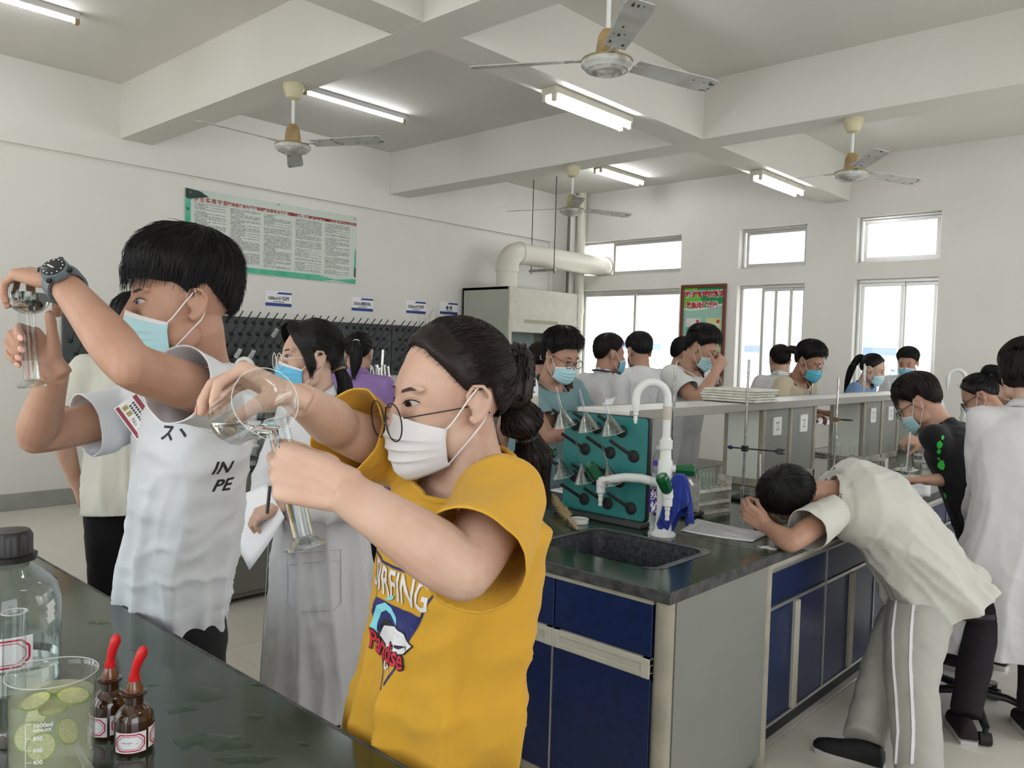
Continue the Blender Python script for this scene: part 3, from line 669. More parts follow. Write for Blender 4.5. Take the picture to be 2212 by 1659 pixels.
# ------------------------------------------------------------------ benches
def rrect(x0, x1, y0, y1, r, n=6):
    out = []
    for cx, cy, a0 in ((x1 - r, y1 - r, 0), (x0 + r, y1 - r, PI / 2), (x0 + r, y0 + r, PI), (x1 - r, y0 + r, 1.5 * PI)):
        for k in range(n + 1):
            a = a0 + PI / 2 * k / n; out.append((cx + r * math.cos(a), cy + r * math.sin(a)))
    return out
def slab_hole(mb, x0, x1, y0, y1, z0, z1, hole):
    # slab whose top and bottom are a ring round one hole (list of points, counter-clockwise)
    n = len(hole); cx = sum(p[0] for p in hole) / n; cy = sum(p[1] for p in hole) / n
    outer = []
    for hx, hy in hole:
        dx, dy = hx - cx, hy - cy
        tx = ((x1 - cx) / dx if dx > 0 else (x0 - cx) / dx) if abs(dx) > 1e-9 else 1e9
        ty = ((y1 - cy) / dy if dy > 0 else (y0 - cy) / dy) if abs(dy) > 1e-9 else 1e9
        s = min(tx, ty); outer.append([cx + dx * s, cy + dy * s])
    for c in ((x0, y0), (x1, y0), (x1, y1), (x0, y1)):      # snap the nearest ring point onto each corner
        i = min(range(n), key=lambda k: (outer[k][0] - c[0]) ** 2 + (outer[k][1] - c[1]) ** 2); outer[i] = list(c)
    vs = [(x, y, z) for z in (z0, z1) for x, y in outer] + [(x, y, z) for z in (z0, z1) for x, y in hole]
    O0, O1, H0, H1 = 0, n, 2 * n, 3 * n; fs = []
    for i in range(n):
        j = (i + 1) % n
        fs += [(O1 + i, O1 + j, H1 + j, H1 + i), (O0 + j, O0 + i, H0 + i, H0 + j), (O0 + i, O0 + j, O1 + j, O1 + i), (H0 + j, H0 + i, H1 + i, H1 + j)]
    return mb.add(vs, fs)
def basin(mb, x0, x1, y0, y1, z1, dep, r=0.05):
    a = rrect(x0, x1, y0, y1, r); b = rrect(x0 + 0.012, x1 - 0.012, y0 + 0.012, y1 - 0.012, r); n = len(a)
    a2 = rrect(x0 - 0.006, x1 + 0.006, y0 - 0.006, y1 + 0.006, r)
    vs = [(x, y, z1) for x, y in a] + [(x, y, z1 - dep) for x, y in b] + [(x, y, z1) for x, y in a2] + [(x, y, z1 - dep - 0.008) for x, y in a2]
    fs = []
    for i in range(n):
        j = (i + 1) % n
        fs += [(i, j, n + j, n + i), (j, i, 2 * n + i, 2 * n + j), (2 * n + j, 2 * n + i, 3 * n + i, 3 * n + j)]
    fs += [tuple(range(n, 2 * n)), tuple(range(4 * n - 1, 3 * n - 1, -1))]
    return mb.add(vs, fs)
BT = 0.82
def island(name, x0, x1, ylen, label, sx, y0=2.15, left_sink=None, full=True):
    """double-sided lab island: sink unit at the near end, cabinets down both long sides"""
    t = thing('lab_bench', ((x0 + x1) / 2, y0, 0), label, 'bench', 'island lab benches')
    ys = y0 + 0.72          # sink unit depth
    mb = MB(); slab_hole(mb, sx[0] - 0.35, x1, y0, ys, BT - 0.032, BT, rrect(sx[0], sx[1], sx[2], sx[3], 0.05)); obj('sink_counter', mb, M['counter'], t)
    mb = MB()
    if left_sink: slab_hole(mb, x0, sx[0] - 0.35, y0, ys, BT - 0.032, BT, rrect(left_sink[0], left_sink[1], sx[2], sx[3], 0.05))
    else: mb.box(x0, sx[0] - 0.35, y0, ys, BT - 0.032, BT)
    obj('sink_counter', mb, M['counter'], t)
    mb = MB(); mb.box(x0, x1, ys + 0.001, y0 + ylen, BT - 0.032, BT, 0.003); obj('counter_top', mb, M['counter'], t)
    # black edging, standing 2 mm proud
    mb = MB(); e = 0.012
    for a in ((x0 - e, x1 + e, y0 - e, y0, BT - 0.036, BT + 0.001), (x1, x1 + e, y0, y0 + ylen, BT - 0.036, BT + 0.001), (x0 - e, x0, y0, y0 + ylen, BT - 0.036, BT + 0.001)): mb.box(*a, 0.003)
    obj('black_edge', mb, M['cedge'], t)
    for s in ([sx] + ([(left_sink[0], left_sink[1], sx[2], sx[3])] if left_sink else [])):
        mb = MB(); basin(mb, s[0], s[1], s[2], s[3], BT - 0.002, 0.26); sk = obj('sink_basin', mb, M['sink'], t)
        mb = MB(); mb.lathe([(0.001, 0.002), (0.02, 0.003), (0.026, 0.0)], ((s[0] + s[1]) / 2, (s[2] + s[3]) / 2, BT - 0.262), seg=16); obj('drain', mb, M['steel'], sk)
        h = rrect(s[0], s[1], s[2], s[3], 0.05); g = rrect(s[0] - 0.03, s[1] + 0.03, s[2], s[3] + 0.035, 0.06); n = len(h)
        mb = MB(); mb.add([(x, y, BT + 0.0012) for x, y in h] + [(x, y, BT + 0.0012) for x, y in g], [(i, (i + 1) % n, n + (i + 1) % n, n + i) for i in range(n)])
        obj('sink_rim', mb, mat('grey_stone_rim', (0.045, 0.05, 0.05), 0.5, nscale=60, ncol=(0.14, 0.15, 0.15)), sk, None)
    H = BT - 0.036
    # near end: posts, panels
    mb = MB(); mb.box(x0 + 0.02, x1 - 0.02, y0 + 0.02, ys - 0.02, 0.03, H - 0.27); obj('sink_carcass', mb, M['grey'], t)
    for px in (x0 + 0.03, x1 - 0.03):
        mb = MB(); mb.rod((px, y0 + 0.03, 0.045), (px, y0 + 0.03, H), 0.03, 20); po = obj('corner_post', mb, M['post'], t)
        mb = MB(); mb.rod((px, y0 + 0.03, 0), (px, y0 + 0.03, 0.045), 0.02, 14); obj('foot', mb, M['rubber'], po)
        mb = MB(); mb.rod((px, ys - 0.0, 0.0), (px, ys - 0.0, H), 0.03, 20); obj('corner_post', mb, M['post'], t)
        q = 0.02 if px > (x0 + x1) / 2 else -0.02
        mb = MB(); mb.box(min(px + q, px + q + .006), max(px + q, px + q + .006), y0 + 0.055, ys - 0.028, 0.06, H); obj('side_panel', mb, M['grey'], t)
    mb = MB(); mb.box(x0 + 0.06, x1 - 0.06, y0 + 0.004, y0 + 0.03, H - 0.018, H); obj('front_rail', mb, M['post'], t)
    mb = MB(); mb.box(x0 + 0.06, x1 - 0.06, y0 + 0.006, y0 + 0.03, 0.05, 0.075); obj('bottom_rail', mb, M['post'], t)
    nx = 3; w = (x1 - x0 - 0.12) / nx; zt = H - 0.02; zm = 0.595
    for k in range(nx):
        a = x1 - 0.06 - w * (k + 1) + 0.003; b = x1 - 0.06 - w * k - 0.003
        mb = MB(); mb.box(a, b, y0 + 0.008, y0 + 0.026, zm, zt, 0.002); obj('blue_panel', mb, M['blue'], t)
        mb = MB(); mb.box(a, b, y0 + 0.008, y0 + 0.026, 0.08, zm - 0.068, 0.002); d = obj('blue_door', mb, M['blue'], t)
        mb = MB()
        mb.box(a - 0.003, b + 0.003, y0 - 0.004, y0 + 0.026, zm - 0.024, zm - 0.002, 0.003); mb.box(a - 0.003, b + 0.003, y0 + 0.002, y0 + 0.026, zm - 0.046, zm - 0.024); mb.box(a - 0.003, b + 0.003, y0 - 0.003, y0 + 0.026, zm - 0.066, zm - 0.046, 0.003)
        mb.box(a - 0.003, a + 0.03, y0 - 0.005, y0 + 0.02, zm - 0.066, zm - 0.002, 0.003); mb.box(b - 0.03, b + 0.003, y0 - 0.005, y0 + 0.02, zm - 0.066, zm - 0.002, 0.003)
        obj('handle_rail', mb, M['cream'], t)
        if k: 
            mb = MB(); mb.box(b - 0.0, b + 0.006, y0 + 0.004, y0 + 0.026, 0.08, zm - 0.068); obj('mullion', mb, M['alu'], t)
    # long sides
    for side in (1, -1):
        xf = (x1 - 0.05) if side > 0 else (x0 + 0.05)      # door face
        fx = lambda p, q: (min(xf - side * p, xf - side * q), max(xf - side * p, xf - side * q))
        if not full and side > 0:
            mb = MB(); a, b = fx(-0.01, 0.015); mb.box(a, b, ys + 0.02, y0 + ylen - 0.03, 0.06, H - 0.0); obj('side_panel', mb, M['grey'], t); 
            mb = MB(); mb.box(a, b + 0.004, ys + 0.02, y0 + ylen - 0.03, 0.05, 0.10); obj('bottom_rail', mb, M['post'], t); continue
        mb = MB(); a, b = fx(0.0, 0.02); mb.box(a, b, ys + 0.03, y0 + ylen - 0.05, H - 0.055, H); obj('top_rail', mb, M['cream'], t)
        mb = MB(); a, b = fx(-0.012, 0.01); mb.box(a, b, ys + 0.03, y0 + ylen - 0.05, H - 0.062, H - 0.054); mb.box(a, b, ys + 0.03, y0 + ylen - 0.05, H - 0.012, H - 0.004); obj('edge_strip', mb, M['alu'], t)
        mb = MB(); a, b = fx(0.05, 0.07); mb.box(a, b, ys + 0.03, y0 + ylen - 0.05, 0, 0.105); obj('toe_kick', mb, M['toe'], t)
        mb = MB(); a, b = fx(0.02, 0.45); mb.box(a, b, ys + 0.03, y0 + ylen - 0.05, 0.105, H - 0.1); obj('carcass', mb, M['toe'], t)
        y = ys + 0.035; k = 0
        while y < y0 + ylen - 0.4:
            L = 0.62
            mb = MB(); a, b = fx(0, 0.018); mb.box(a, b, y + 0.004, y + L - 0.004, 0.585, H - 0.064, 0.002); dr = obj('blue_drawer', mb, M['blue'], t)
            for h in (0, 1):
                mb = MB(); mb.box(a, b, y + 0.004 + h * L / 2 + (0.012 if h else 0), y + L / 2 * (h + 1) - (0.012 if not h else 0.004), 0.118, 0.565, 0.002); obj('blue_door', mb, M['blue'], t)
            mb = MB(); a2, b2 = fx(-0.016, 0.01); mb.box(a2, b2, y + L / 2 - 0.022, y + L / 2 - 0.003, 0.118, 0.565, 0.004); mb.box(a2, b2, y + L / 2 + 0.003, y + L / 2 + 0.022, 0.118, 0.565, 0.004); obj('pull_strip', mb, M['cream'], t)
            mb = MB(); a2, b2 = fx(-0.006, 0.01); mb.box(a2, b2, y - 0.004, y + 0.004, 0.11, H - 0.062); obj('mullion', mb, M['alu'], t)
            y += L; k += 1
        mb = MB(); a2, b2 = fx(-0.006, 0.012); mb.box(a2, b2, ys + 0.03, y, 0.568, 0.582); mb.box(a2, b2, ys + 0.03, y, 0.104, 0.116); obj('cross_strip', mb, M['alu'], t)
    mb = MB(); mb.box(x0 + 0.1, x1 - 0.1, y0 + ylen - 0.06, y0 + ylen - 0.04, 0.1, H); obj('end_panel', mb, M['grey'], t)
    return t
island('a', -2.62, -1.296, 5.3, 'dark green island bench with sink in the right foreground', (-1.985, -1.485, 2.335, 2.71), left_sink=(-2.58, -2.39))
island('b', -5.87, -4.385, 5.0, 'island bench with blue end panel behind the boy in white', (-5.05, -4.6, 2.335, 2.71), left_sink=(-5.75, -5.42), full=False)

def reagent_shelf(label, xc, y0, y1, cabs, zt=1.30):
    t = thing('reagent_shelf', (xc, y0, BT), label, 'shelf', 'reagent shelves down the middle of the benches')
    x0, x1 = xc - 0.15, xc + 0.15
    n = 2 if y1 - y0 > 4 else 1; L = (y1 - y0) / n
    for k in range(n):
        mb = MB(); mb.box(x0 + 0.006, x1 - 0.006, y0 + k * L, y0 + (k + 1) * L - 0.003, zt - 0.03, zt, 0.002); obj('shelf_board', mb, M['white'], t)
        for xx in (x0, x1 - 0.008):
            mb = MB(); mb.box(xx, xx + 0.008, y0 + k * L, y0 + (k + 1) * L - 0.003, zt - 0.038, zt + 0.004, 0.002); obj('shelf_edge', mb, mat('shelf_edge', (0.27, 0.265, 0.23), 0.45), t)
    for (ya, yb, two) in cabs:
        xa, xb = xc - 0.12, xc + 0.125
        mb = MB(); mb.box(xa + 0.012, xb - 0.012, ya + 0.012, yb - 0.012, BT + 0.02, zt - 0.04); bd = obj('cabinet_body', mb, M['grey'], t)
        for yf in (ya, yb - 0.006):
            mb = MB(); mb.box(xa + 0.028, xb - 0.03, yf, yf + 0.006, BT + 0.045, zt - 0.04); obj('end_panel', mb, mat('pale_panel', (0.82, 0.84, 0.76), 0.4), t)
        for xx in (xa, xb - 0.03):
            for yy in ([ya, yb - 0.028] if not two else [ya, (ya + yb) / 2 - 0.014, yb - 0.028]):
                mb = MB(); mb.box(xx, xx + 0.03, yy, yy + 0.028, BT, zt - 0.03, 0.005); obj('upright', mb, M['post'], t)
        mb = MB(); mb.box(xa, xb, ya, yb, BT, BT + 0.045, 0.003); obj('bottom_rail', mb, M['post'], t)
        for h in range(2 if two else 1):
            yy = ya + (yb - ya) * ((h * 2 + 1) / 4 if two else 0.5)
            if yb - ya > 0.2:
                socket((xb - 0.012, yy, zt - 0.14), (0, 1, 0), (0, 0, 1), '', 0.105, parent=t)
    return t
reagent_shelf('long white reagent shelf along the middle of the sink bench', -2.14, 2.93, 7.3, [(2.96, 3.10, False), (4.28, 5.02, True), (5.86, 6.62, True), (7.1, 7.28, False)])
reagent_shelf('reagent shelf on the bench behind the lab coat girl', -5.12, 3.2, 7.0, [(3.5, 3.9, False), (5.0, 5.6, True)], 1.27)

# ------------------------------------------------------------------ lab faucets
def faucet(x, y, label, az=(-120, 20), arms=((180, 0.29), (-62, 0.10)), tape=True, valve=20, top=1.44):
    t = thing('lab_faucet', (x, y, BT), label, 'faucet', 'white lab faucets'); W = M['whitepaint']
    mb = MB(); mb.lathe([(0.001, 0), (0.052, 0), (0.052, 0.008), (0.036, 0.02), (0.034, 0.05), (0.031, 0.052), (0.030, 0.30), (0.024, 0.31), (0.022, 0.35), (0.027, 0.352), (0.027, 0.385), (0.021, 0.39), (0.019, 0.40)], (x, y, BT), seg=22); obj('column', mb, W, t)
    a = math.radians(az[0]); ux, uy = math.cos(a), math.sin(a); R = 0.066
    pts = [(x, y, BT + 0.39), (x, y, top - R)] + [(x + ux * R * (1 - math.cos(q)), y + uy * R * (1 - math.cos(q)), top - R + R * math.sin(q)) for q in np.linspace(0.2, PI, 12)]
    pts.append((x + ux * 2 * R, y + uy * 2 * R, top - R - 0.035))
    mb = MB(); mb.tube(pts, 0.0165, 16); obj('gooseneck', mb, W, t)
    tip = V(pts[-1]); mb = MB(); mb.lathe([(0.001, 0.0), (0.013, 0), (0.012, -0.018), (0.009, -0.02), (0.011, -0.03), (0.007, -0.036), (0.009, -0.05), (0.006, -0.058), (0.006, -0.066)], tip, seg=14); obj('nozzle', mb, W, t)
    mb = MB(); mb.lathe([(0.0175, 0), (0.0185, 0.005), (0.0182, 0.05), (0.0172, 0.055)], (x, y, BT + 0.47), seg=16)
    if tape: obj('tape_wrap', mb, mat('old_tape', (0.5, 0.47, 0.38), 0.6), t)
    def knob(o, d):
        o = V(o); d = V(d).normalized()
        mb = MB(); mb.rod(o - d * 0.02, o + d * 0.012, 0.016, 14); st = obj('valve_stem', mb, W, t)
        mb = MB(); mb.lathe([(0.001, 0.01), (0.021, 0.01), (0.023, 0.02), (0.027, 0.075), (0.024, 0.084), (0.001, 0.086)], o, d, 7); k = obj('valve_knob', mb, M['green'], t, 0.3)
        mb = MB(); mb.lathe([(0.001, 0.0885), (0.010, 0.088), (0.012, 0.085)], o, d, 14); obj('knob_badge', mb, mat('badge_grey_green', (0.15, 0.25, 0.18), 0.4), k)
    va = math.radians(valve); knob((x + 0.032 * math.cos(va), y + 0.032 * math.sin(va), BT + 0.272), (math.cos(va), math.sin(va), -0.05))
    for ang, L in arms:
        a = math.radians(ang); u = V((math.cos(a), math.sin(a), 0)); o = V((x, y, BT + 0.205))
        mb = MB(); mb.tube([o, o + u * L * 0.35 + V((0, 0, 0.014)), o + u * L * 0.6 + V((0, 0, 0.010)), o + u * (L - 0.02) - V((0, 0, 0.012)), o + u * L - V((0, 0, 0.016))], 0.019, 16); obj('side_arm', mb, W, t)
        e = o + u * L - V((0, 0, 0.015))
        mb = MB(); mb.lathe([(0.001, 0.018), (0.02, 0.015), (0.021, -0.02), (0.019, -0.022), (0.019, -0.052), (0.017, -0.054), (0.011, -0.056), (0.012, -0.066), (0.009, -0.072), (0.011, -0.084), (0.008, -0.092), (0.009, -0.108), (0.006, -0.11)], e, seg=16); obj('spout', mb, W, t)
        knob(e + V((0, 0, 0.0)) + u * 0.006, (u * 0.30 + V((-0.25, -0.35, 0.9))))
    return t
faucet(-1.744, 2.825, 'large white faucet with green valves and blue towel beside the front sink', az=(-128,), arms=((188, 0.29), (-50, 0.10)), valve=35)
faucet(-2.46, 2.83, 'white faucet behind the ponytail of the girl in yellow', az=(165,), arms=((-35, 0.12),), valve=10)
faucet(-5.20, 2.95, 'white faucet between the boy in white and the lab coat girl', az=(-150,), arms=((-40, 0.16),), tape=False, valve=200)
faucet(-1.72, 7.25, 'distant small white gooseneck faucet on the right before the window wall', az=(-150,), arms=(), tape=False, valve=30, top=1.5)

# ------------------------------------------------------------------ funnel drying rack
t = thing('funnel_rack', (-2.09, 2.88, BT), 'teal drying board with black pegs behind the front sink', 'drying rack')
rx0, rx1 = -2.318, -1.862; ry = 2.88
mb = MB(); pl = rrect(rx0, rx1, BT + 0.02, 1.285, 0.02, 4); mb.prism(pl, 0.02, (0, ry + 0.004, 0), ((1, 0, 0), (0, 0, 1), (0, 1, 0))); obj('black_back', mb, M['black'], t)
mb = MB(); pl = rrect(rx0 + 0.004, rx1 - 0.006, BT + 0.024, 1.281, 0.018, 4); mb.prism(pl, 0.007, (0, ry - 0.003, 0), ((1, 0, 0), (0, 0, 1), (0, 1, 0))); obj('teal_board', mb, M['teal'], t)
mb = MB(); mb.box(rx0 - 0.01, rx1 + 0.004, ry - 0.05, ry + 0.03, BT + 0.001, BT + 0.022, 0.004); obj('foot_strip', mb, mat('dark_slate', (0.05, 0.055, 0.055), 0.5), t)
rp = MB(); pd = V((-0.42, -0.80, 0.55)).normalized(); 
rp.lathe([(0.001, 0.0), (0.027, 0.0), (0.027, 0.004), (0.020, 0.009), (0.011, 0.012), (0.001, 0.014)], (0, 0, 0), (0, -1, 0), 20)
rp.tube([(0, -0.005, 0), pd * 0.135], 0.0072, 10)
rpm = rp.mesh('peg'); rpm.materials.append(M['rubber'])
PEGS = {}
for (i, j), (px, py) in {(0, 0): (1243, 918), (0, 1): (1289, 925), (0, 2): (1343, 932), (1, 0): (1264, 970), (1, 1): (1318, 978), (1, 2): (1369, 986), (2, 0): (1241, 1028), (2, 1): (1285, 1035), (2, 2): (1338, 1040), (3, 0): (1262, 1078), (3, 1): (1312, 1087), (3, 2): (1363, 1098)}.items():
    c = PY(px, py, ry - 0.004); PEGS[(i, j)] = c
    o = bpy.data.objects.new('peg', rpm); C.objects.link(o); o.parent = t; o.location = c - t.location
mb = MB(); mb.lathe([(0.006, 0), (0.011, 0), (0.011, 0.004), (0.006, 0.004)], PY(1357, 1122, ry - 0.004), (0, -1, 0), 14); obj('board_eyelet', mb, M['steel'], t)
def funnel(px, py, label, d=None, stem=0.10):
    apex = PY(px, py, ry - 0.085)
    up = V((-0.16, -0.22, 0.95)).normalized() if d is None else V(d).normalized()
    t = thing('glass_funnel', apex, label, 'funnel', 'glass funnels on the teal rack')
    mb = MB(); mb.lathe([(0.052, -0.082), (0.006, -0.002), (0.005, 0.0)], apex, up, 30); mb.lathe([(0.0508, -0.082), (0.005, -0.003)], apex, up, 30); obj('cone', mb, thin_glass('funnel_glass', (0.86, 0.89, 0.89), 0.85, base=0.10, power=1.1), t)
    mb = MB(); mb.tube([apex + up * (-0.082) + frame_for(up)[1] * (0.0515 * math.cos(a)) + frame_for(up)[2] * (0.0515 * math.sin(a)) for a in np.linspace(0, 2 * PI, 25)], 0.0014, 6, False); obj('rim', mb, mat('bright_glass_rim', (0.75, 0.78, 0.78), 0.08, alpha=0.40), t)
    mb = MB(); mb.tube([apex, apex + up * stem], [0.0062, 0.0042], 12); obj('stem', mb, thin_glass('stem_glass', (0.88, 0.90, 0.90), 0.8, power=1.2), t)
for k, (px, py, lb) in enumerate(((1212, 882, 'glass funnel top left on the teal rack, near the grey blue t-shirt'), (1263, 889, 'glass funnel top middle on the teal rack'), (1314, 895, 'glass funnel top right on the teal rack'), (1208, 990, 'glass funnel lower left on the teal rack'), (1256, 1000, 'glass funnel lower middle on the teal rack'), (1311, 1004, 'glass funnel lower right on the teal rack, behind the green knob'))):
    funnel(px, py, lb)

# ------------------------------------------------------------------ things on the sink bench
def bottle(c, label, h=0.235, r=0.031, cap=M['white'], labelmat=None, lz=(0.08, 0.14), level=0.9, neck=0.013, ribs=True, text=None):
    c = V(c); t = thing('water_bottle', c, label, 'bottle', None)
    prof = [(0.001, 0.0), (r * 0.8, 0.0), (r, 0.01)]
    if ribs:
        for k in range(5): prof += [(r * 0.94, 0.02 + k * 0.012), (r, 0.026 + k * 0.012)]
    prof += [(r, h * 0.62), (r * 0.93, h * 0.66), (r, h * 0.70), (r * 0.8, h * 0.80), (neck * 1.1, h * 0.90), (neck, h * 0.91), (neck, h * 0.95)]
    mb = MB(); mb.lathe(prof, c, seg=24); obj('bottle_body', mb, thin_glass('bottle_plastic', (0.94, 0.96, 0.97), 0.7), t)
    mb = MB(); mb.lathe([(0.001, h * 0.93), (neck + 0.003, h * 0.93), (neck + 0.003, h), (0.001, h)], c, seg=18); obj('cap', mb, cap, t)
    if labelmat:
        mb = MB(); mb.lathe([(r + 0.0008, lz[0]), (r + 0.0012, lz[1])], c, seg=28); lo = obj('label', mb, labelmat, t)
        if text:
            mb = MB(); q = (EYE - c); q.z = 0; q.normalize(); u = V((-q.y, q.x, 0))
            vs, fs = text_mesh(text[0], text[1], weight=0.0008)
            out = []
            for p in vs:
                a = p.x / r; out.append(c + q * ((r + 0.002) * math.cos(a)) + u * ((r + 0.002) * math.sin(a)) + V((0, 0, (lz[0] + lz[1]) / 2 + p.y)))
            mb.add(out, fs); obj('lettering', mb, text[2], lo, None)
    return t
bottle(PZ(1414, 1152, BT), 'clear water bottle with purple label standing behind the large white faucet', h=0.30, r=0.028, cap=mat('cap_purple', (0.07, 0.02, 0.3), 0.4), labelmat=mat('label_purple', (0.055, 0.02, 0.25), 0.4), lz=(0.09, 0.178), text=('纯\n悦', 0.047, M['white']))
bottle((-2.30, 3.66, BT), 'clear water bottle with pale round logo label behind the test tube rack', h=0.25, r=0.033, labelmat=mat('label_pale', (0.45, 0.5, 0.5), 0.5), lz=(0.05, 0.11), text=('o', 0.035, M['black']))
bottle((-2.01, 5.32, BT), 'clear water bottle standing between the two shelf cabinets', h=0.235, r=0.036, labelmat=None)
bottle((-2.18, 6.95, 1.305), 'small clear bottle standing on top of the far shelf end', h=0.18, r=0.03, ribs=False)

def stand(x, y, h, label, base=True, clamp=None, on=BT):
    t = thing('iron_stand', (x, y, on), label, 'stand', 'iron stands along the bench')
    if base:
        mb = MB(); mb.box(x - 0.06, x + 0.14, y - 0.05, y + 0.08, on, on + 0.018, 0.006); obj('base_plate', mb, M['iron'], t)
    mb = MB(); mb.rod((x, y, on + (0.015 if base else 0)), (x + 0.006, y, on + h), 0.0065, 10); obj('rod', mb, M['steel'], t)
    if clamp:
        z = on + clamp[0]
        mb = MB(); mb.obox((x + 0.002, y, z), V((0.014, 0, 0)), V((0, 0.012, 0)), V((0, 0, 0.014))); obj('clamp_boss', mb, M['iron'] if clamp[1] else mat('brass', (0.3, 0.2, 0.06), 0.4, metal=0.8), t)
        if clamp[1]:
            u = V((0.80, 0.60, -0.05)).normalized()
            mb = MB(); mb.rod((x, y, z), V((x, y, z)) + u * 0.19, 0.004, 8); mb.rod(V((x, y, z)) - u * 0.055, (x, y, z), 0.004, 8)
            for q in (-1, 1): mb.tube([V((x, y, z)) + u * 0.15, V((x, y, z)) + u * 0.17 + V((0, 0, 0.012 * q)), V((x, y, z)) + u * 0.20 + V((0, 0, 0.008 * q))], 0.004, 8)
            obj('clamp_arm', mb, M['iron'], t)
            mb = MB(); mb.ell(V((x, y, z)) - u * 0.07, (0.016, 0.012, 0.010)); obj('clamp_screw', mb, mat('blue_screw', (0.01, 0.03, 0.12), 0.4), t)
        else:
            mb = MB(); cc = V((x + 0.055, y + 0.03, z)); mb.tube([cc + V((0.035 * math.cos(a), 0.035 * math.sin(a), 0)) for a in np.linspace(0, 2 * PI, 21)], 0.0035, 8, False); mb.rod((x, y, z), (x + 0.025, y + 0.012, z), 0.0035, 8); obj('iron_ring', mb, M['iron'], t)
    return t
stand(-1.907, 3.84, 0.72, 'tall iron stand with blue screw clamp in front of the first shelf cabinet', clamp=(0.265, True))
stand(-1.916, 5.07, 0.62, 'tall iron stand with ring beside the second test tube rack', clamp=(0.36, False))
for px, py0, d_, lb in ((1457, 794, 3.72, 'thin iron stand left of the shelf in front of the boy stirring'), (1707, 792, 6.3, 'thin iron rod behind the shelf in front of the boy in cream'), (1871, 790, 7.0, 'thin iron rod behind the shelf in front of the long haired girl'), (1978, 788, 7.6, 'thin faint rod below the teacher')):
    top = P(px, py0, d_); xs_ = top.x; ys_ = top.y
    stand(max(top.x, -2.5), min(top.y, 7.2 if px < 1900 else 6.8), top.z - BT, lb, base=True)
def tt_rack(c, ang, label, n=6, tubes=6, col=None, h=0.17):
    c = V(c); u = V((math.cos(ang), math.sin(ang), 0)); w = V((-math.sin(ang), math.cos(ang), 0)); z = V((0, 0, 1)); L, D = 0.115, 0.04
    t = thing('test_tube_rack', c, label, 'rack', 'test tube racks'); m_ = col or mat('dirty_aluminium', (0.68, 0.68, 0.66), 0.4, metal=0.0, nscale=40, ncol=(0.45, 0.42, 0.35))
    for sgn in (-1, 1):
        mb = MB(); mb.obox(c + u * (L * sgn) + z * (h / 2), u * 0.0015, w * D, z * (h / 2)); obj('rack_side', mb, m_, t)
    for zz in (0.012, 0.058, 0.115):
        mb = MB(); mb.obox(c + z * zz, u * L, w * D, z * 0.002)
        mb.obox(c + z * (zz - 0.005) - w * D, u * L, w * 0.0012, z * 0.006); mb.obox(c + z * (zz - 0.005) + w * D, u * L, w * 0.0012, z * 0.006); sh = obj('rack_shelf', mb, m_, t)
        if zz > 0.1:
            hb = MB()
            for k in range(n):
                for q in (-1, 1): hb.lathe([(0.001, 0.0024), (0.011, 0.0024)], c + u * (-L + 2 * L * (k + 0.5) / n) + w * (q * 0.018) + z * zz, seg=12)
            obj('tube_holes', hb, M['black'], sh, None)
    for k in range(tubes):
        b = c + u * (-L * 0.9 + 0.025 * k) - w * 0.018 + z * 0.02
        mb = MB(); mb.lathe([(0.001, 0.0), (0.006, 0.003), (0.0085, 0.01), (0.0085, 0.17), (0.0095, 0.172)], b, seg=14); tb = tag(obj('test_tube', mb, M['glass'], None), ('first', 'second', 'third', 'fourth', 'fifth', 'sixth')[k] + [' glass test tube from the left in the aluminium rack by the blue towel', ' glass test tube from the left in the grey rack behind the bending boy'][0 if 'towel' in label else 1], 'test tube', 'test tubes in the rack ' + ('by the towel' if 'towel' in label else 'behind the bending boy'))
    return t
tt_rack((-1.86, 3.40, BT), math.radians(80), 'aluminium test tube rack with tubes behind the blue towel')
tt_rack((-1.80, 5.32, BT), math.radians(5), 'grey test tube rack beside the ring stand behind the bending boy', n=6, tubes=5, h=0.12)
g = tt_rack((-1.72, 6.42, BT), math.radians(20), 'worn grey rack in front of the boy in black', tubes=0, h=0.13)
def beaker(c, r, h, label, liq=None, cat='beaker', axis=(0, 0, 1), grp=None, spout=None, glass=None):
    c = V(c); d, u, w = frame_for(axis)
    t = thing('beaker', c, label, cat, grp)
    mb = MB(); seg = 40; prof = [(0.001, 0), (r * 0.86, 0.0), (r * 0.96, h * 0.02), (r, h * 0.08), (r, h * 0.93), (r * 1.03, h * 0.985), (r * 1.07, h)]
    mb.lathe(prof, c, axis, seg)
    if spout is not None:
        sp = V(spout)
        for i in range(len(mb.v) - seg * 2, len(mb.v)):
            p = V(mb.v[i]); q = p - c; q -= d * q.dot(d)
            k = max(0, q.normalized().dot(sp.normalized())) ** 14
            mb.v[i] = tuple(p + sp.normalized() * (k * r * 0.22) - d * (k * 0.0))
    bo = obj('beaker_glass', mb, glass or M['glass'], t)
    mb = MB(); mb.tube([tuple(V(mb2)) for mb2 in (mb.v or [])] if False else [c + d * h + u * (r * 1.07 * math.cos(a)) + w * (r * 1.07 * math.sin(a)) + (V(spout).normalized() * (max(0, (u * math.cos(a) + w * math.sin(a)).dot(V(spout).normalized())) ** 14 * r * 0.22) if spout is not None else V((0, 0, 0))) for a in np.linspace(0, 2 * PI, 49)], r * 0.010 + 0.0003, 8, False)
    obj('rim', mb, mat('bright_glass_rim', (0.75, 0.78, 0.78), 0.08, alpha=0.40), t)
    if liq:
        mb = MB(); mb.lathe([(0.001, 0.002), (r * 0.84, 0.002), (r * 0.965, h * 0.08), (r * 0.975, h * liq[0]), (0.001, h * liq[0])], c, axis, seg); obj('liquid', mb, liq[1], t)
    return t
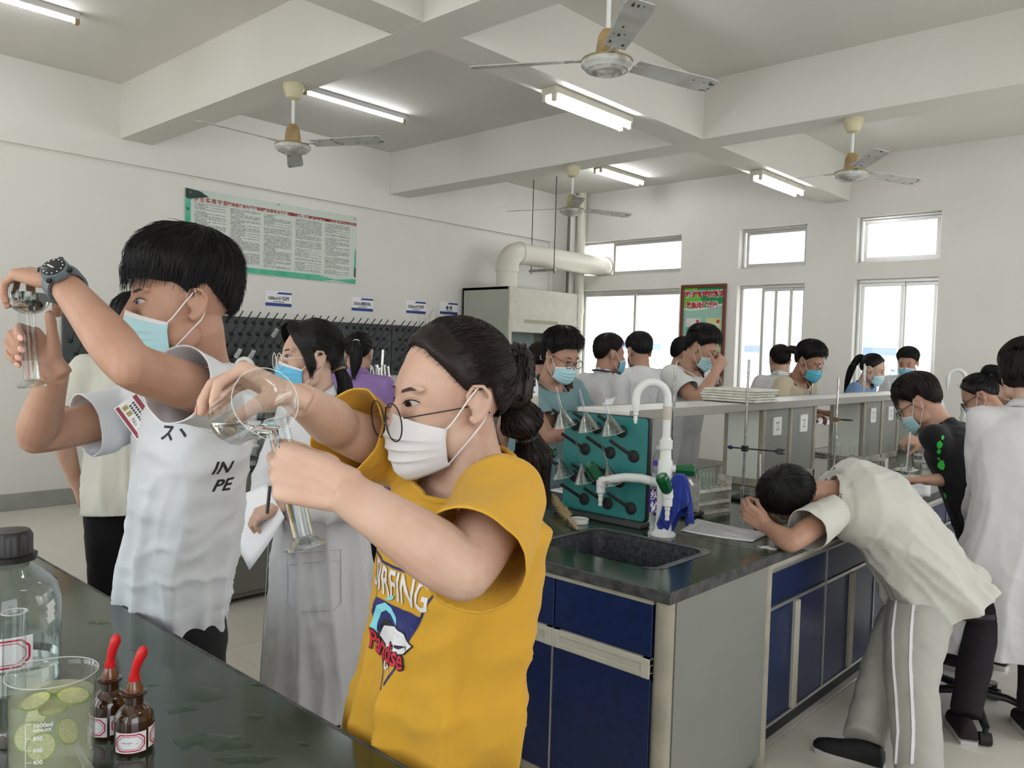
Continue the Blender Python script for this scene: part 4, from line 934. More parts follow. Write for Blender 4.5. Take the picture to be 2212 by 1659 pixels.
beaker(PZ(1613, 1092, BT), 0.032, 0.085, 'small empty glass beaker in front of the first iron stand', (0.35, M['water']), grp='small beakers on the bench')
beaker((-1.62, 5.50, BT), 0.033, 0.075, 'small beaker behind the back of the bending boy', None, grp='small beakers on the bench')
beaker((-1.56, 6.45, BT), 0.035, 0.09, 'small beaker beside the worn grey rack', None, grp='small beakers on the bench')
beaker((-1.47, 6.52, BT), 0.035, 0.07, 'low beaker nearest the boy in black', (0.4, M['water']), grp='small beakers on the bench')
# rods standing in tubes
for px, py, d_ in ((1646, 990, 3.9),):
    c = P(px, py, d_); mb = MB(); mb.rod((c.x, c.y, BT + 0.02), (c.x - 0.01, c.y, c.z + 0.02), 0.004, 8); tag(obj('glass_rod', mb, mat('white_rod', (0.7, 0.72, 0.72), 0.2), None), 'white glass rod held upright by the blue screw clamp', 'rod')

# blue towel over the side tap
def towel():
    t = thing('blue_towel', (-1.68, 2.75, 1.02), 'bright blue towel draped over the side tap of the large faucet', 'towel')
    c = P(1468, 1040, 3.22); mb = MB(); n, m = 72, 26; vs = []
    front = (EYE - c); front.z = 0; front.normalize(); side = V((-front.y, front.x, 0))
    for j in range(m + 1):
        s = j / m
        for i in range(n):
            a = 2 * PI * i / n
            fl = math.sin(a * 7 + 1.0 + s * 1.2) * (0.35 + 0.65 * s) + 0.5 * math.sin(a * 13 + 2)
            rr = 0.016 + 0.040 * s ** 0.55 + 0.0095 * fl * s ** 0.5
            dx = math.cos(a) * rr * 1.12; dy = math.sin(a) * rr * 0.62
            length = 0.165 + 0.045 * math.cos(a + 2.2) + 0.030 * math.sin(a * 3 + 2) + 0.012 * math.sin(a * 7)
            sag = 0.010 * math.sin(s * 9 + a * 2) * s
            vs.append(c + side * (dx - 0.012 * s) + front * (dy + sag) + V((0, 0, 0.030 * (1 - s) ** 2 - length * s)))
    fs = [(j * n + i, j * n + (i + 1) % n, (j + 1) * n + (i + 1) % n, (j + 1) * n + i) for j in range(m) for i in range(n)]
    fs.append(tuple(range(n - 1, -1, -1)))
    mb.add(vs, fs); o = obj('cloth', mb, mat('towel_blue', (0.008, 0.030, 0.26), 0.85, bump=0.3, bscale=400, sheen=0.3), t, True)
    md = o.modifiers.new('t', 'SOLIDIFY'); md.thickness = 0.003
    mb = MB(); q = c + side * 0.045 + front * 0.03 + V((0, 0, 0.004)); mb.obox(q, (side * 0.6 + V((0, 0, -0.9))).normalized() * 0.013, (side + V((0, 0, 0.6))).normalized() * 0.0045, front * 0.0006); obj('care_tag', mb, M['paper'], t)
towel()
# papers
def sheet(pts, label, lines=12, curl=0.003, thickness=0.0006):
    pts = [V(p) for p in pts]; t = thing('paper_sheet', sum(pts, V()) / 4, label, 'paper')
    n = 8; mb = MB(); vs = []
    nrm = (pts[1] - pts[0]).cross(pts[3] - pts[0]).normalized()
    if nrm.z < 0: nrm = -nrm
    for j in range(n + 1):
        for i in range(n + 1):
            u, v = i / n, j / n
            p = pts[0] * (1 - u) * (1 - v) + pts[1] * u * (1 - v) + pts[2] * u * v + pts[3] * (1 - u) * v
            vs.append(p + nrm * (curl * (abs(u - 0.5) * 2) ** 2 + 0.0006))
    fs = [(j * (n + 1) + i, j * (n + 1) + i + 1, (j + 1) * (n + 1) + i + 1, (j + 1) * (n + 1) + i) for j in range(n) for i in range(n)]
    mb.add(vs, fs); me = mb.mesh('sheet'); o = link('sheet', me, t, M['paper'], True)
    md = o.modifiers.new('thickness', 'SOLIDIFY'); md.thickness = thickness; md.offset = -1
    if lines:
        mb = MB()
        for k in range(lines):
            v0 = 0.1 + 0.8 * k / lines; e = random.uniform(0.4, 0.9); s0 = 0.1
            def q(u, v): return pts[0] * (1 - u) * (1 - v) + pts[1] * u * (1 - v) + pts[2] * u * v + pts[3] * (1 - u) * v + nrm * (curl * (abs(u - 0.5) * 2) ** 2 + 0.0012)
            us_ = np.linspace(s0, e, 8)
            for a, b in zip(us_[:-1], us_[1:]): mb.add([q(a, v0), q(b - 0.01, v0), q(b - 0.01, v0 + 0.014), q(a, v0 + 0.014)], [(0, 1, 2, 3)])
        obj('print_lines', mb, mat('print_grey', (0.25, 0.25, 0.28), 0.7), t, None)
    return t
sheet([PZ(1470, 1148, BT), PZ(1625, 1172, BT), PZ(1664, 1153, BT), PZ(1505, 1122, BT)], 'printed white worksheet lying on the bench beside the blue towel', lines=14)
sheet([PZ(1735, 1156, BT), PZ(1800, 1156, BT), PZ(1790, 1128, BT), PZ(1740, 1132, BT)], 'white paper corner under the chest of the bending boy', lines=4)
sheet([PZ(1905, 1060, BT), PZ(2010, 1075, BT), PZ(2010, 1030, BT), PZ(1925, 1020, BT)], 'white sheet on the bench under the hand of the boy in black', lines=6)
sheet([PZ(1760, 915, BT), PZ(1800, 918, BT), PZ(1815, 902, BT), PZ(1780, 898, BT)], 'small sheet with a pen behind the second water bottle gap', lines=3)
sheet([(-2.72, 3.25, BT), (-2.42, 3.25, BT), (-2.42, 3.85, BT), (-2.72, 3.85, BT)], 'white worksheet on the far side of the sink bench under the shelf', lines=8)
mb = MB(); sc_ = [(0, .3), (.25, .45), (.1, .55), (.35, .75), (.55, .6), (.9, .62), (.7, .45), (1, .35), (.75, .2), (.5, .28), (.2, .15), (.3, .3)]
o0 = PZ(1660, 1183, BT + 0.001); mb.prism([(x * 0.075 - 0.037, y * 0.09 - 0.045) for x, y in sc_], 0.001, o0); tag(obj('paper_scrap', mb, M['paper'], None, None), 'torn white paper scraps near the front bench edge', 'paper scraps')
# dish of powder, brush
c = PZ(1250, 1130, BT); t = thing('petri_dish', c, 'white shallow dish of powder behind the front sink', 'dish')
mb = MB(); mb.lathe([(0.001, 0), (0.04, 0), (0.043, 0.004), (0.043, 0.02), (0.041, 0.02), (0.041, 0.006), (0.001, 0.004)], c, seg=30); obj('dish', mb, M['white'], t)
mb = MB(); mb.lathe([(0.041, 0.012), (0.03, 0.016), (0.001, 0.019)], c, seg=24); mb.v = [(x, y, z + random.uniform(-.0015, .0015)) for x, y, z in mb.v]; obj('powder', mb, mat('white_powder', (0.72, 0.72, 0.70), 0.95, bump=0.5, bscale=300), t)
t = thing('test_tube_brush', PZ(1210, 1125, BT), 'bushy straw coloured brush with short wooden handle lying behind the sink', 'brush')
a = PZ(1246, 1146, BT) + V((0, 0, 0.012)); b = PZ(1192, 1096, BT) + V((0, 0, 0.045)); mb = MB()
mb.tube([a, a + (b - a) * 0.22, a + (b - a) * 0.3], [0.007, 0.009, 0.006], 10); obj('wooden_handle', mb, mat('pale_wood', (0.55, 0.36, 0.2), 0.6, nscale=30, namt=0.3), t)
mb = MB()
for k in range(1500):
    s = random.uniform(0.30, 1.0); p = a + (b - a) * s; d = V((random.gauss(0, 1), random.gauss(0, 1), random.gauss(0, 1) + 0.3)).normalized(); L = random.uniform(0.016, 0.036); w = V((random.gauss(0, 1), random.gauss(0, 1), random.gauss(0, 1))).normalized() * 0.0022
    p2 = p + d * L
    if p2.z < BT + 0.002: p2.z = BT + 0.002
    mb.add([p - w, p + w, p2 + w * .3], [(0, 1, 2)])
o = obj('bristles', mb, mat('straw_bristle', (0.56, 0.45, 0.24), 0.8), t, None); o['kind'] = 'stuff'
mb = MB(); q0 = PZ(1232, 1140, BT) + V((0, 0, 0.006)); mb.tube([q0, PZ(1247, 1152, BT) + V((0, 0, 0.01)), PZ(1262, 1163, BT) + V((0, 0, 0.004))], 0.0016, 6); obj('wire_stem', mb, M['iron'], t)
# stack of white boards on the shelf
for k in range(5):
    mb = MB(); w_ = 0.13; dx = random.uniform(-0.012, 0.012); dy = random.uniform(-0.006, 0.006)
    mb.box(-2.29 + dx, -1.97 + dx, 4.06 + dy, 4.34 + dy, 1.306 + k * 0.0145, 1.306 + k * 0.0145 + 0.013, 0.003)
    tag(obj('white_board', mb, mat('board_white', (0.68, 0.68, 0.60), 0.5, nscale=30, namt=0.2), None), ('lowest', 'second lowest', 'middle', 'second highest', 'topmost')[k] + ' white board of the stack lying on the long shelf', 'board', 'stacked white boards on the shelf')
# upright glass tubes on the far bench by the girl in purple, and a dark drying tray behind the ponytail
t = thing('tube_stand', (-5.0, 5.6, BT), 'stand of upright glass tubes on the bench beside the girl in purple', 'tube stand')
c = PX(812, 812, -5.1); c = V((c.x, c.y, 1.2705)); t.location = c
mb = MB(); mb.box(c.x - 0.07, c.x + 0.07, c.y - 0.13, c.y + 0.13, c.z, c.z + 0.02, 0.003); obj('tray', mb, M['cream'], t)
for k in range(12):
    x, y = c.x + (k % 2) * 0.06 - 0.03, c.y - 0.11 + 0.02 * k; mb = MB(); h = 0.26 if k == 7 else random.uniform(0.10, 0.15); a = random.uniform(-.012, .012)
    mb.rod((x, y, c.z + 0.02), (x + a, y + a, c.z + h), 0.009, 10); obj('glass_tube', mb, thin_glass('tube_glass', (0.75, 0.76, 0.74), 0.8, base=0.18, power=1.0), t)
# pen, foil, bag on the bench
mb = MB(); a = PZ(1748, 905, BT) + V((0, 0, 0.006)); b = PZ(1770, 912, BT) + V((0, 0, 0.006)); mb.rod(a, b, 0.006, 8); tag(obj('pen', mb, M['black'], None), 'black pen on the small sheet behind the shelf gap', 'pen')
def crumple(c, r, h, label, cat, name, m_):
    mb = MB(); n = 14; vs = []
    for j in range(n):
        for i in range(n):
            u, v = i / (n - 1) * 2 - 1, j / (n - 1) * 2 - 1
            vs.append(V(c) + V((u * r[0], v * r[1], 0.002 + h * abs(mnoise.noise((u * 2.2 + c[0] * 7, v * 2.2, 1.3))) * (1 - max(abs(u), abs(v)) ** 3))))
    mb.add(vs, [(j * n + i, j * n + i + 1, (j + 1) * n + i + 1, (j + 1) * n + i) for j in range(n - 1) for i in range(n - 1)])
    return tag(obj(name, mb, m_, None, None), label, cat)
crumple(tuple(PZ(1770, 985, BT)), (0.10, 0.07), 0.05, 'crumpled clear plastic bag on the bench behind the second cabinet', 'bag', 'plastic_bag', mat('bag_film', (0.8, 0.82, 0.82), 0.15, alpha=0.45))
crumple(tuple(PZ(1955, 1016, BT)), (0.07, 0.09), 0.05, 'silver foil pouch on the bench in front of the boy in black', 'pouch', 'foil_pouch', mat('foil', (0.75, 0.75, 0.75), 0.2, metal=1.0))
mb = MB(); a = PZ(1922, 1020, BT) + V((0, 0, 0.007)); b = PZ(1960, 1026, BT) + V((0, 0, 0.007)); mb.rod(a, b, 0.0055, 8); tag(obj('pen', mb, M['black'], None), 'black pen beside the silver foil pouch', 'pen')
mb = MB(); a = PZ(2005, 1005, BT) + V((0, 0, 0.007)); b = PZ(2040, 1010, BT) + V((0, 0, 0.007)); mb.rod(a, b, 0.005, 8); tag(obj('pen', mb, M['black'], None), 'thin dark pen against the black t-shirt', 'pen')
for k, (px, py) in enumerate(((1450, 1022), (1478, 1024))):
    c = PZ(px, py, BT); mb = MB(); mb.tube([c + V((0.04 * math.cos(a), 0.04 * math.sin(a), 0.006)) for a in np.linspace(0.3 + k, 3.0 + k, 9)], 0.006, 8); tag(obj('tweezers', mb, mat('tan_tool', (0.4, 0.3, 0.18), 0.5), None), ('tan curved tool lying under the shelf behind the faucet', 'second curved tool lying next to the test tube rack')[k], 'tool')

# ------------------------------------------------------------------ foreground table
FT = 0.90
t = thing('lab_table', (-1.6, 0.45, 0), 'dark green foreground table with wet patches', 'table')
tx0, tx1, ty0, ty1 = -3.9, -0.35, 0.07, 0.80
mb = MB(); mb.box(tx0, tx1, ty0, ty1, FT - 0.03, FT, 0.002); obj('table_top', mb, M['counter'], t)
mb = MB()
for a in ((tx0 - 0.01, tx1 + 0.01, ty1, ty1 + 0.01, FT - 0.034, FT), (tx0 - 0.01, tx1 + 0.01, ty0 - 0.01, ty0, FT - 0.034, FT), (tx0 - 0.01, tx0, ty0, ty1, FT - 0.034, FT), (tx1, tx1 + 0.01, ty0, ty1, FT - 0.034, FT)): mb.box(*a, 0.003)
obj('black_edge', mb, M['cedge'], t)
mb = MB(); mb.box(tx0 + 0.03, tx1 - 0.03, ty0 + 0.08, ty1 - 0.1, 0.08, FT - 0.034); obj('carcass', mb, M['grey'], t)
for x in np.arange(tx0 + 0.05, tx1 - 0.3, 0.57):
    mb = MB(); mb.box(x, x + 0.555, ty1 - 0.1, ty1 - 0.082, 0.10, FT - 0.05, 0.002); obj('blue_door', mb, M['blue'], t)
mb = MB(); mb.box(tx0 + 0.03, tx1 - 0.03, ty0 + 0.1, ty1 - 0.13, 0, 0.08); obj('toe_kick', mb, M['toe'], t)
# water puddles on the table: each a low domed film
pw = thin_glass('puddle_water', (0.80, 0.88, 0.80), 0.35, base=0.01, power=3.5)
PUD = [(555, 1549, 0.020, .008, 'small droplet near the table edge'), (655, 1608, 0.012, .006, 'dark leaf like droplet near the girl in yellow'), (440, 1500, 0.045, .03, 'wide puddle right of the dropper bottles'), (390, 1530, 0.03, .02, 'ragged puddle beside the dropper bottles'), (480, 1605, 0.05, .03, 'large round puddle at the lower middle of the table'), (410, 1600, 0.03, .025, 'puddle left of the large round one'), (530, 1640, 0.045, .015, 'long puddle at the bottom of the picture'), (215, 1345, 0.03, .012, 'thin streak of water behind the beaker'), (300, 1405, 0.02, .008, 'short water streak in mid table'), (560, 1480, .016, .006, 'tiny droplet near the lab coat'), (330, 1480, .012, .006, 'tiny droplet near the red bulb')]
for k, (px, py, r1, r2, lb) in enumerate(PUD):
    c = PZ(px, py, FT); vs = [c + V((0, 0, 0.0022))]; n = 26; ang = random.uniform(0.2, 1.0)
    for q, zz in ((0.75, 0.0018), (1.0, 0.0002)):
        for i in range(n):
            a = 2 * PI * i / n; rr = 1 + 0.45 * mnoise.noise((math.cos(a) * 1.4 + k * 3, math.sin(a) * 1.4, 0.3)) + 0.25 * mnoise.noise((math.cos(a) * 4 + k, math.sin(a) * 4, 2.3))
            x, y = math.cos(a) * r1 * rr * q, math.sin(a) * r2 * rr * q
            vs.append(c + V((x * math.cos(ang) - y * math.sin(ang), x * math.sin(ang) + y * math.cos(ang), zz)))
    mb = MB(); mb.add(vs, [(0, 1 + i, 1 + (i + 1) % n) for i in range(n)] + [(1 + i, 1 + n + i, 1 + n + (i + 1) % n, 1 + (i + 1) % n) for i in range(n)])
    tag(obj('puddle', mb, pw, None, True), lb + ' on the green table', 'puddle')

# large reagent bottle
c = PZ(20, 1478, FT); t = thing('reagent_bottle', c, 'large clear glass bottle with black ribbed cap at the left edge of the table', 'bottle')
R_ = 0.086; H_ = 0.285
prof = [(0.001, 0.004), (R_ * 0.85, 0.002), (R_ * 0.97, 0.006), (R_, 0.02), (R_, 0.135), (R_ * 0.985, 0.16), (R_ * 0.9, 0.19), (R_ * 0.68, 0.213), (R_ * 0.46, 0.228), (R_ * 0.39, 0.238), (R_ * 0.38, 0.262)]
mb = MB(); mb.lathe(prof, c, seg=48); mb.lathe([(r - 0.0035, h) for r, h in prof[1:]], c, seg=48); obj('glass_body', mb, thin_glass('bottle_glass', (0.93, 0.96, 0.95), 0.7), t)
mb = MB(); mb.lathe([(0.001, 0.008), (R_ * 0.93, 0.008), (R_ * 0.955, 0.05), (0.001, 0.05)], c, seg=48); obj('liquid', mb, M['water'], t)
mb = MB(); mb.lathe([(R_ * 0.40, 0.236), (R_ * 0.52, 0.236), (R_ * 0.53, 0.246), (R_ * 0.42, 0.248)], c, seg=40); obj('cap_ring', mb, M['black'], t)
mb = MB(); sg = 60
for r, h in ((R_ * 0.43, 0.246), (R_ * 0.43, 0.282), (R_ * 0.38, 0.291), (0.001, 0.293)):
    for k in range(sg):
        a = 2 * PI * k / sg; rr = r + (0.0012 if (k % 5 < 3) and r > 0.02 and h < 0.285 else 0); mb.v.append(tuple(c + V((rr * math.cos(a), rr * math.sin(a), h))))
mb.f = [(i * sg + k, i * sg + (k + 1) % sg, (i + 1) * sg + (k + 1) % sg, (i + 1) * sg + k) for i in range(3) for k in range(sg)]
obj('ribbed_cap', mb, M['black'], t)
def wrap_label(c, r, z0, z1, a0, a1, parent, name, m_, off=0.0008, n=12):
    mb = MB(); vs = []
    for z in (z0, z1):
        for k in range(n + 1):
            a = a0 + (a1 - a0) * k / n; vs.append(V(c) + V(((r + off) * math.cos(a), (r + off) * math.sin(a), z)))
    mb.add(vs, [(k, k + 1, n + 2 + k, n + 1 + k) for k in range(n)]); return obj(name, mb, m_, parent, None)
def wrap_strip(mb, c, r, pts, w, off):
    # stroke along (angle, z) points
    for (a0, z0), (a1, z1) in zip(pts[:-1], pts[1:]):
        L = math.hypot((a1 - a0) * r, z1 - z0) or 1e-6; nx, nz = -(z1 - z0) / L * w / r, (a1 - a0) * r / L * w
        q = [(a0 - nx, z0 - nz), (a1 - nx, z1 - nz), (a1 + nx, z1 + nz), (a0 + nx, z0 + nz)]
        mb.add([V(c) + V(((r + off) * math.cos(a), (r + off) * math.sin(a), z)) for a, z in q], [(0, 1, 2, 3)])
red_l = mat('label_red', (0.5, 0.02, 0.06), 0.5)
def danger_label(c, r, z0, z1, ac, half, parent, scribble=None):
    lab = wrap_label(c, r, z0, z1, ac - half, ac + half, parent, 'label', M['paper'])
    mb = MB(); h = (z1 - z0); ch = h * 0.22; ca = ch / r
    for k, (ins, w) in enumerate(((h * 0.1, h * 0.03), (h * 0.19, h * 0.012))):
        ia = ins / r; A0, A1, Z0, Z1 = ac - half + ia, ac + half - ia, z0 + ins, z1 - ins
        ps = [(A0 + ca, Z0), (A1 - ca, Z0), (A1, Z0 + ch), (A1, Z1 - ch), (A1 - ca, Z1), (A0 + ca, Z1), (A0, Z1 - ch), (A0, Z0 + ch), (A0 + ca, Z0)]
        dense = []
        for p, q in zip(ps[:-1], ps[1:]): dense += [(p[0] + (q[0] - p[0]) * s / 4, p[1] + (q[1] - p[1]) * s / 4) for s in range(4)]
        dense.append(ps[0]); wrap_strip(mb, c, r, dense, w, 0.0014)
    obj('red_border', mb, red_l, lab, None)
    if scribble:
        mb = MB(); zc = (z0 + z1) / 2
        wrap_strip(mb, c, r, [(ac - half * 0.1, zc - h * .06), (ac + half * .5, zc - h * 0.06)], h * 0.008, 0.0014)
        vs, fs = text_mesh(scribble, h * 0.24); 
        mb.add([V(c) + V(((r + 0.0016) * math.cos(ac - half * .15 + p.x / r), (r + 0.0016) * math.sin(ac - half * .15 + p.x / r), zc + p.y)) for p in vs], fs)
        obj('handwriting', mb, mat('ink', (0.03, 0.03, 0.05), 0.6), lab, None)
def face_ang(c, da=0.0): return math.atan2(EYE.y - c[1], EYE.x - c[0]) + da
danger_label(c, R_, 0.055, 0.115, face_ang(c, -0.12), 0.55, t)
mb = MB(); 
for k in range(3): wrap_strip(mb, c, R_, [(face_ang(c, 0.75), 0.13 + k * .012), (face_ang(c, 0.95), 0.135 + k * .013)], 0.007, 0.0012)
obj('label_remnant', mb, mat('torn_label', (0.75, 0.78, 0.75), 0.7), t, None)

def cylinder_glass(base, axis, r, h, label, liq=None, foot=0.03, cat='cylinder'):
    base = V(base); d, u, w = frame_for(axis); t = thing('measuring_cylinder', base, label, 'measuring cylinder')
    mb = MB(); mb.lathe([(0.001, 0.012), (r * 0.9, 0.012), (r, 0.018), (r, h - 0.004), (r * 1.12, h)], base, axis, 28); obj('tube_glass', mb, M['glass'], t)
    mb = MB(); mb.lathe([(0.001, 0.0), (foot, 0.0), (foot * 1.02, 0.004), (foot * 0.8, 0.008), (r * 1.1, 0.013), (0.001, 0.014)], base, axis, 28); obj('foot', mb, thin_glass('foot_glass', (0.88, 0.92, 0.91), 0.8, power=1.6), t)
    mb = MB(); mb.tube([base + d * h + u * (r * 1.12 * math.cos(a)) + w * (r * 1.12 * math.sin(a)) for a in np.linspace(0, 2 * PI, 33)], 0.0011, 6, False); obj('rim', mb, mat('bright_glass_rim', (0.75, 0.78, 0.78), 0.08, alpha=0.40), t)
    if liq:
        mb = MB(); mb.lathe([(0.001, 0.016), (r - 0.0025, 0.016), (r - 0.0025, h * liq), (0.001, h * liq)], base, axis, 28); obj('liquid', mb, M['water'], t)
    q = (EYE - base); q = (q - d * q.dot(d)).normalized(); p2 = d.cross(q)
    mb = MB(); tk = thin = 0.0
    for k in range(40):
        z = 0.03 + (h - 0.06) * k / 40; a = 0.55; L = 0.5 if k % 5 == 0 else 0.28
        for s in range(3):
            b0, b1 = a + L * s / 3, a + L * (s + 1) / 3
            mb.add([base + d * (z + e) + q * ((r + .0006) * math.cos(b)) + p2 * ((r + .0006) * math.sin(b)) for b, e in ((b0, 0), (b1, 0), (b1, .0007), (b0, .0007))], [(0, 1, 2, 3)])
    obj('graduations', mb, mat('etch_grey', (0.5, 0.5, 0.48), 0.5), t, None)
    return t
cylinder_glass(PZ(30, 1600, FT) , (0, 0, 1), 0.0165, 0.21, 'empty measuring cylinder standing between the big bottle and the lime beaker', foot=0.034)
# beaker of lime slices
c = PZ(112, 1668, FT) ; BR, BH = 0.0575, 0.152
beaker(c, BR, BH, 'large beaker of lime slices in cloudy water at the lower left', (0.78, mat('cloudy_lime_water', (0.72, 0.74, 0.50), 0.10, trans=0.0, alpha=0.30)), spout=(-0.5, -0.2, 0), glass=thin_glass('beaker_clear', (0.96, 0.98, 0.97), 0.6))
bk = [o for o in C.objects if o.get('label', '').startswith('large beaker of lime')][0]
# white print on the beaker
fa = face_ang(c); mb = MB()
def curved_text(mb, s, a_off, z, size, c=c, r=BR):
    vs, fs = text_mesh(s, size, align='LEFT', weight=0.0002)
    mb.add([V(c) + V(((r + 0.0007) * math.cos(fa + a_off + p.x / r), (r + 0.0007) * math.sin(fa + a_off + p.x / r), z + p.y)) for p in vs], fs)
for s, z, sz in (('1000ml', 0.098, 0.0085), ('APPROX', 0.0905, 0.0062), ('800', 0.079, 0.0085), ('600', 0.062, 0.0085), ('400', 0.0445, 0.0085)): curved_text(mb, s, -0.42, z, sz)
wrap_strip(mb, c, BR, [(fa - 0.6, 0.10), (fa - 0.6, 0.028)], 0.0004, 0.0008)
for z in (0.10, 0.079, 0.062, 0.0445, 0.028): wrap_strip(mb, c, BR, [(fa - 0.6, z), (fa - 0.52, z), (fa - 0.45, z)], 0.0004, 0.0008)
o = obj('white_print', mb, mat('white_print', (0.75, 0.77, 0.74), 0.5), bk, None)
lime_f = mat('lime_flesh', (0.60, 0.60, 0.27), 0.35, nscale=60, namt=0.25); lime_r = mat('lime_rind', (0.16, 0.29, 0.02), 0.4); pith = mat('lime_pith', (0.66, 0.68, 0.40), 0.5)
SL = [(0.018, -0.020, 0.052, (0.75, -0.35, 0.35)), (-0.01, -0.028, 0.060, (0.6, -0.6, 0.3)), (0.028, 0.012, 0.068, (0.7, 0.5, 0.5)), (-0.03, -0.012, 0.078, (0.3, -0.8, 0.5)), (0.005, 0.0, 0.100, (0.2, -0.1, 1)), (-0.022, 0.02, 0.112, (-0.1, 0.1, 1)), (0.02, 0.022, 0.116, (0.25, 0.1, 1)), (0.0, -0.022, 0.115, (0.1, -0.3, 1)), (-0.02, -0.02, 0.104, (0.0, -0.1, 1))]
for k, (dx, dy, dz, nrm) in enumerate(SL):
    cc = V(c) + V((dx, dy, dz)); sr = random.uniform(0.019, 0.0235); nv = V(nrm).normalized()
    t = thing('lime_slice', cc, 'lime slice ' + ('sunk lowest, at the right of the printed scale', 'sunk at the front beside the printed 600 mark', 'sunk upright at the right side of the glass', 'sunk at the left behind the printed scale', 'floating in the middle just under the water surface', 'floating at the far left of the water surface', 'floating at the back right of the water surface', 'floating nearest the camera side of the surface', 'floating at the left front edge of the surface')[k] + ' in the large beaker', 'lime slice', 'lime slices in the large beaker, ' + ('floating' if dz > 0.1 else 'sunk'))
    mb = MB(); mb.lathe([(0.001, -0.0015), (sr * 0.9, -0.0015), (sr * 0.9, 0.0015), (0.001, 0.0015)], cc, nv, 26); obj('flesh', mb, lime_f, t)
    mb = MB(); mb.lathe([(sr * 0.9, -0.0016), (sr, -0.001), (sr, 0.001), (sr * 0.9, 0.0016)], cc, nv, 26); obj('rind', mb, lime_r, t)
    d, u, w = frame_for(nv); mb = MB()
    for q in range(9):
        a = 2 * PI * q / 9; p = u * math.cos(a) + w * math.sin(a); p2 = d.cross(p)
        for sg in (-1, 1): mb.add([cc + d * (0.0017 * sg) + p2 * 0.0004, cc + d * (0.0017 * sg) - p2 * 0.0004, cc + d * (0.0017 * sg) + p * sr * 0.88 - p2 * 0.0007, cc + d * (0.0017 * sg) + p * sr * 0.88 + p2 * 0.0007], [(0, 1, 2, 3)])
    obj('segment_lines', mb, pith, t, None)
# glass pipette leaning at the bottom edge
mb = MB(); a = P(205, 1690, 1.02); b = P(165, 1608, 1.05); mb.tube([a, b], [0.007, 0.004], 10); tag(obj('glass_pipette', mb, thin_glass('stem_glass', (0.88, 0.90, 0.90), 0.8, power=1.2), None), 'clear glass pipette tip leaning in front of the lime beaker', 'pipette')
# brown dropper bottles
brown = mat('brown_glass', (0.035, 0.011, 0.004), 0.06, spec=0.7, coat=0.6)
def dropper(c, label, bend, tilt, r=0.0295):
    c = V(c); t = thing('dropper_bottle', c, label, 'dropper bottle', 'brown dropper bottles')
    mb = MB(); mb.lathe([(0.001, 0), (r * 0.94, 0), (r, 0.004), (r, 0.05), (r * 0.95, 0.058), (r * 0.7, 0.068), (r * 0.47, 0.074), (r * 0.46, 0.087), (r * 0.62, 0.088), (r * 0.64, 0.091), (r * 0.5, 0.093), (0.001, 0.093)], c, seg=32); obj('glass_body', mb, brown, t)
    mb = MB(); mb.lathe([(r * 0.44, 0.092), (r * 0.45, 0.098), (r * 0.2, 0.115), (0.001, 0.115)], c, seg=20); obj('stopper', mb, mat('brown_stopper', (0.16, 0.06, 0.025), 0.1, coat=0.5), t)
    mb = MB(); b = V(bend); p = c + V((0, 0, 0.110))
    mb.tube([p, p + V((0, 0, 0.008)), p + V((0, 0, 0.009)), p + V((0, 0, 0.018)) + b * 0.1, p + V((0, 0, 0.032)) + b * 0.45, p + V((0, 0, 0.044)) + b * 0.85, p + V((0, 0, 0.052)) + b * 1.0, p + V((0, 0, 0.056)) + b * 1.04], [0.0085, 0.0085, 0.0065, 0.0065, 0.0075, 0.0085, 0.006, 0.001], 16); obj('rubber_bulb', mb, mat('red_rubber', (0.58, 0.012, 0.016), 0.4), t)
    danger_label(c, r, 0.006, 0.038, face_ang(c, tilt), 0.82, t, '～一')
    danger_label(c, r, 0.008, 0.040, face_ang(c, tilt + 1.75), 0.8, t)
    return t
dropper(PZ(237, 1582, FT), 'left brown dropper bottle with red rubber bulb', CR * 0.010, -0.95)
dropper(PZ(289, 1616, FT), 'right brown dropper bottle with red bulb, nearest the camera', CR * 0.014, -0.2)
# ------------------------------------------------------------------ people
Z = V((0, 0, 1))
def etube(mb, cs, rx, ry, side, seg=28):
    """closed tube through centres cs with elliptic rings; side = direction of the rx axis"""
    cs = [V(c) for c in cs]; n = len(cs); vs = []; fs = []
    for i, c in enumerate(cs):
        t = (cs[min(i + 1, n - 1)] - cs[max(i - 1, 0)]).normalized()
        u = (V(side[i] if isinstance(side, list) else side)); u = (u - t * u.dot(t)).normalized(); w = t.cross(u)
        for k in range(seg):
            a = 2 * PI * k / seg; ca, sa = math.cos(a), math.sin(a)
            ca = math.copysign(abs(ca) ** 0.85, ca); sa = math.copysign(abs(sa) ** 0.85, sa)
            vs.append(c + u * (ca * rx[i]) + w * (sa * ry[i]))
    for i in range(n - 1):
        for k in range(seg):
            a = i * seg + k; b = i * seg + (k + 1) % seg; fs.append((a, b, b + seg, a + seg))
    fs.append(tuple(range(seg - 1, -1, -1))); fs.append(tuple((n - 1) * seg + k for k in range(seg)))
    return mb.add(vs, fs)
def smoothpath(pts, vals, per=4):
    """Catmull-Rom resample of points and radii"""
    pts = [V(p) for p in pts]; out = []; ov = []
    n = len(pts)
    for i in range(n - 1):
        p0, p1, p2, p3 = pts[max(i - 1, 0)], pts[i], pts[i + 1], pts[min(i + 2, n - 1)]
        v0, v1, v2, v3 = vals[max(i - 1, 0)], vals[i], vals[i + 1], vals[min(i + 2, n - 1)]
        for k in range(per):
            t = k / per; f = lambda a, b, c, d: 0.5 * ((2 * b) + (c - a) * t + (2 * a - 5 * b + 4 * c - d) * t * t + (3 * b - a - 3 * c + d) * t ** 3)
            out.append(f(p0, p1, p2, p3)); ov.append(f(v0, v1, v2, v3))
    out.append(pts[-1]); ov.append(vals[-1]); return out, ov
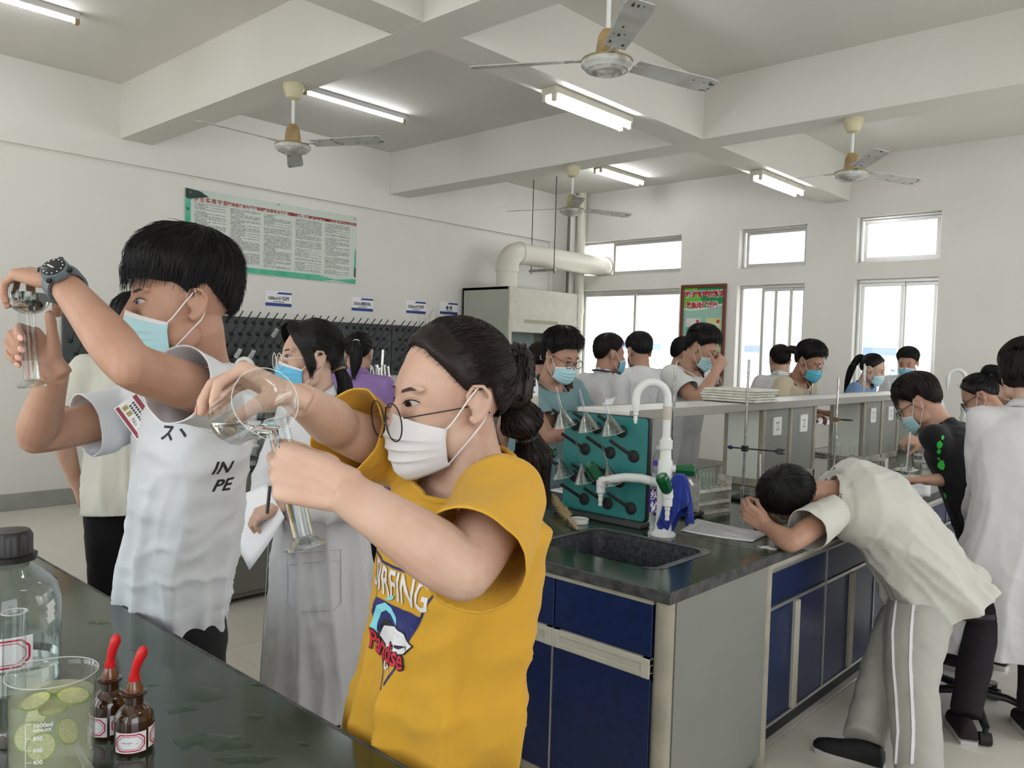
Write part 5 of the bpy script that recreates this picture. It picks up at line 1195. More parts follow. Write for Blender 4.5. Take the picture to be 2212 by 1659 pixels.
def fused(mb, voxel, smooth=4, fac=0.5):
    """one continuous surface out of overlapping closed shapes"""
    me = mb.mesh('tmp'); bm = bmesh.new(); bm.from_mesh(me); bmesh.ops.recalc_face_normals(bm, faces=bm.faces[:]); bm.to_mesh(me); bm.free()
    o = bpy.data.objects.new('tmp', me); C.objects.link(o)
    r = o.modifiers.new('r', 'REMESH'); r.mode = 'VOXEL'; r.voxel_size = voxel; r.adaptivity = 0
    if smooth: s = o.modifiers.new('s', 'SMOOTH'); s.iterations = smooth; s.factor = fac
    dg = bpy.context.evaluated_depsgraph_get(); out = bpy.data.meshes.new_from_object(o.evaluated_get(dg))
    bpy.data.objects.remove(o); bpy.data.meshes.remove(me)
    return out
def np_co(me):
    a = np.empty(len(me.vertices) * 3, np.float32); me.vertices.foreach_get('co', a); return a.reshape(-1, 3).astype(float)
def np_no(me):
    a = np.empty(len(me.vertices) * 3, np.float32); me.vertex_normals.foreach_get('vector', a) if hasattr(me, 'vertex_normals') else me.vertices.foreach_get('normal', a); return a.reshape(-1, 3).astype(float)
def set_co(me, a): me.vertices.foreach_set('co', a.astype(np.float32).ravel()); me.update()
def bvh_of(me): return BVHTree.FromPolygons([v.co for v in me.vertices], [tuple(p.vertices) for p in me.polygons])
def vnoise(p, seed=0, oct=2):
    """cheap vectorised value noise, -1..1"""
    tot = np.zeros(len(p)); amp = 1.0; q = p.copy()
    for o_ in range(oct):
        i = np.floor(q).astype(np.int64); f = q - i; f = f * f * (3 - 2 * f); acc = np.zeros(len(p))
        for dx in (0, 1):
            for dy in (0, 1):
                for dz in (0, 1):
                    h = ((i[:, 0] + dx) * 73856093) ^ ((i[:, 1] + dy) * 19349663) ^ ((i[:, 2] + dz) * 83492791) ^ (seed * 2654435)
                    h = (h ^ (h >> 13)) * 1274126177; val = ((h & 0xffff) / 32767.5) - 1
                    w = (f[:, 0] if dx else 1 - f[:, 0]) * (f[:, 1] if dy else 1 - f[:, 1]) * (f[:, 2] if dz else 1 - f[:, 2]); acc += w * val
        tot += acc * amp; amp *= 0.5; q = q * 2.03 + 5.1
    return tot / 1.5
def cut(me, planes):
    """trim openings: (point, outward normal, radius); what lies beyond the plane within the radius goes"""
    bm = bmesh.new(); bm.from_mesh(me)
    for p, n, r in planes:
        p, n = V(p), V(n).normalized()
        fs = [f for f in bm.faces if (f.calc_center_median() - p).length < r]
        geom = list({v for f in fs for v in f.verts}) + list({e for f in fs for e in f.edges}) + fs
        res = bmesh.ops.bisect_plane(bm, geom=geom, plane_co=p, plane_no=n, dist=1e-5)
        dead = [f for f in bm.faces if (f.calc_center_median() - p).length < r * 1.02 and (f.calc_center_median() - p).dot(n) > 1e-5]
        bmesh.ops.delete(bm, geom=dead, context='FACES')
    loose = [v for v in bm.verts if not v.link_faces]; bmesh.ops.delete(bm, geom=loose, context='VERTS')
    bm.to_mesh(me); bm.free(); me.update()
def rot(v, ax, deg): return Matrix.Rotation(math.radians(deg), 3, ax) @ V(v)

SKIN = {}
def skin(tone):
    if tone not in SKIN:
        c = {0: (0.54, 0.335, 0.245), 1: (0.445, 0.262, 0.185), 2: (0.575, 0.39, 0.30), 3: (0.37, 0.20, 0.135)}[tone]
        SKIN[tone] = mat('skin_%d' % tone, c, 0.48, sss=0.12, spec=0.35, nscale=16, ncol=(c[0] * 0.90, c[1] * 0.82, c[2] * 0.80), bump=0.035, bscale=240)
    return SKIN[tone]
HAIRM = {0: mat('black_hair', (0.009, 0.008, 0.008), 0.45, spec=0.3), 1: mat('brown_black_hair', (0.014, 0.0085, 0.007), 0.45, spec=0.28)}
def cloth(name, c, ncol=None, **k): return mat('cloth_' + name, c, 0.85, spec=0.2, bump=0.55, bscale=k.pop('bscale', 9) * 1.9, sheen=0.08, stretch=(1, 1, 0.32), **k)
WHITE_T = cloth('white', (0.66, 0.665, 0.665)); WHITE_C = cloth('coat_white', (0.64, 0.64, 0.655)); WHITE_W = cloth('warm_white', (0.60, 0.595, 0.54))
MASKB = mat('mask_blue', (0.20, 0.50, 0.66), 0.75); MASKL = mat('mask_pale_blue', (0.42, 0.66, 0.72), 0.75); MASKT = mat('mask_teal', (0.10, 0.42, 0.55), 0.75); MASKW = mat('mask_white', (0.72, 0.70, 0.72), 0.75); ELAS = mat('ear_loop', (0.75, 0.74, 0.74), 0.8)
BLACKC = cloth('black', (0.013, 0.013, 0.014))

def hand(mb, wrist, d, n, side, curl=(25, 30, 20), spread=6, k=1.0, thumb=(0.55, 0.65, 0.35), tcurl=20, fingers=None):
    """palm and five fingers; d = wrist to knuckles, n = palm normal, side +1 right / -1 left"""
    wrist = V(wrist); d = V(d).normalized(); n = V(n); n = (n - d * n.dot(d)).normalized(); s = d.cross(n) * side
    fl = [(0.043, 0.026, 0.022), (0.047, 0.030, 0.023), (0.044, 0.028, 0.022), (0.034, 0.021, 0.019)]; fr = [0.0088, 0.009, 0.0086, 0.0076]
    off = [0.031, 0.0105, -0.0095, -0.028]; kl = [0.090, 0.094, 0.089, 0.080]
    nails = []
    for i in range(4):
        kn = wrist + d * (kl[i] * k) + s * (off[i] * k)
        st = wrist + s * (off[i] * 0.50 * k) - d * 0.018
        mb.tube([st, st + (kn - st) * 0.5 + n * 0.002, kn], [0.0165 * k, 0.0160 * k, 0.0125 * k], 10)
        mb.ell(kn, 0.0118 * k, 10, 8)
        c = fingers[i] if fingers else curl
        a = spread * (1.5 - i) * 0.6
        fd = rot(d, n, a * side * (1)) if abs(a) > 0 else d
        # spread turns the finger towards the thumb side for the index, away for the little finger
        if fd.dot(s) * (1.5 - i) < 0: fd = rot(d, n, -a * side)
        axis = fd.cross(n).normalized(); p = kn; r = fr[i] * k
        pts = [p]; rs = [r * 1.12]
        ang = 0
        for j in range(3):
            ang += c[j]; q = rot(fd, axis, ang); L = fl[i][j] * k
            if j == 2:
                pts += [p + q * L * 0.55, p + q * L * 0.9, p + q * L]; rs += [r * 0.92, r * 0.78, r * 0.45]
                nn = -(rot(n, axis, ang)); nails.append((p + q * L * 0.62 + nn * r * 0.80, q, nn, r))
            else:
                pts += [p + q * L * 0.5, p + q * L]; rs += [r * 1.0, r * (1.03 - 0.04 * j)]
            p = p + q * L
        mb.tube(pts, rs, 10)
    tb = wrist + d * (0.022 * k) + s * (0.024 * k) + n * 0.006 * k
    td = (d * thumb[0] + s * thumb[1] + n * thumb[2]).normalized()
    ax = td.cross(n).normalized() if td.cross(n).length > 0.1 else td.cross(d).normalized()
    p1 = tb + td * 0.046 * k; t2 = rot(td, s.cross(n).normalized() if False else ax, tcurl * 0.5); 
    p2 = p1 + t2 * 0.034 * k; t3 = rot(t2, ax, tcurl); p3 = p2 + t3 * 0.026 * k
    mb.tube([tb, tb + td * 0.02 * k, p1, p1 + t2 * 0.017 * k, p2, p2 + t3 * 0.014 * k, p2 + t3 * 0.023 * k, p3], [0.017 * k, 0.0165 * k, 0.0125 * k, 0.0108 * k, 0.0110 * k, 0.0105 * k, 0.008 * k, 0.004 * k], 10)
    mb.tube([wrist - d * 0.012, wrist + s * 0.012 * k + d * 0.03 * k, p1 - td * 0.008], [0.02 * k, 0.018 * k, 0.012 * k], 10)
    nv = -(rot(n, ax, tcurl * 1.5)); nails.append((p2 + t3 * 0.015 * k + (nv - t3 * nv.dot(t3)).normalized() * 0.0085 * k, t3, (nv - t3 * nv.dot(t3)).normalized(), 0.0105 * k))
    return nails

def head_shape(mb, T, hs, ear=True, fem=False):
    """T maps head space (x right, y forward, z up, origin at eye level between the ears) to the world"""
    R3 = T.to_3x3()
    def E(c, r): mb.ell(T @ V(c), [q * hs for q in r], 28, 18, R3 * (1 / hs))
    jw = 0.92 if fem else 1.0
    E((0, -.018, .032), (.0755, .094, .086)); E((0, .026, .004), (.066, .063, .082)); E((0, .034, -.045), (.0575 * jw, .055, .060)); E((0, .036, -.080), (.046 * jw, .050, .038)); E((0, .066, -.096), (.022, .020, .017))
    for s in (-1, 1):
        E((.036 * s, .060, -.028), (.026, .024, .024)); E((.052 * s, .012, -.065), (.018, .035, .032)); E((.034 * s, .069, .0245), (.026, .010, .0075))
        if ear:
            mb.ell(T @ V((.076 * s, -.014, -.010)), (.0075 * hs, .015 * hs, .026 * hs), 14, 10, R3 * (1 / hs))
            pts = [(.077, .002, -.012), (.080, .006, .008), (.084, -.004, .022), (.087, -.020, .020), (.087, -.031, .004), (.084, -.028, -.014), (.080, -.014, -.030), (.077, -.003, -.036), (.075, .003, -.026)]
            mb.tube([T @ V((p[0] * s, p[1], p[2])) for p in pts], [.0042 * hs] * 6 + [.0055 * hs, .006 * hs, .004 * hs], 8)
    mb.tube([T @ V(p) for p in ((0, .078, .016), (0, .088, .002), (0, .100, -.020), (0, .106, -.032))], [.0095 * hs, .0085 * hs, .0105 * hs, .0115 * hs], 12)
    for s in (-1, 1): E((.012 * s, .094, -.036), (.0085, .011, .0085))
    E((0, .086, -.062), (.024, .012, .008)); E((0, .084, -.073), (.019, .012, .007))

def head_T(c, look, up=None, hs=1.0):
    y = V(look).normalized(); u = V(up) if up is not None else Z
    x = y.cross(u).normalized(); z = x.cross(y)
    T = Matrix.Identity(4)
    for i in range(3): T[i][0], T[i][1], T[i][2], T[i][3] = x[i] * hs, y[i] * hs, z[i] * hs, c[i]
    return T
C0 = V((0, -.016, .026)); CR_ = V((.0785, .0965, .0925))
def shell_r(d): return 1.0 / math.sqrt((d.x / CR_.x) ** 2 + (d.y / CR_.y) ** 2 + (d.z / CR_.z) ** 2)
def dir_ae(az, el): a, e = math.radians(az), math.radians(el); return V((math.sin(a) * math.cos(e), math.cos(a) * math.cos(e), math.sin(e)))
def interp(az, tab):
    a = abs(az)
    for (a0, e0), (a1, e1) in zip(tab[:-1], tab[1:]):
        if a0 <= a <= a1: return e0 + (e1 - e0) * (a - a0) / max(1e-6, a1 - a0)
    return tab[-1][1]
SHORT = [(0, 27), (30, 26), (50, 16), (64, 4), (74, -10), (82, -16), (90, 2), (104, 4), (116, -24), (140, -44), (180, -48)]
LONGH = [(0, 44), (25, 40), (48, 24), (62, 8), (76, -10), (88, -4), (104, -2), (118, -28), (140, -42), (180, -48)]
BOB = [(0, 20), (30, 14), (50, -10), (62, -50), (90, -64), (130, -64), (180, -62)]
def slerp(a, b, t):
    w = math.acos(max(-1, min(1, a.dot(b))))
    if w < 1e-4: return a.copy()
    return (a * math.sin((1 - t) * w) + b * math.sin(t * w)) / math.sin(w)
def strand(mb, pts, w, nrm=None):
    n = len(pts); vs = []; fs = []
    for i, p in enumerate(pts):
        t = (pts[min(i + 1, n - 1)] - pts[max(0, i - 1)]); t = t.normalized() if t.length > 1e-9 else Z
        d, u, v = frame_for(t); ww = w * (1 - 0.85 * (i / (n - 1)) ** 1.5)
        vs += [p + u * ww, p - u * ww * .5 + v * ww * .86, p - u * ww * .5 - v * ww * .86]
    for i in range(n - 1):
        for k in range(3): fs.append((i * 3 + k, i * 3 + (k + 1) % 3, i * 3 + 3 + (k + 1) % 3, i * 3 + 3 + k))
    mb.add(vs, fs)
def hug(d): return 0.38 + 0.62 * max(0, min(1, (d.z + 0.05) / 0.6))
def hair_shell(mb, T, tab, thick, fade=0.3, rnd=None, dens=1, puff=None):
    na, nt = 56 * dens, 14 * dens; vs = []; fs = []
    sd = random.random() * 50
    for j in range(nt + 1):
        t = j / nt
        for i in range(na):
            az = -180 + 360 * i / na; eb = interp(az, tab); el = eb + (90 - eb) * t; d = dir_ae(az, el)
            th = thick * min(1, (t / fade)) ** 0.7 if fade > 0 else thick
            th *= hug(d)
            pf = puff(d) if puff else 0
            r = shell_r(d) * 0.995 + th + pf * min(1, t / max(fade, .05)) + 0.002 * mnoise.noise((d.x * 6 + sd, d.y * 6, d.z * 6))
            vs.append(T @ (C0 + d * r))
    for j in range(nt):
        for i in range(na):
            a = j * na + i; b = j * na + (i + 1) % na; fs.append((a, b, b + na, a + na))
    mb.add(vs, fs)
def hair_short(T, m_, parent, thick=0.020, n=900, fringe=12, tab=SHORT, seed=1, spike=0.006, w=0.0011, puff=None, whorl=(0, -0.45, 0.9), fade=0.32):
    random.seed(seed); mb = MB(); hair_shell(mb, T, tab, thick, fade=fade, puff=puff)
    w0 = V(whorl).normalized()
    for k in range(n):
        az = random.uniform(-180, 180); eb = interp(az, tab); front = max(0, 1 - abs(az) / 60)
        e = dir_ae(az + random.uniform(-6, 6), eb + random.uniform(-7, 12) - front * fringe * random.uniform(0.2, 1.0))
        s0 = random.uniform(0.0, 0.78); s1 = min(1.0, s0 + random.uniform(0.28, 0.5)) if random.random() < .7 else 1.0
        pts = []; lift = random.uniform(0.2, 1.0) * spike
        a = dir_ae(random.uniform(-180, 180), 90 - random.uniform(0, 12)); st = (w0 * 0.8 + a * 0.2).normalized()
        for q in range(6):
            t = s0 + (s1 - s0) * q / 5; d = slerp(st, e, t); eb2 = interp(math.degrees(math.atan2(d.x, d.y)), tab)
            el = math.degrees(math.asin(max(-1, min(1, d.z)))); tt = max(0, (el - eb2) / (90 - eb2)) if eb2 < 89 else 1
            th = thick * hug(d) * min(1, tt / max(fade, .05)) ** 0.7; pf = puff(d) * min(1, tt / .3) if puff else 0
            low = front * 0.016 if el < eb2 + 8 else 0
            r = shell_r(d) + th + pf + 0.0005 + lift * (q / 5) ** 2 + low * (1 if t > .7 else t)
            pts.append(T @ (C0 + d * r))
        strand(mb, pts, w * T.median_scale * random.uniform(0.7, 1.4) if hasattr(T, 'median_scale') else w)
    return obj('hair', mb, m_, parent, True)
def hair_back(T, m_, parent, tie, n=700, thick=0.010, tab=LONGH, seed=1, w=0.0011, wisps=40):
    """hair combed back from the hairline to the tie point (head space direction)"""
    random.seed(seed); mb = MB(); hair_shell(mb, T, tab, thick, fade=0.12); td = V(tie).normalized()
    for k in range(n):
        az = random.uniform(-180, 180); eb = interp(az, tab); s = dir_ae(az, eb + abs(random.gauss(0, 9)))
        soft = random.random() < .35
        if soft: s = dir_ae(az, eb - random.uniform(0, 7) * (1 if abs(az) < 75 else .3))
        s0 = 0 if random.random() < .5 else random.uniform(0, .6)
        if soft: s0 = 0
        pts = []; j_ = random.uniform(0.0005, 0.0035)
        for q in range(8):
            t = s0 + (1 - s0) * q / 7; d = slerp(s, td, t)
            th = thick * hug(d) * min(1, 0.25 + t * 3); pts.append(T @ (C0 + d * (shell_r(d) + (th if not soft else th * min(1, t * 3)) + j_ * math.sin(PI * q / 7) + 0.0006)))
        strand(mb, pts[::-1] if soft else pts, w * (.75 if soft else 1))
    for k in range(wisps):
        az = random.uniform(-110, 110); eb = interp(az, tab); d = dir_ae(az, eb + random.uniform(-3, 30)); p = T @ (C0 + d * (shell_r(d) + thick * .8)); R3 = T.to_3x3()
        v = (R3 @ V((random.gauss(0, .4), random.uniform(-1, .2), random.uniform(-.2, .6)))).normalized(); nrm = (R3 @ d).normalized(); pts = [p]
        for q in range(5): v = (v + nrm * 0.10 + V((random.gauss(0, .15), random.gauss(0, .15), -.18))).normalized(); pts.append(pts[-1] + v * 0.009)
        strand(mb, pts, w * 0.4)
    return obj('hair', mb, m_, parent, True)
def ponytail(path, rad, m_, parent, n=260, seed=3, ties=(), w=0.0012, name='ponytail'):
    random.seed(seed); P_, R_s = smoothpath(path, rad, 6); mb = MB(); mb.tube(P_, [r * 0.92 for r in R_s], 14)
    L = len(P_)
    for k in range(n):
        a = random.uniform(0, 2 * PI); rr = random.uniform(0.75, 1.06); i0 = random.randint(0, max(0, L // 2)); pts = []
        st = max(1, (L - i0) // 9)
        for i in range(i0, L, st):
            t = (P_[min(i + 1, L - 1)] - P_[max(i - 1, 0)]).normalized(); d, u, v = frame_for(t)
            pts.append(P_[i] + (u * math.cos(a) + v * math.sin(a)) * R_s[i] * rr)
        t = (P_[-1] - P_[-2]).normalized(); pts.append(pts[-1] + t * random.uniform(0.0, 0.03) + V((random.gauss(0, .003), random.gauss(0, .003), 0)))
        if len(pts) > 2: strand(mb, pts, w)
    o = obj(name, mb, m_, parent, True)
    for (i, c_) in ties:
        p = V(path[i]); t = (V(path[min(i + 1, len(path) - 1)]) - V(path[max(0, i - 1)])).normalized(); d, u, v = frame_for(t)
        tb = MB(); tb.tube([p + (u * math.cos(a) + v * math.sin(a)) * (rad[i] * 1.0) for a in np.linspace(0, 2 * PI, 17)], 0.0042, 8, False); obj('hair_tie', tb, c_, o)
    return o
def mask(T, m_, parent, hs=1.0, loops=True, low=0.0, cover=0.0, side=(-1, 1), inner=None):
    """pleated surgical mask following the lower face"""
    n, m2 = 34, 22; vs = []; A = 76
    for j in range(m2 + 1):
        v = j / m2
        for i in range(n + 1):
            u = i / n; az = -A + 2 * A * u; a = math.radians(az); s = abs(az) / A
            zt = -0.010 - 0.030 * s ** 1.3 - low; zb = -0.122 + 0.024 * s ** 1.5 - low * .6
            z = zb + (zt - zb) * v
            wx = 0.0715 - 0.010 * max(0, (-z - 0.05) / 0.07); front = 0.112 - 0.012 * max(0, (-z - 0.055) / 0.065) ** 1.2
            if v > 0.75: front -= 0.010 * (v - 0.75) / 0.25
            if v < 0.12: front -= 0.012 * (0.12 - v) / 0.12
            cy = 0.012; x = wx * math.sin(a); y = cy + (front - cy) * max(0, math.cos(a)) ** 0.80
            pl = 0
            for q in (0.30, 0.48, 0.66):
                dd = (v - q) / 0.09
                if 0 <= dd < 1: pl += 0.0042 * (1 - dd)
            amp = (1 - s ** 2.5)
            y += pl * amp; x += pl * 0.3 * amp * (1 if x > 0 else -1)
            vs.append(T @ V((x, y, z)))
    fs = [(j * (n + 1) + i, j * (n + 1) + i + 1, (j + 1) * (n + 1) + i + 1, (j + 1) * (n + 1) + i) for j in range(m2) for i in range(n)]
    mb = MB(); mb.add(vs, fs); o = obj('face_mask', mb, m_, parent, 0.5)
    if m_.name in ('mask_pale_blue', 'mask_blue', 'mask_bright_blue'):
        o.data.materials.append(MASKW)
        for p in o.data.polygons:
            if p.index // n >= m2 - 2: p.material_index = 1
    md = o.modifiers.new('t', 'SOLIDIFY'); md.thickness = 0.0012 * hs; md.offset = 1
    if loops:
        a = math.radians(A); 
        for s in side:
            tp = V((0.0715 * math.sin(a) * s, 0.012 + 0.10 * math.cos(a) ** .8, -0.041 - low)); bt = V((0.064 * math.sin(a) * s, 0.012 + 0.09 * math.cos(a) ** .8, -0.097 - low * .6))
            lb = MB(); pts = [tp, tp + V((0.007 * s, -0.012, 0.012)), V((.0835 * s, -.002, 0.010)), V((.086 * s, -.018, 0.020)), V((.084 * s, -.030, 0.0)), V((.078 * s, -.022, -0.032)), V((.0765 * s, 0.0, -0.055)), bt]
            pp, rr = smoothpath(pts, [0.0013] * 8, 4); lb.tube([T @ p for p in pp], [r * hs for r in rr], 7); obj('ear_loop', lb, ELAS, o)
        mb2 = MB(); 
    return o
def glasses(T, m_, parent, hs=1.0, r=0.0245, wire=0.0011, dy=0.0, dz=0.0, shape=1.0, tilt=0.0):
    mb = MB(); yy = 0.104 + dy; zz = -0.004 + dz
    for s in (-1, 1):
        ps = [T @ V((s * 0.034 + r * math.cos(a) * 1.05, yy - 0.10 * abs(s * 0.034 + r * math.cos(a)) ** 1.4 - tilt * math.sin(a) * r, zz + shape * r * math.sin(a))) for a in np.linspace(0, 2 * PI, 37)]
        mb.tube(ps, wire * hs, 8, False)
        q = V((s * 0.0605, yy - 0.008, zz + 0.008)); mb.tube([T @ q, T @ V((s * 0.074, yy - 0.02, zz + 0.010)), T @ V((s * 0.079, 0.02, zz + 0.012)), T @ V((s * 0.080, -0.012, zz + 0.014)), T @ V((s * 0.081, -0.03, zz - 0.002))], wire * 0.9 * hs, 8)
    mb.tube([T @ V((-0.0095, yy - 0.002, zz + 0.004)), T @ V((0, yy + 0.001, zz + 0.009)), T @ V((0.0095, yy - 0.002, zz + 0.004))], wire * hs, 8)
    o = obj('glasses', mb, m_, parent, True)
    for s in (-1, 1):
        lb = MB(); cs = [V((s * 0.034 + (r - .0005) * math.cos(a) * 1.05, yy - 0.10 * abs(s * 0.034 + r * math.cos(a)) ** 1.4 - tilt * math.sin(a) * r, zz + shape * (r - .0005) * math.sin(a))) for a in np.linspace(0, 2 * PI, 33)[:-1]]
        c = V((s * 0.034, yy - 0.10 * 0.034 ** 1.4 + 0.002, zz)); lb.add([T @ c] + [T @ p for p in cs], [(0, 1 + i, 1 + (i + 1) % 32) for i in range(32)]); obj('lens', lb, M['lens'], o)
    return o
EYEW = mat('eye_white', (0.46, 0.42, 0.40), 0.25); IRIS = mat('iris_brown', (0.022, 0.011, 0.007), 0.12); PUP = mat('pupil_black', (0.004, 0.004, 0.004), 0.1); LASH = mat('lash_dark', (0.016, 0.010, 0.009), 0.6); BROW = mat('brow_dark', (0.045, 0.027, 0.02), 0.8); LIDM = mat('lid_shadow', (0.34, 0.17, 0.11), 0.6)
def face_marks(T, bvh, parent, hs, gaze=(0, 0), openf=1.0, brow_lift=0.0, brow=True):
    inv = T.inverted()
    def pr(x, z, off):
        o = T @ V((x, 0.145, z)); d = (T.to_3x3() @ V((0, -1, 0))).normalized(); h = bvh.ray_cast(o, d)
        if h[0] is None: return T @ V((x, 0.07, z))
        return h[0] - d * off * hs
    for s in (-1, 1):
        cx, cz, W = 0.0315 * s, 0.0025, 0.0145
        up = lambda t: cz + 0.0062 * openf * (1 - abs(t) ** 2.2) + 0.0012 * t * 1.0
        lo = lambda t: cz - 0.0042 * (1 - abs(t) ** 2.0) + 0.0012 * t
        ts = np.linspace(-1, 1, 15)      # t = +1 on the outer side
        X = lambda t: cx + s * t * W
        mb = MB(); top = [pr(X(t), up(t), 0.0005) for t in ts]; bot = [pr(X(t), lo(t), 0.0005) for t in ts]; mid = [pr(X(t), (up(t) + lo(t)) / 2, 0.0012 + 0.0016 * (1 - t * t)) for t in ts]
        mb.add(top + mid + bot, [(i, i + 1, 16 + i, 15 + i) for i in range(14)] + [(15 + i, 16 + i, 31 + i, 30 + i) for i in range(14)]); eo = obj('eye', mb, EYEW, parent, True)
        for rr, mm, off, nm in ((0.0068, IRIS, 0.0034, 'iris'), (0.0030, PUP, 0.0039, 'pupil')):
            ps = []; gx, gz = cx + gaze[0], cz + 0.0006 + gaze[1]
            for a in np.linspace(0, 2 * PI, 25)[:-1]:
                x = gx + rr * math.cos(a); t = max(-1, min(1, (x - cx) * s / W)); z = max(lo(t), min(up(t), gz + rr * math.sin(a))); ps.append(pr(x, z, off * (1 - 0.6 * abs(t))))
            ib = MB(); ib.add([pr(gx, gz, off)] + ps, [(0, 1 + i, 1 + (i + 1) % 24) for i in range(24)]); obj(nm, ib, mm, eo, True)
        lb = MB(); ext = [-1.02] + list(ts[1:]) + [1.14]
        a_ = [pr(X(t), up(t) - 0.0002 if abs(t) < 1.05 else cz - 0.0005, 0.0016) for t in ext]; b_ = [pr(X(t), (up(t) + 0.0022 * (0.6 + 0.5 * (t + 1) / 2)) if abs(t) < 1.05 else cz + 0.0004, 0.0026) for t in ext]
        k = len(ext); lb.add(a_ + b_, [(i, i + 1, k + i + 1, k + i) for i in range(k - 1)]); obj('upper_lid', lb, LASH, eo, True)
        cb = MB(); a_ = [pr(X(t), up(t) + 0.0042, 0.0005) for t in ts]; b_ = [pr(X(t), up(t) + 0.0050, 0.0005) for t in ts]; cb.add(a_ + b_, [(i, i + 1, 16 + i, 15 + i) for i in range(14)]); obj('lid_crease', cb, LIDM, eo, True)
        if brow:
            bb = MB(); a_, b_ = [], []
            for t in np.linspace(0, 1, 11):
                x = s * (0.0145 + 0.036 * t); z = 0.0215 + brow_lift + 0.0045 * math.sin(min(1, t * 1.25) * PI * 0.62) - 0.004 * max(0, t - .65); wd = 0.0030 * (0.75 + 0.4 * t) * (1 - 0.85 * max(0, (t - .5) / .5))
                a_.append(pr(x, z - wd, 0.0018)); b_.append(pr(x, z + wd, 0.0018))
            bb.add(a_ + b_, [(i, i + 1, 12 + i, 11 + i) for i in range(10)]); obj('eyebrow', bb, BROW, parent, True)
def ik(a, b, L1, L2, pole):
    a, b, pole = V(a), V(b), V(pole); d = b - a; L = min(d.length, (L1 + L2) * 0.995); d.normalize()
    x = (L1 * L1 - L2 * L2 + L * L) / (2 * L); h = math.sqrt(max(1e-6, L1 * L1 - x * x)); p = pole - d * pole.dot(d)
    p = p.normalized() if p.length > 1e-5 else frame_for(d)[1]
    return a + d * x + p * h
NAIL = mat('finger_nail', (0.66, 0.36, 0.30), 0.25)
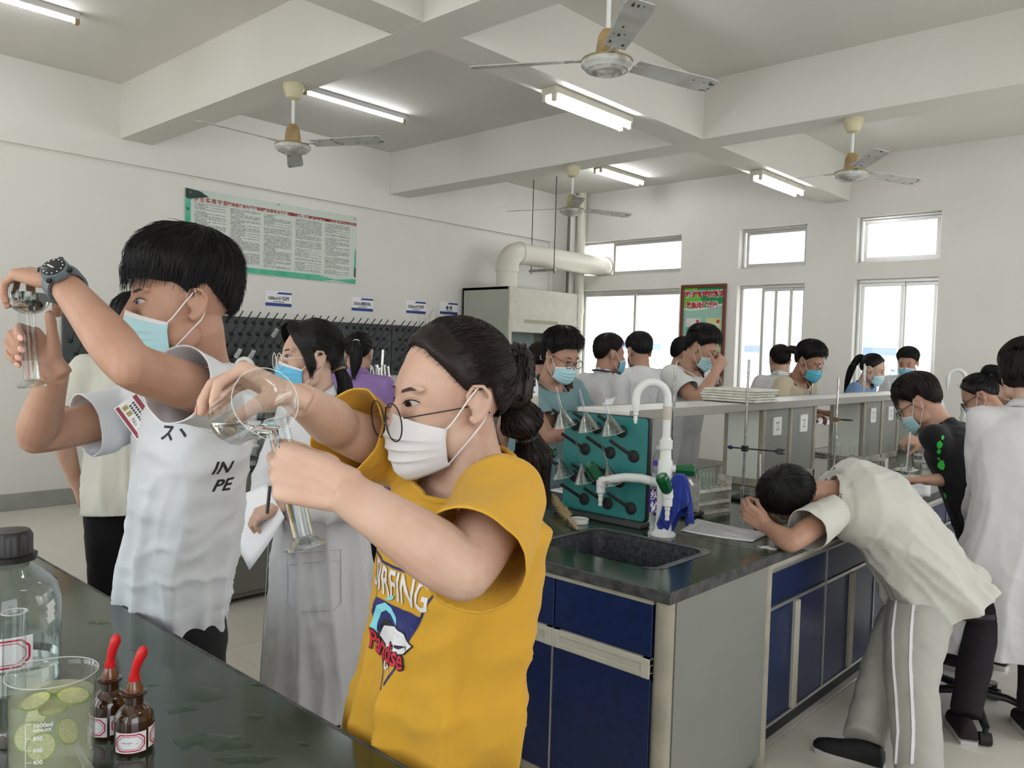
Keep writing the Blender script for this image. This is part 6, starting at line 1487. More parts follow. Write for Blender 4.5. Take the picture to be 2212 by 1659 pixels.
def person(label, head, look, yaw, h=1.68, lean=8, lean_side=0, up=None, hs=1.0, tone=1, fem=False, voxel=0.008, arms=None, top='tee', topm=None, pants=None,
           hair=None, maskm=None, gl=None, hip=None, nb=None, sh=None, hem=None, sleeve=None, fold=0.006, shoes=True, shoem=None, twist=0, girth=1.0, feet=None,
           gaze=(0, 0), openf=0.9, marks=True, nails=False, fold_fn=None, loops=True, torso_curve=0.0, collar=True, spine_mid=None, hemn=None, kneeb=0.02, leg_r=1.0, mlow=0.0, hand_k=None, sleeve_r=None, flare=1.0):
    head = V(head); F = V((math.cos(math.radians(yaw)), math.sin(math.radians(yaw)), 0)); Rt = V((F.y, -F.x, 0)); k = h / 1.70
    S = (Z * math.cos(math.radians(lean)) + F * math.sin(math.radians(lean)) + Rt * math.sin(math.radians(lean_side))).normalized()
    T = head_T(head, look, up, hs)
    if nb is None:
        hb = T @ V((0, -.028, -.075)); nb = hb - (S * 0.7 + (T.to_3x3() @ V((0, 0, 1))).normalized() * 0.5 + (-F) * -0.10).normalized() * 0.085 * k
    nb = V(nb)
    if hip is None: hip = nb - S * (0.325 * h)
    hip = V(hip); S = (nb - hip).normalized()
    Rs = rot(Rt, Z, twist)
    Rs = (Rs - S * Rs.dot(S)).normalized()
    Fr = S.cross(Rs).normalized(); 
    if Fr.dot(F) < 0 and abs(lean) < 60: Fr = -Fr
    sc = nb - S * 0.045 * k
    swid = (0.165 if fem else 0.185) * k * girth ** 0.5
    shR, shL = (V(sh[0]), V(sh[1])) if sh else (sc + Rs * swid, sc - Rs * swid)
    if sh: Rs = (shR - shL); Rs = (Rs - S * Rs.dot(S)).normalized(); Fr = S.cross(Rs).normalized()
    if feet is None: feet = [V((hip.x, hip.y, 0)) + Rt * 0.10 * k, V((hip.x, hip.y, 0)) - Rt * 0.10 * k + F * 0.05]
    base = V(((feet[0].x + feet[1].x) / 2, (feet[0].y + feet[1].y) / 2, 0))
    root = thing('person', base, label, 'person')
    # --- body: head, neck, torso, arms, hands as one surface
    mb = MB(); head_shape(mb, T, hs, True, fem)
    hb = T @ V((0, -.022, -.055)); nr = (0.046 if fem else 0.053) * hs
    mid = hb + (nb - hb) * 0.5
    etube(mb, [T @ V((0, -.018, -.02)), hb, mid, nb, nb - S * 0.05], [nr * 1.0, nr * 1.02, nr, nr * 1.15, nr * 1.8], [nr * 1.05, nr * 1.08, nr * 1.05, nr * 1.12, nr * 1.3], Rs, 20)
    sm = V(spine_mid) if spine_mid is not None else (hip + nb) / 2 - Fr * torso_curve
    tr = [hip - S * 0.05, hip, hip * .55 + sm * .45, sm * 0.75 + nb * 0.25, sm * .4 + nb * .6, sc, nb]
    etube(mb, tr, [q * k * girth for q in (.12, .130, .115, .118, .125, .115, .06)], [q * k * girth for q in (.09, .095, .085, .09, .095, .075, .05)], Rs)
    arms = arms or {}; ends = {}; allnails = []
    for side, s_, A in ((1, shR, arms.get('R')), (-1, shL, arms.get('L'))):
        L1, L2 = 0.170 * h, 0.150 * h; A = A or {}
        wr = V(A['wrist']) if 'wrist' in A else s_ - S * (L1 + L2) * 0.93 + F * 0.08 + Rs * side * 0.03
        el = V(A['elbow']) if 'elbow' in A else ik(s_, wr, L1, L2, A.get('pole', -F * 0.8 - Z * 0.5 + Rs * side * 0.6))
        hd = V(A['dir']) if 'dir' in A else (wr - el).normalized()
        pn = V(A['palm']) if 'palm' in A else -Rs * side
        ar = k * (0.92 if fem else 1.0) * A.get('fat', 1.0)
        fd = (wr - el)
        pts, rs = smoothpath([s_, s_ + (el - s_) * .5, el - (el - s_) * 0.1, el + fd * 0.06, el + fd * .28, el + fd * .65, wr], [q * ar for q in (.043, .045, .041, .0395, .041, .033, .0265)], 4)
        mb.tube(pts, rs, 16)
        mb.ell(el, .038 * ar, 12, 8); mb.ell(s_, .040 * ar, 14, 10)
        nl = hand(mb, wr, hd, pn, side, A.get('curl', (30, 35, 20)), A.get('spread', 6), (hand_k or 1.0) * k * (0.93 if fem else 1.0) * A.get('hk', 1.0), A.get('thumb', (0.6, 0.6, 0.35)), A.get('tcurl', 22), A.get('fingers'))
        allnails += nl; ends[side] = (s_, el, wr)
    bme = fused(mb, voxel, 4 if voxel < 0.005 else 2, 0.5)
    body = link('body', bme, root, skin(tone), True, fix=False)
    bv = bvh_of(bme)
    if marks: face_marks(T, bv, root, hs, gaze, openf)
    if nails:
        nb_ = MB()
        for p, q, nn, r in allnails:
            sd = q.cross(nn).normalized(); R3 = Matrix((sd, q, nn)).transposed(); nb_.ell(p, (r * 0.72, r * 0.95, r * 0.22), 10, 6, R3)
        obj('finger_nails', nb_, NAIL, root, True)
    # --- top garment
    vt = max(voxel * 1.6, 0.0075); sl = sleeve if sleeve is not None else (0.62 if top == 'tee' else 1.93)
    hemd = hem if hem is not None else (0.11 * h / 1.7 if top == 'tee' else 0.42 * h / 1.7)
    hn = V(hemn) if hemn is not None else ((-S) if lean < 40 and top == 'tee' else -Z if lean < 60 else -S)
    mb = MB(); lp = hip - S * hemd if top == 'tee' else V((hip.x, hip.y, hip.z - hemd)) - F * 0.0
    g = k * girth
    if top == 'tee':
        tr = [lp - S * 0.05, lp, hip, hip * .55 + sm * .45, sm * 0.75 + nb * 0.25, sm * .4 + nb * .6, sc + S * 0.005, nb - S * 0.012, nb + S * 0.03]
        etube(mb, tr, [q * g for q in (.188, .186, .178, .168, .168, .172, .135, .084, .064)], [q * g for q in (.142, .140, .132, .122, .122, .122, .092, .076, .062)], Rs, 36)
    else:
        tr = [lp - Z * 0.06, lp, (lp + hip) / 2, hip, hip * .55 + sm * .45, sm * 0.75 + nb * 0.25, sm * .4 + nb * .6, sc + S * 0.005, nb - S * 0.01, nb + S * 0.05]
        etube(mb, tr, [q * g for q in (.235 * flare, .232 * flare, .215 * (1 + (flare - 1) * .5), .192, .175, .172, .175, .135, .076, .07)], [q * g for q in (.19, .188, .17, .15, .132, .13, .125, .095, .07, .064)], Rs, 36)
    ncut = (S + Fr * 0.42).normalized(); nco = nb + S * (0.0 if top == 'tee' else 0.02)
    planes = [(lp, hn, 0.36 + 0.12 * (flare - 1) * 2), (nco, ncut if top == 'tee' else S, 0.14 * k)]
    for side in (1, -1):
        s_, el, wr = ends[side]; fat = 1.0
        mb.tube([nb - S * 0.035, s_ * .5 + sc * .5 + S * 0.004, s_ + S * 0.0], [0.056 * k, 0.064 * k, 0.064 * k], 18); mb.ell(s_, 0.068 * k, 14, 10)
        if top == 'tee':
            d = (el - s_); e = s_ + d * sl; dn = d.normalized()
            mb.tube([s_ - d * 0.12, s_, s_ + d * sl * .55, e, e + dn * 0.04], [q * k * (sleeve_r or 1.0) for q in (.058, .066, .073, .079, .081)], 20)
            planes.append((e, dn, 0.125 * k))
        else:
            d1, d2 = (el - s_), (wr - el); e = el + d2 * (sl - 1); dn = d2.normalized()
            mb.tube([s_ - d1 * .1, s_, s_ + d1 * .5, el - d1 * .06], [q * k for q in (.06, .066, .066, .06)], 20); mb.ell(el, 0.058 * k, 14, 10)
            mb.tube([el, el + d2 * 0.3, el + d2 * .7, e, e + dn * 0.04], [q * k for q in (.058, .058, .052, .047, .047)], 20); planes.append((e, dn, 0.09 * k))
    tme_ = fused(mb, vt, 6, 0.5)
    # folds: noise drawn out along the spine
    co_ = np_co(tme_); no_ = np_no(tme_); rel = co_ - np.array(nb)
    loc = np.stack([rel @ np.array(Rs), rel @ np.array(Fr), rel @ np.array(S)], 1)
    seed = int(abs(head.x * 977 + head.y * 331)) % 999
    down = np.clip((-loc[:, 2]) / (0.45 * h / 1.7), 0.15, 1.2)
    f1 = vnoise(loc * np.array([13, 13, 2.2]) + 0.5 * np.sin(loc[:, [2, 0, 1]] * 5), seed, 2); f2 = vnoise(loc * np.array([6, 6, 10]) + loc[:, [1, 2, 0]] * 6, seed + 5, 2)
    f3 = vnoise(loc * np.array([26, 26, 30]) + loc[:, [2, 0, 1]] * 14, seed + 3, 2)
    phi = np.arctan2(loc[:, 1], loc[:, 0]); tt = np.clip((-loc[:, 2] - 0.14) / 0.34, 0, 1)
    wob = vnoise(loc * np.array([3.0, 3.0, 2.4]), seed + 11, 1)
    pl = (1 - np.abs(np.sin(phi * 4.5 + 2.6 * wob))) ** 1.6
    disp = fold * (1.9 * ((1 - np.abs(f1)) ** 2 - 0.4) * down + 1.0 * ((1 - np.abs(f2)) ** 2.5 - 0.35) + 0.2 * f3 + 2.4 * tt * (pl - 0.3))
    if fold_fn is not None: disp = disp + fold_fn(co_, loc)
    set_co(tme_, co_ + no_ * disp[:, None]); cut(tme_, planes)
    to = link('shirt' if top == 'tee' else 'lab_coat', tme_, root, topm or WHITE_T, True, fix=False)
    md = to.modifiers.new('t', 'SOLIDIFY'); md.thickness = 0.0028; md.offset = 0.0
    if top == 'tee' and collar:      # ribbed neckband following the cut
        rb = MB(); c_ = nco; ring = []
        loop = [v.co for v in tme_.vertices if abs((v.co - c_).dot(ncut)) < 0.0012 and (v.co - c_).length < 0.115 * k]
        if len(loop) > 8:
            loop.sort(key=lambda p: math.atan2((p - c_).dot(Fr), (p - c_).dot(Rs))); stp = max(1, len(loop) // 40); ring = loop[::stp] + [loop[0]]
            rb.tube([V(p) + S * 0.002 for p in ring], 0.0055 * k, 8, False); obj('neckband', rb, topm or WHITE_T, to)
    if top == 'coat':
        cb = MB(); c_ = nb + S * 0.02
        for sd in (-1, 1):
            P0 = c_ - Fr * 0.066 * k + S * 0.045 * k; pts = [P0, c_ + Rs * (sd * 0.062 * k) + S * 0.035 * k - Fr * 0.01, c_ + Rs * (sd * 0.058 * k) + Fr * 0.055 * k + S * 0.0, c_ + Rs * (sd * 0.022 * k) + Fr * 0.100 * k - S * 0.055 * k]
            o_ = [V((0, 0, 0)), Rs * sd * 0.022 * k - S * 0.034 * k, Rs * sd * 0.034 * k - S * 0.036 * k + Fr * 0.01, Rs * sd * 0.05 * k - S * 0.035 * k + Fr * 0.004]
            o_[0] = -Fr * 0.02 * k - S * 0.045 * k
            pp, _ = smoothpath(pts, [0] * 4, 5); qq, _ = smoothpath([p + q for p, q in zip(pts, o_)], [0] * 4, 5); n_ = len(pp)
            cb.add(list(pp) + list(qq), [(i, i + 1, n_ + i + 1, n_ + i) for i in range(n_ - 1)])
        co2 = obj('collar', cb, topm or WHITE_C, to, True); md = co2.modifiers.new('t', 'SOLIDIFY'); md.thickness = 0.004
    # --- trousers and shoes
    pm_ = pants or BLACKC; mb = MB(); legs = []
    for s_, ft in ((1, feet[0]), (-1, feet[1])):
        hj = hip + Rt * (0.085 * k * s_) - Z * 0.03; an = V(ft) + Z * 0.085; kn = (hj + an) / 2 + F * kneeb + Z * 0.0
        pts, rs = smoothpath([hj + Z * 0.04, hj - Z * 0.08, (hj + kn) / 2, kn, (kn + an) / 2, an + Z * 0.01], [q * k * leg_r for q in (.092, .096, .088, .072, .066, .060)], 4); mb.tube(pts, rs, 18); legs.append((hj, kn, an))
    etube(mb, [hip - Z * 0.10, hip - Z * 0.02, hip + S * 0.06, hip + S * 0.10], [q * k * girth for q in (.135, .158, .150, .14)], [q * k * girth for q in (.10, .118, .112, .10)], Rt, 28)
    pme_ = fused(mb, max(vt, 0.010), 4, 0.5); co_ = np_co(pme_); no_ = np_no(pme_)
    set_co(pme_, co_ + no_ * (fold * 0.9 * (vnoise(co_ * np.array([11, 11, 16]), seed + 9, 2)))[:, None])
    po = link('trousers', pme_, root, pm_, True, fix=False)
    if shoes:
        for s_, ft in ((1, feet[0]), (-1, feet[1])):
            ft = V(ft); sb = MB(); prof = [(-0.075, .030, .055), (-0.06, .036, .075), (-0.02, .036, .082), (0.03, .038, .072), (0.09, .043, .052), (0.13, .042, .044), (0.165, .030, .034), (0.178, .012, .02)]
            vs = []; sg = 14
            for y, wx, hz in prof:
                for q in range(sg):
                    a = PI * q / (sg - 1); vs.append(ft + F * (y * k) + Rt * (wx * k * math.cos(a)) + Z * (0.018 + hz * k * max(0.0, math.sin(a)) ** 0.7))
            n_ = len(prof); fs = [(i * sg + q, i * sg + q + 1, (i + 1) * sg + q + 1, (i + 1) * sg + q) for i in range(n_ - 1) for q in range(sg - 1)] + [tuple(range(sg)), tuple((n_ - 1) * sg + q for q in range(sg))]
            sb.add(vs, fs); so_ = obj('shoe', sb, shoem or mat('shoe_black', (0.012, 0.012, 0.013), 0.6), root, True)
            sb = MB(); pl = [(wx * 1.04, y) for y, wx, _ in prof]; poly = [(x * k, y * k) for x, y in pl] + [(-x * k, y * k) for x, y in reversed(pl)]
            sb.prism(poly, 0.024, ft + Z * 0.0005, (Rt, F, Z)); obj('sole', sb, mat('sole_white', (0.6, 0.6, 0.58), 0.5), so_)
    # --- hair, mask, glasses
    if hair: hair(T, root)
    if maskm: mask(T, maskm, root, hs, loops, mlow)
    if gl: glasses(T, root.get('gm') or gl[0], root, hs, **(gl[1] if len(gl) > 1 else {}))
    return dict(root=root, T=T, bvh=bv, body=body, top=to, topbvh=None, nb=nb, hip=hip, S=S, Rs=Rs, Fr=Fr, F=F, Rt=Rt, legs=legs, k=k, ends=ends)
def decal(vs, fs, o, u, v, bvh, m_, name, parent, off=0.002, maxlen=0.02, n=None):
    """flat print laid on to cloth: 2-D shape projected along the cloth normal"""
    o, u, v = V(o), V(u).normalized(), V(v); v = (v - u * v.dot(u)).normalized(); n = V(n).normalized() if n is not None else u.cross(v)
    bm = bmesh.new(); bvs = [bm.verts.new((p[0], p[1], 0)) for p in vs]
    for f in fs:
        try: bm.faces.new([bvs[i] for i in f])
        except Exception: pass
    bmesh.ops.triangulate(bm, faces=bm.faces[:])
    for _ in range(4):
        es = [e for e in bm.edges if e.calc_length() > maxlen]
        if not es: break
        bmesh.ops.subdivide_edges(bm, edges=es, cuts=1); bmesh.ops.triangulate(bm, faces=[f for f in bm.faces if len(f.verts) > 3])
    out = []; keep = {}
    bm.verts.ensure_lookup_table(); bm.verts.index_update()
    for vt in bm.verts:
        p = o + u * vt.co.x + v * vt.co.y + n * 0.25; h = bvh.ray_cast(p, -n, 0.6)
        out.append(h[0] + n * off if h[0] is not None else p - n * 0.25)
    fc = [tuple(q.index for q in f.verts) for f in bm.faces]; bm.free()
    mb = MB(); mb.add(out, fc); return obj(name, mb, m_, parent, None)
# ------------------------------------------------------------------ the people in the room
def D(**k): return k
H_BLACK, H_BROWN = HAIRM[0], HAIRM[1]
WIRE = mat('wire_dark', (0.012, 0.012, 0.014), 0.3); WIRES = mat('wire_silver', (0.72, 0.68, 0.65), 0.25, metal=0.7)

# --- boy in white holding a measuring cylinder up
boy = person('boy in white t-shirt with black hair raising a glass cylinder, grey watch on his wrist', P(388, 652, 1.67), V((-.20, -.97, -.10)), -90, h=1.76, hs=1.03, tone=1, voxel=0.0036,
    nb=P(436, 812, 1.76), hip=P(368, 1325, 2.08), sh=(P(302, 888, 1.96), P(486, 862, 1.64)),
    arms=D(R=D(elbow=P(78, 942, 1.78), hk=0.93, wrist=P(118, 806, 1.64), dir=-CR * 0.68 - CD * 0.73, palm=-CF - CR * 0.1, fingers=((70, 70, 30), (78, 88, 28), (80, 90, 28), (82, 90, 28)), thumb=(0.55, 0.75, 0.30), tcurl=8, spread=1),
           L=D(elbow=P(284, 792, 1.40), wrist=P(132, 606, 1.53), dir=-CR * 0.92 - CD * 0.20 + CF * 0.35, palm=CD * 0.95 + CF * 0.2 - CR * .1, fingers=((38, 58, 30), (28, 50, 30), (32, 50, 30), (36, 50, 30)), thumb=(0.78, 0.45, 0.75), tcurl=18, spread=6)),
    topm=cloth('cool_white', (0.64, 0.66, 0.69), bscale=7), hem=0.10, sleeve=0.55, sleeve_r=0.90, fold=0.008, girth=0.84, pants=BLACKC, maskm=MASKL, gaze=(0.0035, -0.0015), nails=True,
    hair=lambda T, r: hair_short(T, H_BLACK, r, 0.024, 3600, 16, tab=[(0, 13), (30, 12), (48, 9), (58, 8), (68, 2), (78, -10), (84, -6), (90, 4), (104, 5), (118, -14), (140, -30), (180, -36)], seed=11, spike=0.012, w=0.0011, puff=lambda d: 0.012 * max(0, d.y) * max(0, d.z) + 0.012 * max(0, d.z) ** 2 + 0.010 * max(0, -d.y) * max(0, d.z), fade=0.30))
def watch(p):
    el, wr = p['ends'][-1][1], p['ends'][-1][2]; d = (wr - el).normalized(); c = wr - d * 0.018
    out = (-CF * 0.75 - CD * 0.55); out = (out - d * out.dot(d)).normalized(); sd = d.cross(out)
    rubber = mat('watch_grey', (0.10, 0.13, 0.145), 0.5); mb = MB(); n = 40; hw = 0.0135
    ring = []
    for i in range(n):
        a = 2 * PI * i / n; r = 0.0325 + 0.0015 * math.cos(2 * a)
        for q, rr in ((-hw, r), (hw, r), (hw, r + 0.005), (-hw, r + 0.005)): mb.v.append(tuple(c + d * q + out * (rr * math.cos(a)) + sd * (rr * math.sin(a))))
    mb.f = [(i * 4 + q, i * 4 + (q + 1) % 4, ((i + 1) % n) * 4 + (q + 1) % 4, ((i + 1) % n) * 4 + q) for i in range(n) for q in range(4)]
    w = obj('watch', mb, rubber, p['root']); o = c + out * 0.036
    mb = MB(); mb.lathe([(0.001, -0.004), (0.025, -0.004), (0.0265, 0.002), (0.025, 0.011), (0.021, 0.0125), (0.001, 0.0125)], o, out, 12); obj('watch_case', mb, rubber, w, 0.3)
    mb = MB(); mb.lathe([(0.001, 0.0135), (0.0195, 0.0135), (0.0215, 0.0125)], o, out, 32); obj('watch_dial', mb, mat('dial_black', (0.01, 0.01, 0.011), 0.25), w)
    mb = MB(); 
    for k in range(12):
        a = 2 * PI * k / 12; mb.obox(o + out * 0.0140 + d * 0.0175 * math.cos(a) + sd * 0.0175 * math.sin(a), d * 0.0012, sd * 0.0012, out * 0.0003)
    mb.obox(o + out * 0.0142 + d * 0.004 - sd * 0.003, (d + sd * -0.3).normalized() * 0.008, (sd + d * .3).normalized() * 0.0013, out * 0.0004); obj('watch_hands', mb, mat('dial_silver', (0.6, 0.6, 0.6), 0.3), w)
    mb = MB()
    for k in range(4):
        a = PI / 4 + PI / 2 * k; mb.obox(o + out * 0.005 + d * 0.027 * math.cos(a) + sd * 0.027 * math.sin(a), (d * math.cos(a) + sd * math.sin(a)) * 0.004, (sd * math.cos(a) - d * math.sin(a)) * 0.004, out * 0.003)
    obj('watch_buttons', mb, M['black'], w)
    mb = MB(); t0 = c - out * 0.030 - sd * 0.012; tdir = (-CR * 0.95 - CD * 0.18); mb.obox(t0 + tdir * 0.026 + CD * 0.004, tdir.normalized() * 0.026, CD * 0.0075, -CF * 0.002); obj('strap_end', mb, M['black'], w)
watch(boy)
# measuring cylinder and the small beaker above it
cylinder_glass(P(70, 836, 1.585), (P(54, 640, 1.59) - P(70, 836, 1.585)), 0.0145, 0.168, 'glass measuring cylinder held up by the boy in white', liq=0.3, foot=0.026)
bc = P(61, 676, 1.585); t = thing('beaker', bc, 'small round bottomed glass bowl tilted over the cylinder in the raised hands', 'beaker')
mb = MB(); ax = (-CD * 0.93 + CF * 0.25 - CR * 0.12); pf = [(0.001, 0.0), (0.014, 0.002), (0.026, 0.008), (0.035, 0.020), (0.0385, 0.034), (0.0385, 0.052), (0.0395, 0.056)]
mb.lathe(pf, bc, ax, 32); obj('bowl_glass', mb, M['glass'], t)
mb = MB(); mb.lathe([(0.001, 0.002), (0.0255, 0.010), (0.034, 0.021), (0.037, 0.031), (0.001, 0.031)], bc, ax, 32); obj('liquid', mb, M['water'], t)
d_, u_, w_ = frame_for(ax); mb = MB(); mb.tube([bc + d_ * 0.056 + u_ * 0.0395 * math.cos(a) + w_ * 0.0395 * math.sin(a) for a in np.linspace(0, 2 * PI, 41)], 0.0012, 6, False); obj('rim', mb, mat('bright_glass_rim', (0.75, 0.78, 0.78), 0.08, alpha=0.55), t)
# badge and prints on his shirt
boy['topbvh'] = bvh_of(boy['top'].data)
def on_cloth(p, px, py, bvh):
    d = (P(px, py, 1.0) - EYE).normalized(); h = bvh.ray_cast(EYE, d); return h
def cloth_frame(h, up=Z):
    n = h[1]; 
    if n.dot(EYE - h[0]) < 0: n = -n
    u = V(up).cross(n).normalized(); return h[0], u, n.cross(u), n
hb = on_cloth(boy, 300, 899, boy['topbvh'])
if hb[0] is not None:
    o_, u_, v_, n_ = cloth_frame(hb); n_ = (n_ * 0.5 + (EYE - o_).normalized()).normalized(); u_ = Z.cross(n_).normalized(); v_ = n_.cross(u_); uu = rot(u_, n_, -52); vv = rot(v_, n_, -52); bo = thing('name_badge', o_, 'white name badge with red bands pinned on the white t-shirt', 'badge')
    oo = o_ + n_ * 0.010; mb = MB(); mb.obox(oo, uu * 0.043, vv * 0.030, n_ * 0.0012); obj('badge_card', mb, M['paper'], bo)
    mb = MB(); mb.obox(oo + vv * 0.0225 + n_ * 0.0014, uu * 0.040, vv * 0.005, n_ * 0.0004); mb.obox(oo - vv * 0.0235 + n_ * 0.0014, uu * 0.040, vv * 0.004, n_ * 0.0004); obj('red_bands', mb, mat('badge_red', (0.25, 0.02, 0.04), 0.5), bo, None)
    mb = MB(); text_on(mb, 'No. 54', oo + uu * 0.017 - vv * 0.011, uu, vv, 0.013, off=0.0016)
    for k, (a, b) in enumerate(((-0.03, 0.03), (-0.028, 0.026))): 
        for q in np.arange(a, b, 0.006): mb.obox(oo + uu * (q + .002) + vv * (0.0115 - k * 0.009) + n_ * 0.0015, uu * 0.0021, vv * 0.0028, n_ * 0.0002)
    obj('badge_print', mb, M['black'], bo, None)
    mb = MB()
    for q in (-0.029, -0.014): mb.obox(oo + uu * q - vv * 0.009 + n_ * 0.0015, uu * 0.005, vv * 0.006, n_ * 0.0003)
    obj('gold_marks', mb, mat('badge_gold', (0.35, 0.27, 0.08), 0.5), bo, None)
    mb = MB(); mb.obox(oo + vv * 0.032 + uu * 0.004, uu * 0.008, vv * 0.006, n_ * 0.003); obj('badge_clip', mb, M['black'], bo)
for s_, px, py, sz in (('ス丶', 376, 938, 0.040), ('IN', 478, 1012, 0.042), ('PE', 478, 1048, 0.042)):
    h_ = on_cloth(boy, px, py, boy['topbvh'])
    if h_[0] is not None:
        o_, u_, v_, n_ = cloth_frame(h_); vs, fs = text_mesh(s_, sz, shear=0.25, weight=0.001); decal(vs, fs, o_, u_, v_, boy['topbvh'], mat('black_print', (0.02, 0.02, 0.022), 0.7), 'black_brush_print', boy['top'], 0.0025, n=n_)

# --- girl in yellow
YEL = cloth('yellow', (0.60, 0.33, 0.034), bscale=8)
girl = person('girl in yellow t-shirt with round black glasses and white mask pouring from a beaker', P(970, 858, 1.375), V((-.30, -.95, -.13)), -90, h=1.60, hs=1.04, tone=2, fem=True, voxel=0.0034,
    nb=P(1022, 1012, 1.36), hip=P(955, 1480, 1.43), sh=(P(850, 975, 1.50), P(1085, 1082, 1.20)),
    arms=D(R=D(elbow=P(735, 925, 1.38), wrist=P(646, 862, 1.18), dir=-CR * 0.88 - CD * 0.42 - CF * 0.10, palm=CD * 0.80 - CF * 0.25 - CR * .1, fingers=((62, 45, 20), (52, 40, 20), (50, 40, 20), (52, 40, 20)), thumb=(0.55, 0.25, 0.85), tcurl=15, fat=1.12),
           L=D(elbow=P(1000, 1232, 1.03), wrist=P(735, 1056, 1.03), dir=-CR * 0.93 - CD * 0.24 + CF * 0.12, palm=CF * 0.95 - CR * 0.05, fingers=((52, 62, 35), (56, 66, 35), (58, 66, 35), (60, 66, 35)), thumb=(0.85, 0.05, 0.72), tcurl=6, fat=1.2, spread=1)),
    topm=YEL, leg_r=0.78, hem=0.47, sleeve=0.90, fold=0.0095, girth=1.02, pants=mat('cloth_denim', (0.03, 0.045, 0.09), 0.8), maskm=MASKW, gl=(WIRE, D(r=0.0295, wire=0.0012, dy=0.010, dz=-0.018)), gaze=(0.003, -0.0012), nails=True, openf=0.85, hand_k=1.08,
    hair=lambda T, r: (hair_back(T, H_BROWN, r, (0, -0.93, 0.12), 2400, 0.011, seed=5, w=0.0009, wisps=150), ponytail([T @ V((0, -.108, .052)), T @ V((0, -.138, .050)), P(1110, 850, 1.42), P(1105, 868, 1.43), P(1128, 912, 1.44), P(1140, 945, 1.45), P(1150, 985, 1.46), P(1165, 1030, 1.47), P(1180, 1075, 1.48)], [0.016, 0.028, 0.034, 0.019, 0.040, 0.018, 0.036, 0.020, 0.006], H_BROWN, r, 420, 8, ((0, M['black']), (3, M['black']), (5, M['black'])))))
girl['topbvh'] = bvh_of(girl['top'].data)
# shirt print
def shirt_print(p):
    bvh = p['topbvh']; anchors = [on_cloth(p, x, y, bvh) for x, y in ((848, 1326), (880, 1345), (830, 1345))]
    h_ = anchors[0]
    if h_[0] is None: return
    n_ = V((-0.12, -0.97, 0.05)).normalized(); o_ = h_[0]; u_ = Z.cross(n_).normalized(); v_ = n_.cross(u_)
    # reading direction runs from the wearer's right (photo left) to her left
    pr_ = thing; top = p['top']; navy_ = mat('print_navy', (0.015, 0.02, 0.13), 0.6); wh = mat('print_white', (0.72, 0.71, 0.72), 0.6); red = mat('print_red', (0.62, 0.03, 0.05), 0.55); cy = mat('print_cyan', (0.22, 0.62, 0.68), 0.55); bk_ = mat('print_black', (0.015, 0.015, 0.02), 0.6)
    S_ = 0.74
    def poly(ps, m_, nm, off): decal([(x * S_, y * S_) for x, y in ps], [tuple(range(len(ps)))], o_, u_, v_, bvh, m_, nm, top, off, 0.008, n=n_)
    W = 0.155
    def bar(a, b, w, m_, nm, off=0.0030):
        L = math.hypot(b[0] - a[0], b[1] - a[1]); nx, ny = -(b[1] - a[1]) / L * w, (b[0] - a[0]) / L * w
        poly([(a[0] - nx, a[1] - ny), (b[0] - nx, b[1] - ny), (b[0] + nx, b[1] + ny), (a[0] + nx, a[1] + ny)], m_, nm, off)
    ap = (0.0, -0.165)
    bar((-W, 0.105), ap, 0.0022, navy_, 'navy_line'); bar((W, 0.105), ap, 0.0022, navy_, 'navy_line'); bar((-W, 0.105), (W, 0.105), 0.003, navy_, 'navy_line')
    f = lambda y: W * (y - ap[1]) / (0.105 - ap[1])
    poly([(-f(0.02), 0.02), (-f(-0.055), -0.055), (f(-0.055), -0.055), (f(0.02), 0.02)], navy_, 'navy_band', 0.0030)
    for s_, y, sz, m_, sh_, off, sx in (('LONG BEACH', 0.145, 0.062, wh, 0, 0.0034, 0.75), ('SURFING', 0.062, 0.092, wh, 0.06, 0.0034, 0.70), ('LA', -0.112, 0.036, wh, 0, 0.0034, 0.75)):
        vs, fs = text_mesh(s_, sz, weight=0.0012, shear=sh_); decal([(q.x * sx * S_, (q.y + y) * S_) for q in vs], fs, o_, u_, v_, bvh, m_, 'white_lettering', top, off, 0.009, n=n_)
    wv = [(-0.085, -0.055), (-0.075, -0.02), (-0.06, 0.005), (-0.03, 0.018), (0.0, 0.014), (0.02, -0.004), (0.024, -0.02), (0.012, -0.012), (0.0, 0.0), (-0.02, 0.004), (-0.042, -0.008), (-0.055, -0.03), (-0.06, -0.06)]
    poly(wv, cy, 'wave_print', 0.0038); poly([(-0.035, 0.026), (-0.015, 0.034), (0.01, 0.045), (0.004, 0.034), (-0.015, 0.026)], cy, 'wave_print', 0.0038)
    bd = [(-0.052, -0.062), (-0.02, -0.030), (0.02, -0.022), (0.055, -0.030), (0.082, -0.048), (0.06, -0.070), (0.03, -0.080), (-0.01, -0.082)]
    poly([(x * 1.06 - 0.001, (y + 0.052) * 1.1 - 0.052) for x, y in bd], bk_, 'board_outline', 0.0038); poly(bd, wh, 'surfboard_print', 0.0044); poly([(0.0, -0.062), (0.04, -0.058), (0.074, -0.05), (0.04, -0.066)], bk_, 'board_stripe', 0.0050)
    poly([(-0.045, -0.045), (-0.03, -0.02), (-0.005, -0.012), (0.012, -0.024), (-0.01, -0.03), (-0.02, -0.04)], bk_, 'shadow_print', 0.0040)
    for wt, m_, off in ((0.0042, bk_, 0.0046), (0.0010, red, 0.0054)):
        vs, fs = text_mesh('Paradise', 0.066, shear=0.2, weight=wt, space=0.95); c, s = math.cos(-0.05), math.sin(-0.05); decal([(((q.x * .72) * c - q.y * s - 0.018) * S_, ((q.x * .72) * s + q.y * c - 0.084) * S_) for q in vs], fs, o_, u_, v_, bvh, m_, 'script_lettering', top, off, 0.009, n=n_)
shirt_print(girl)
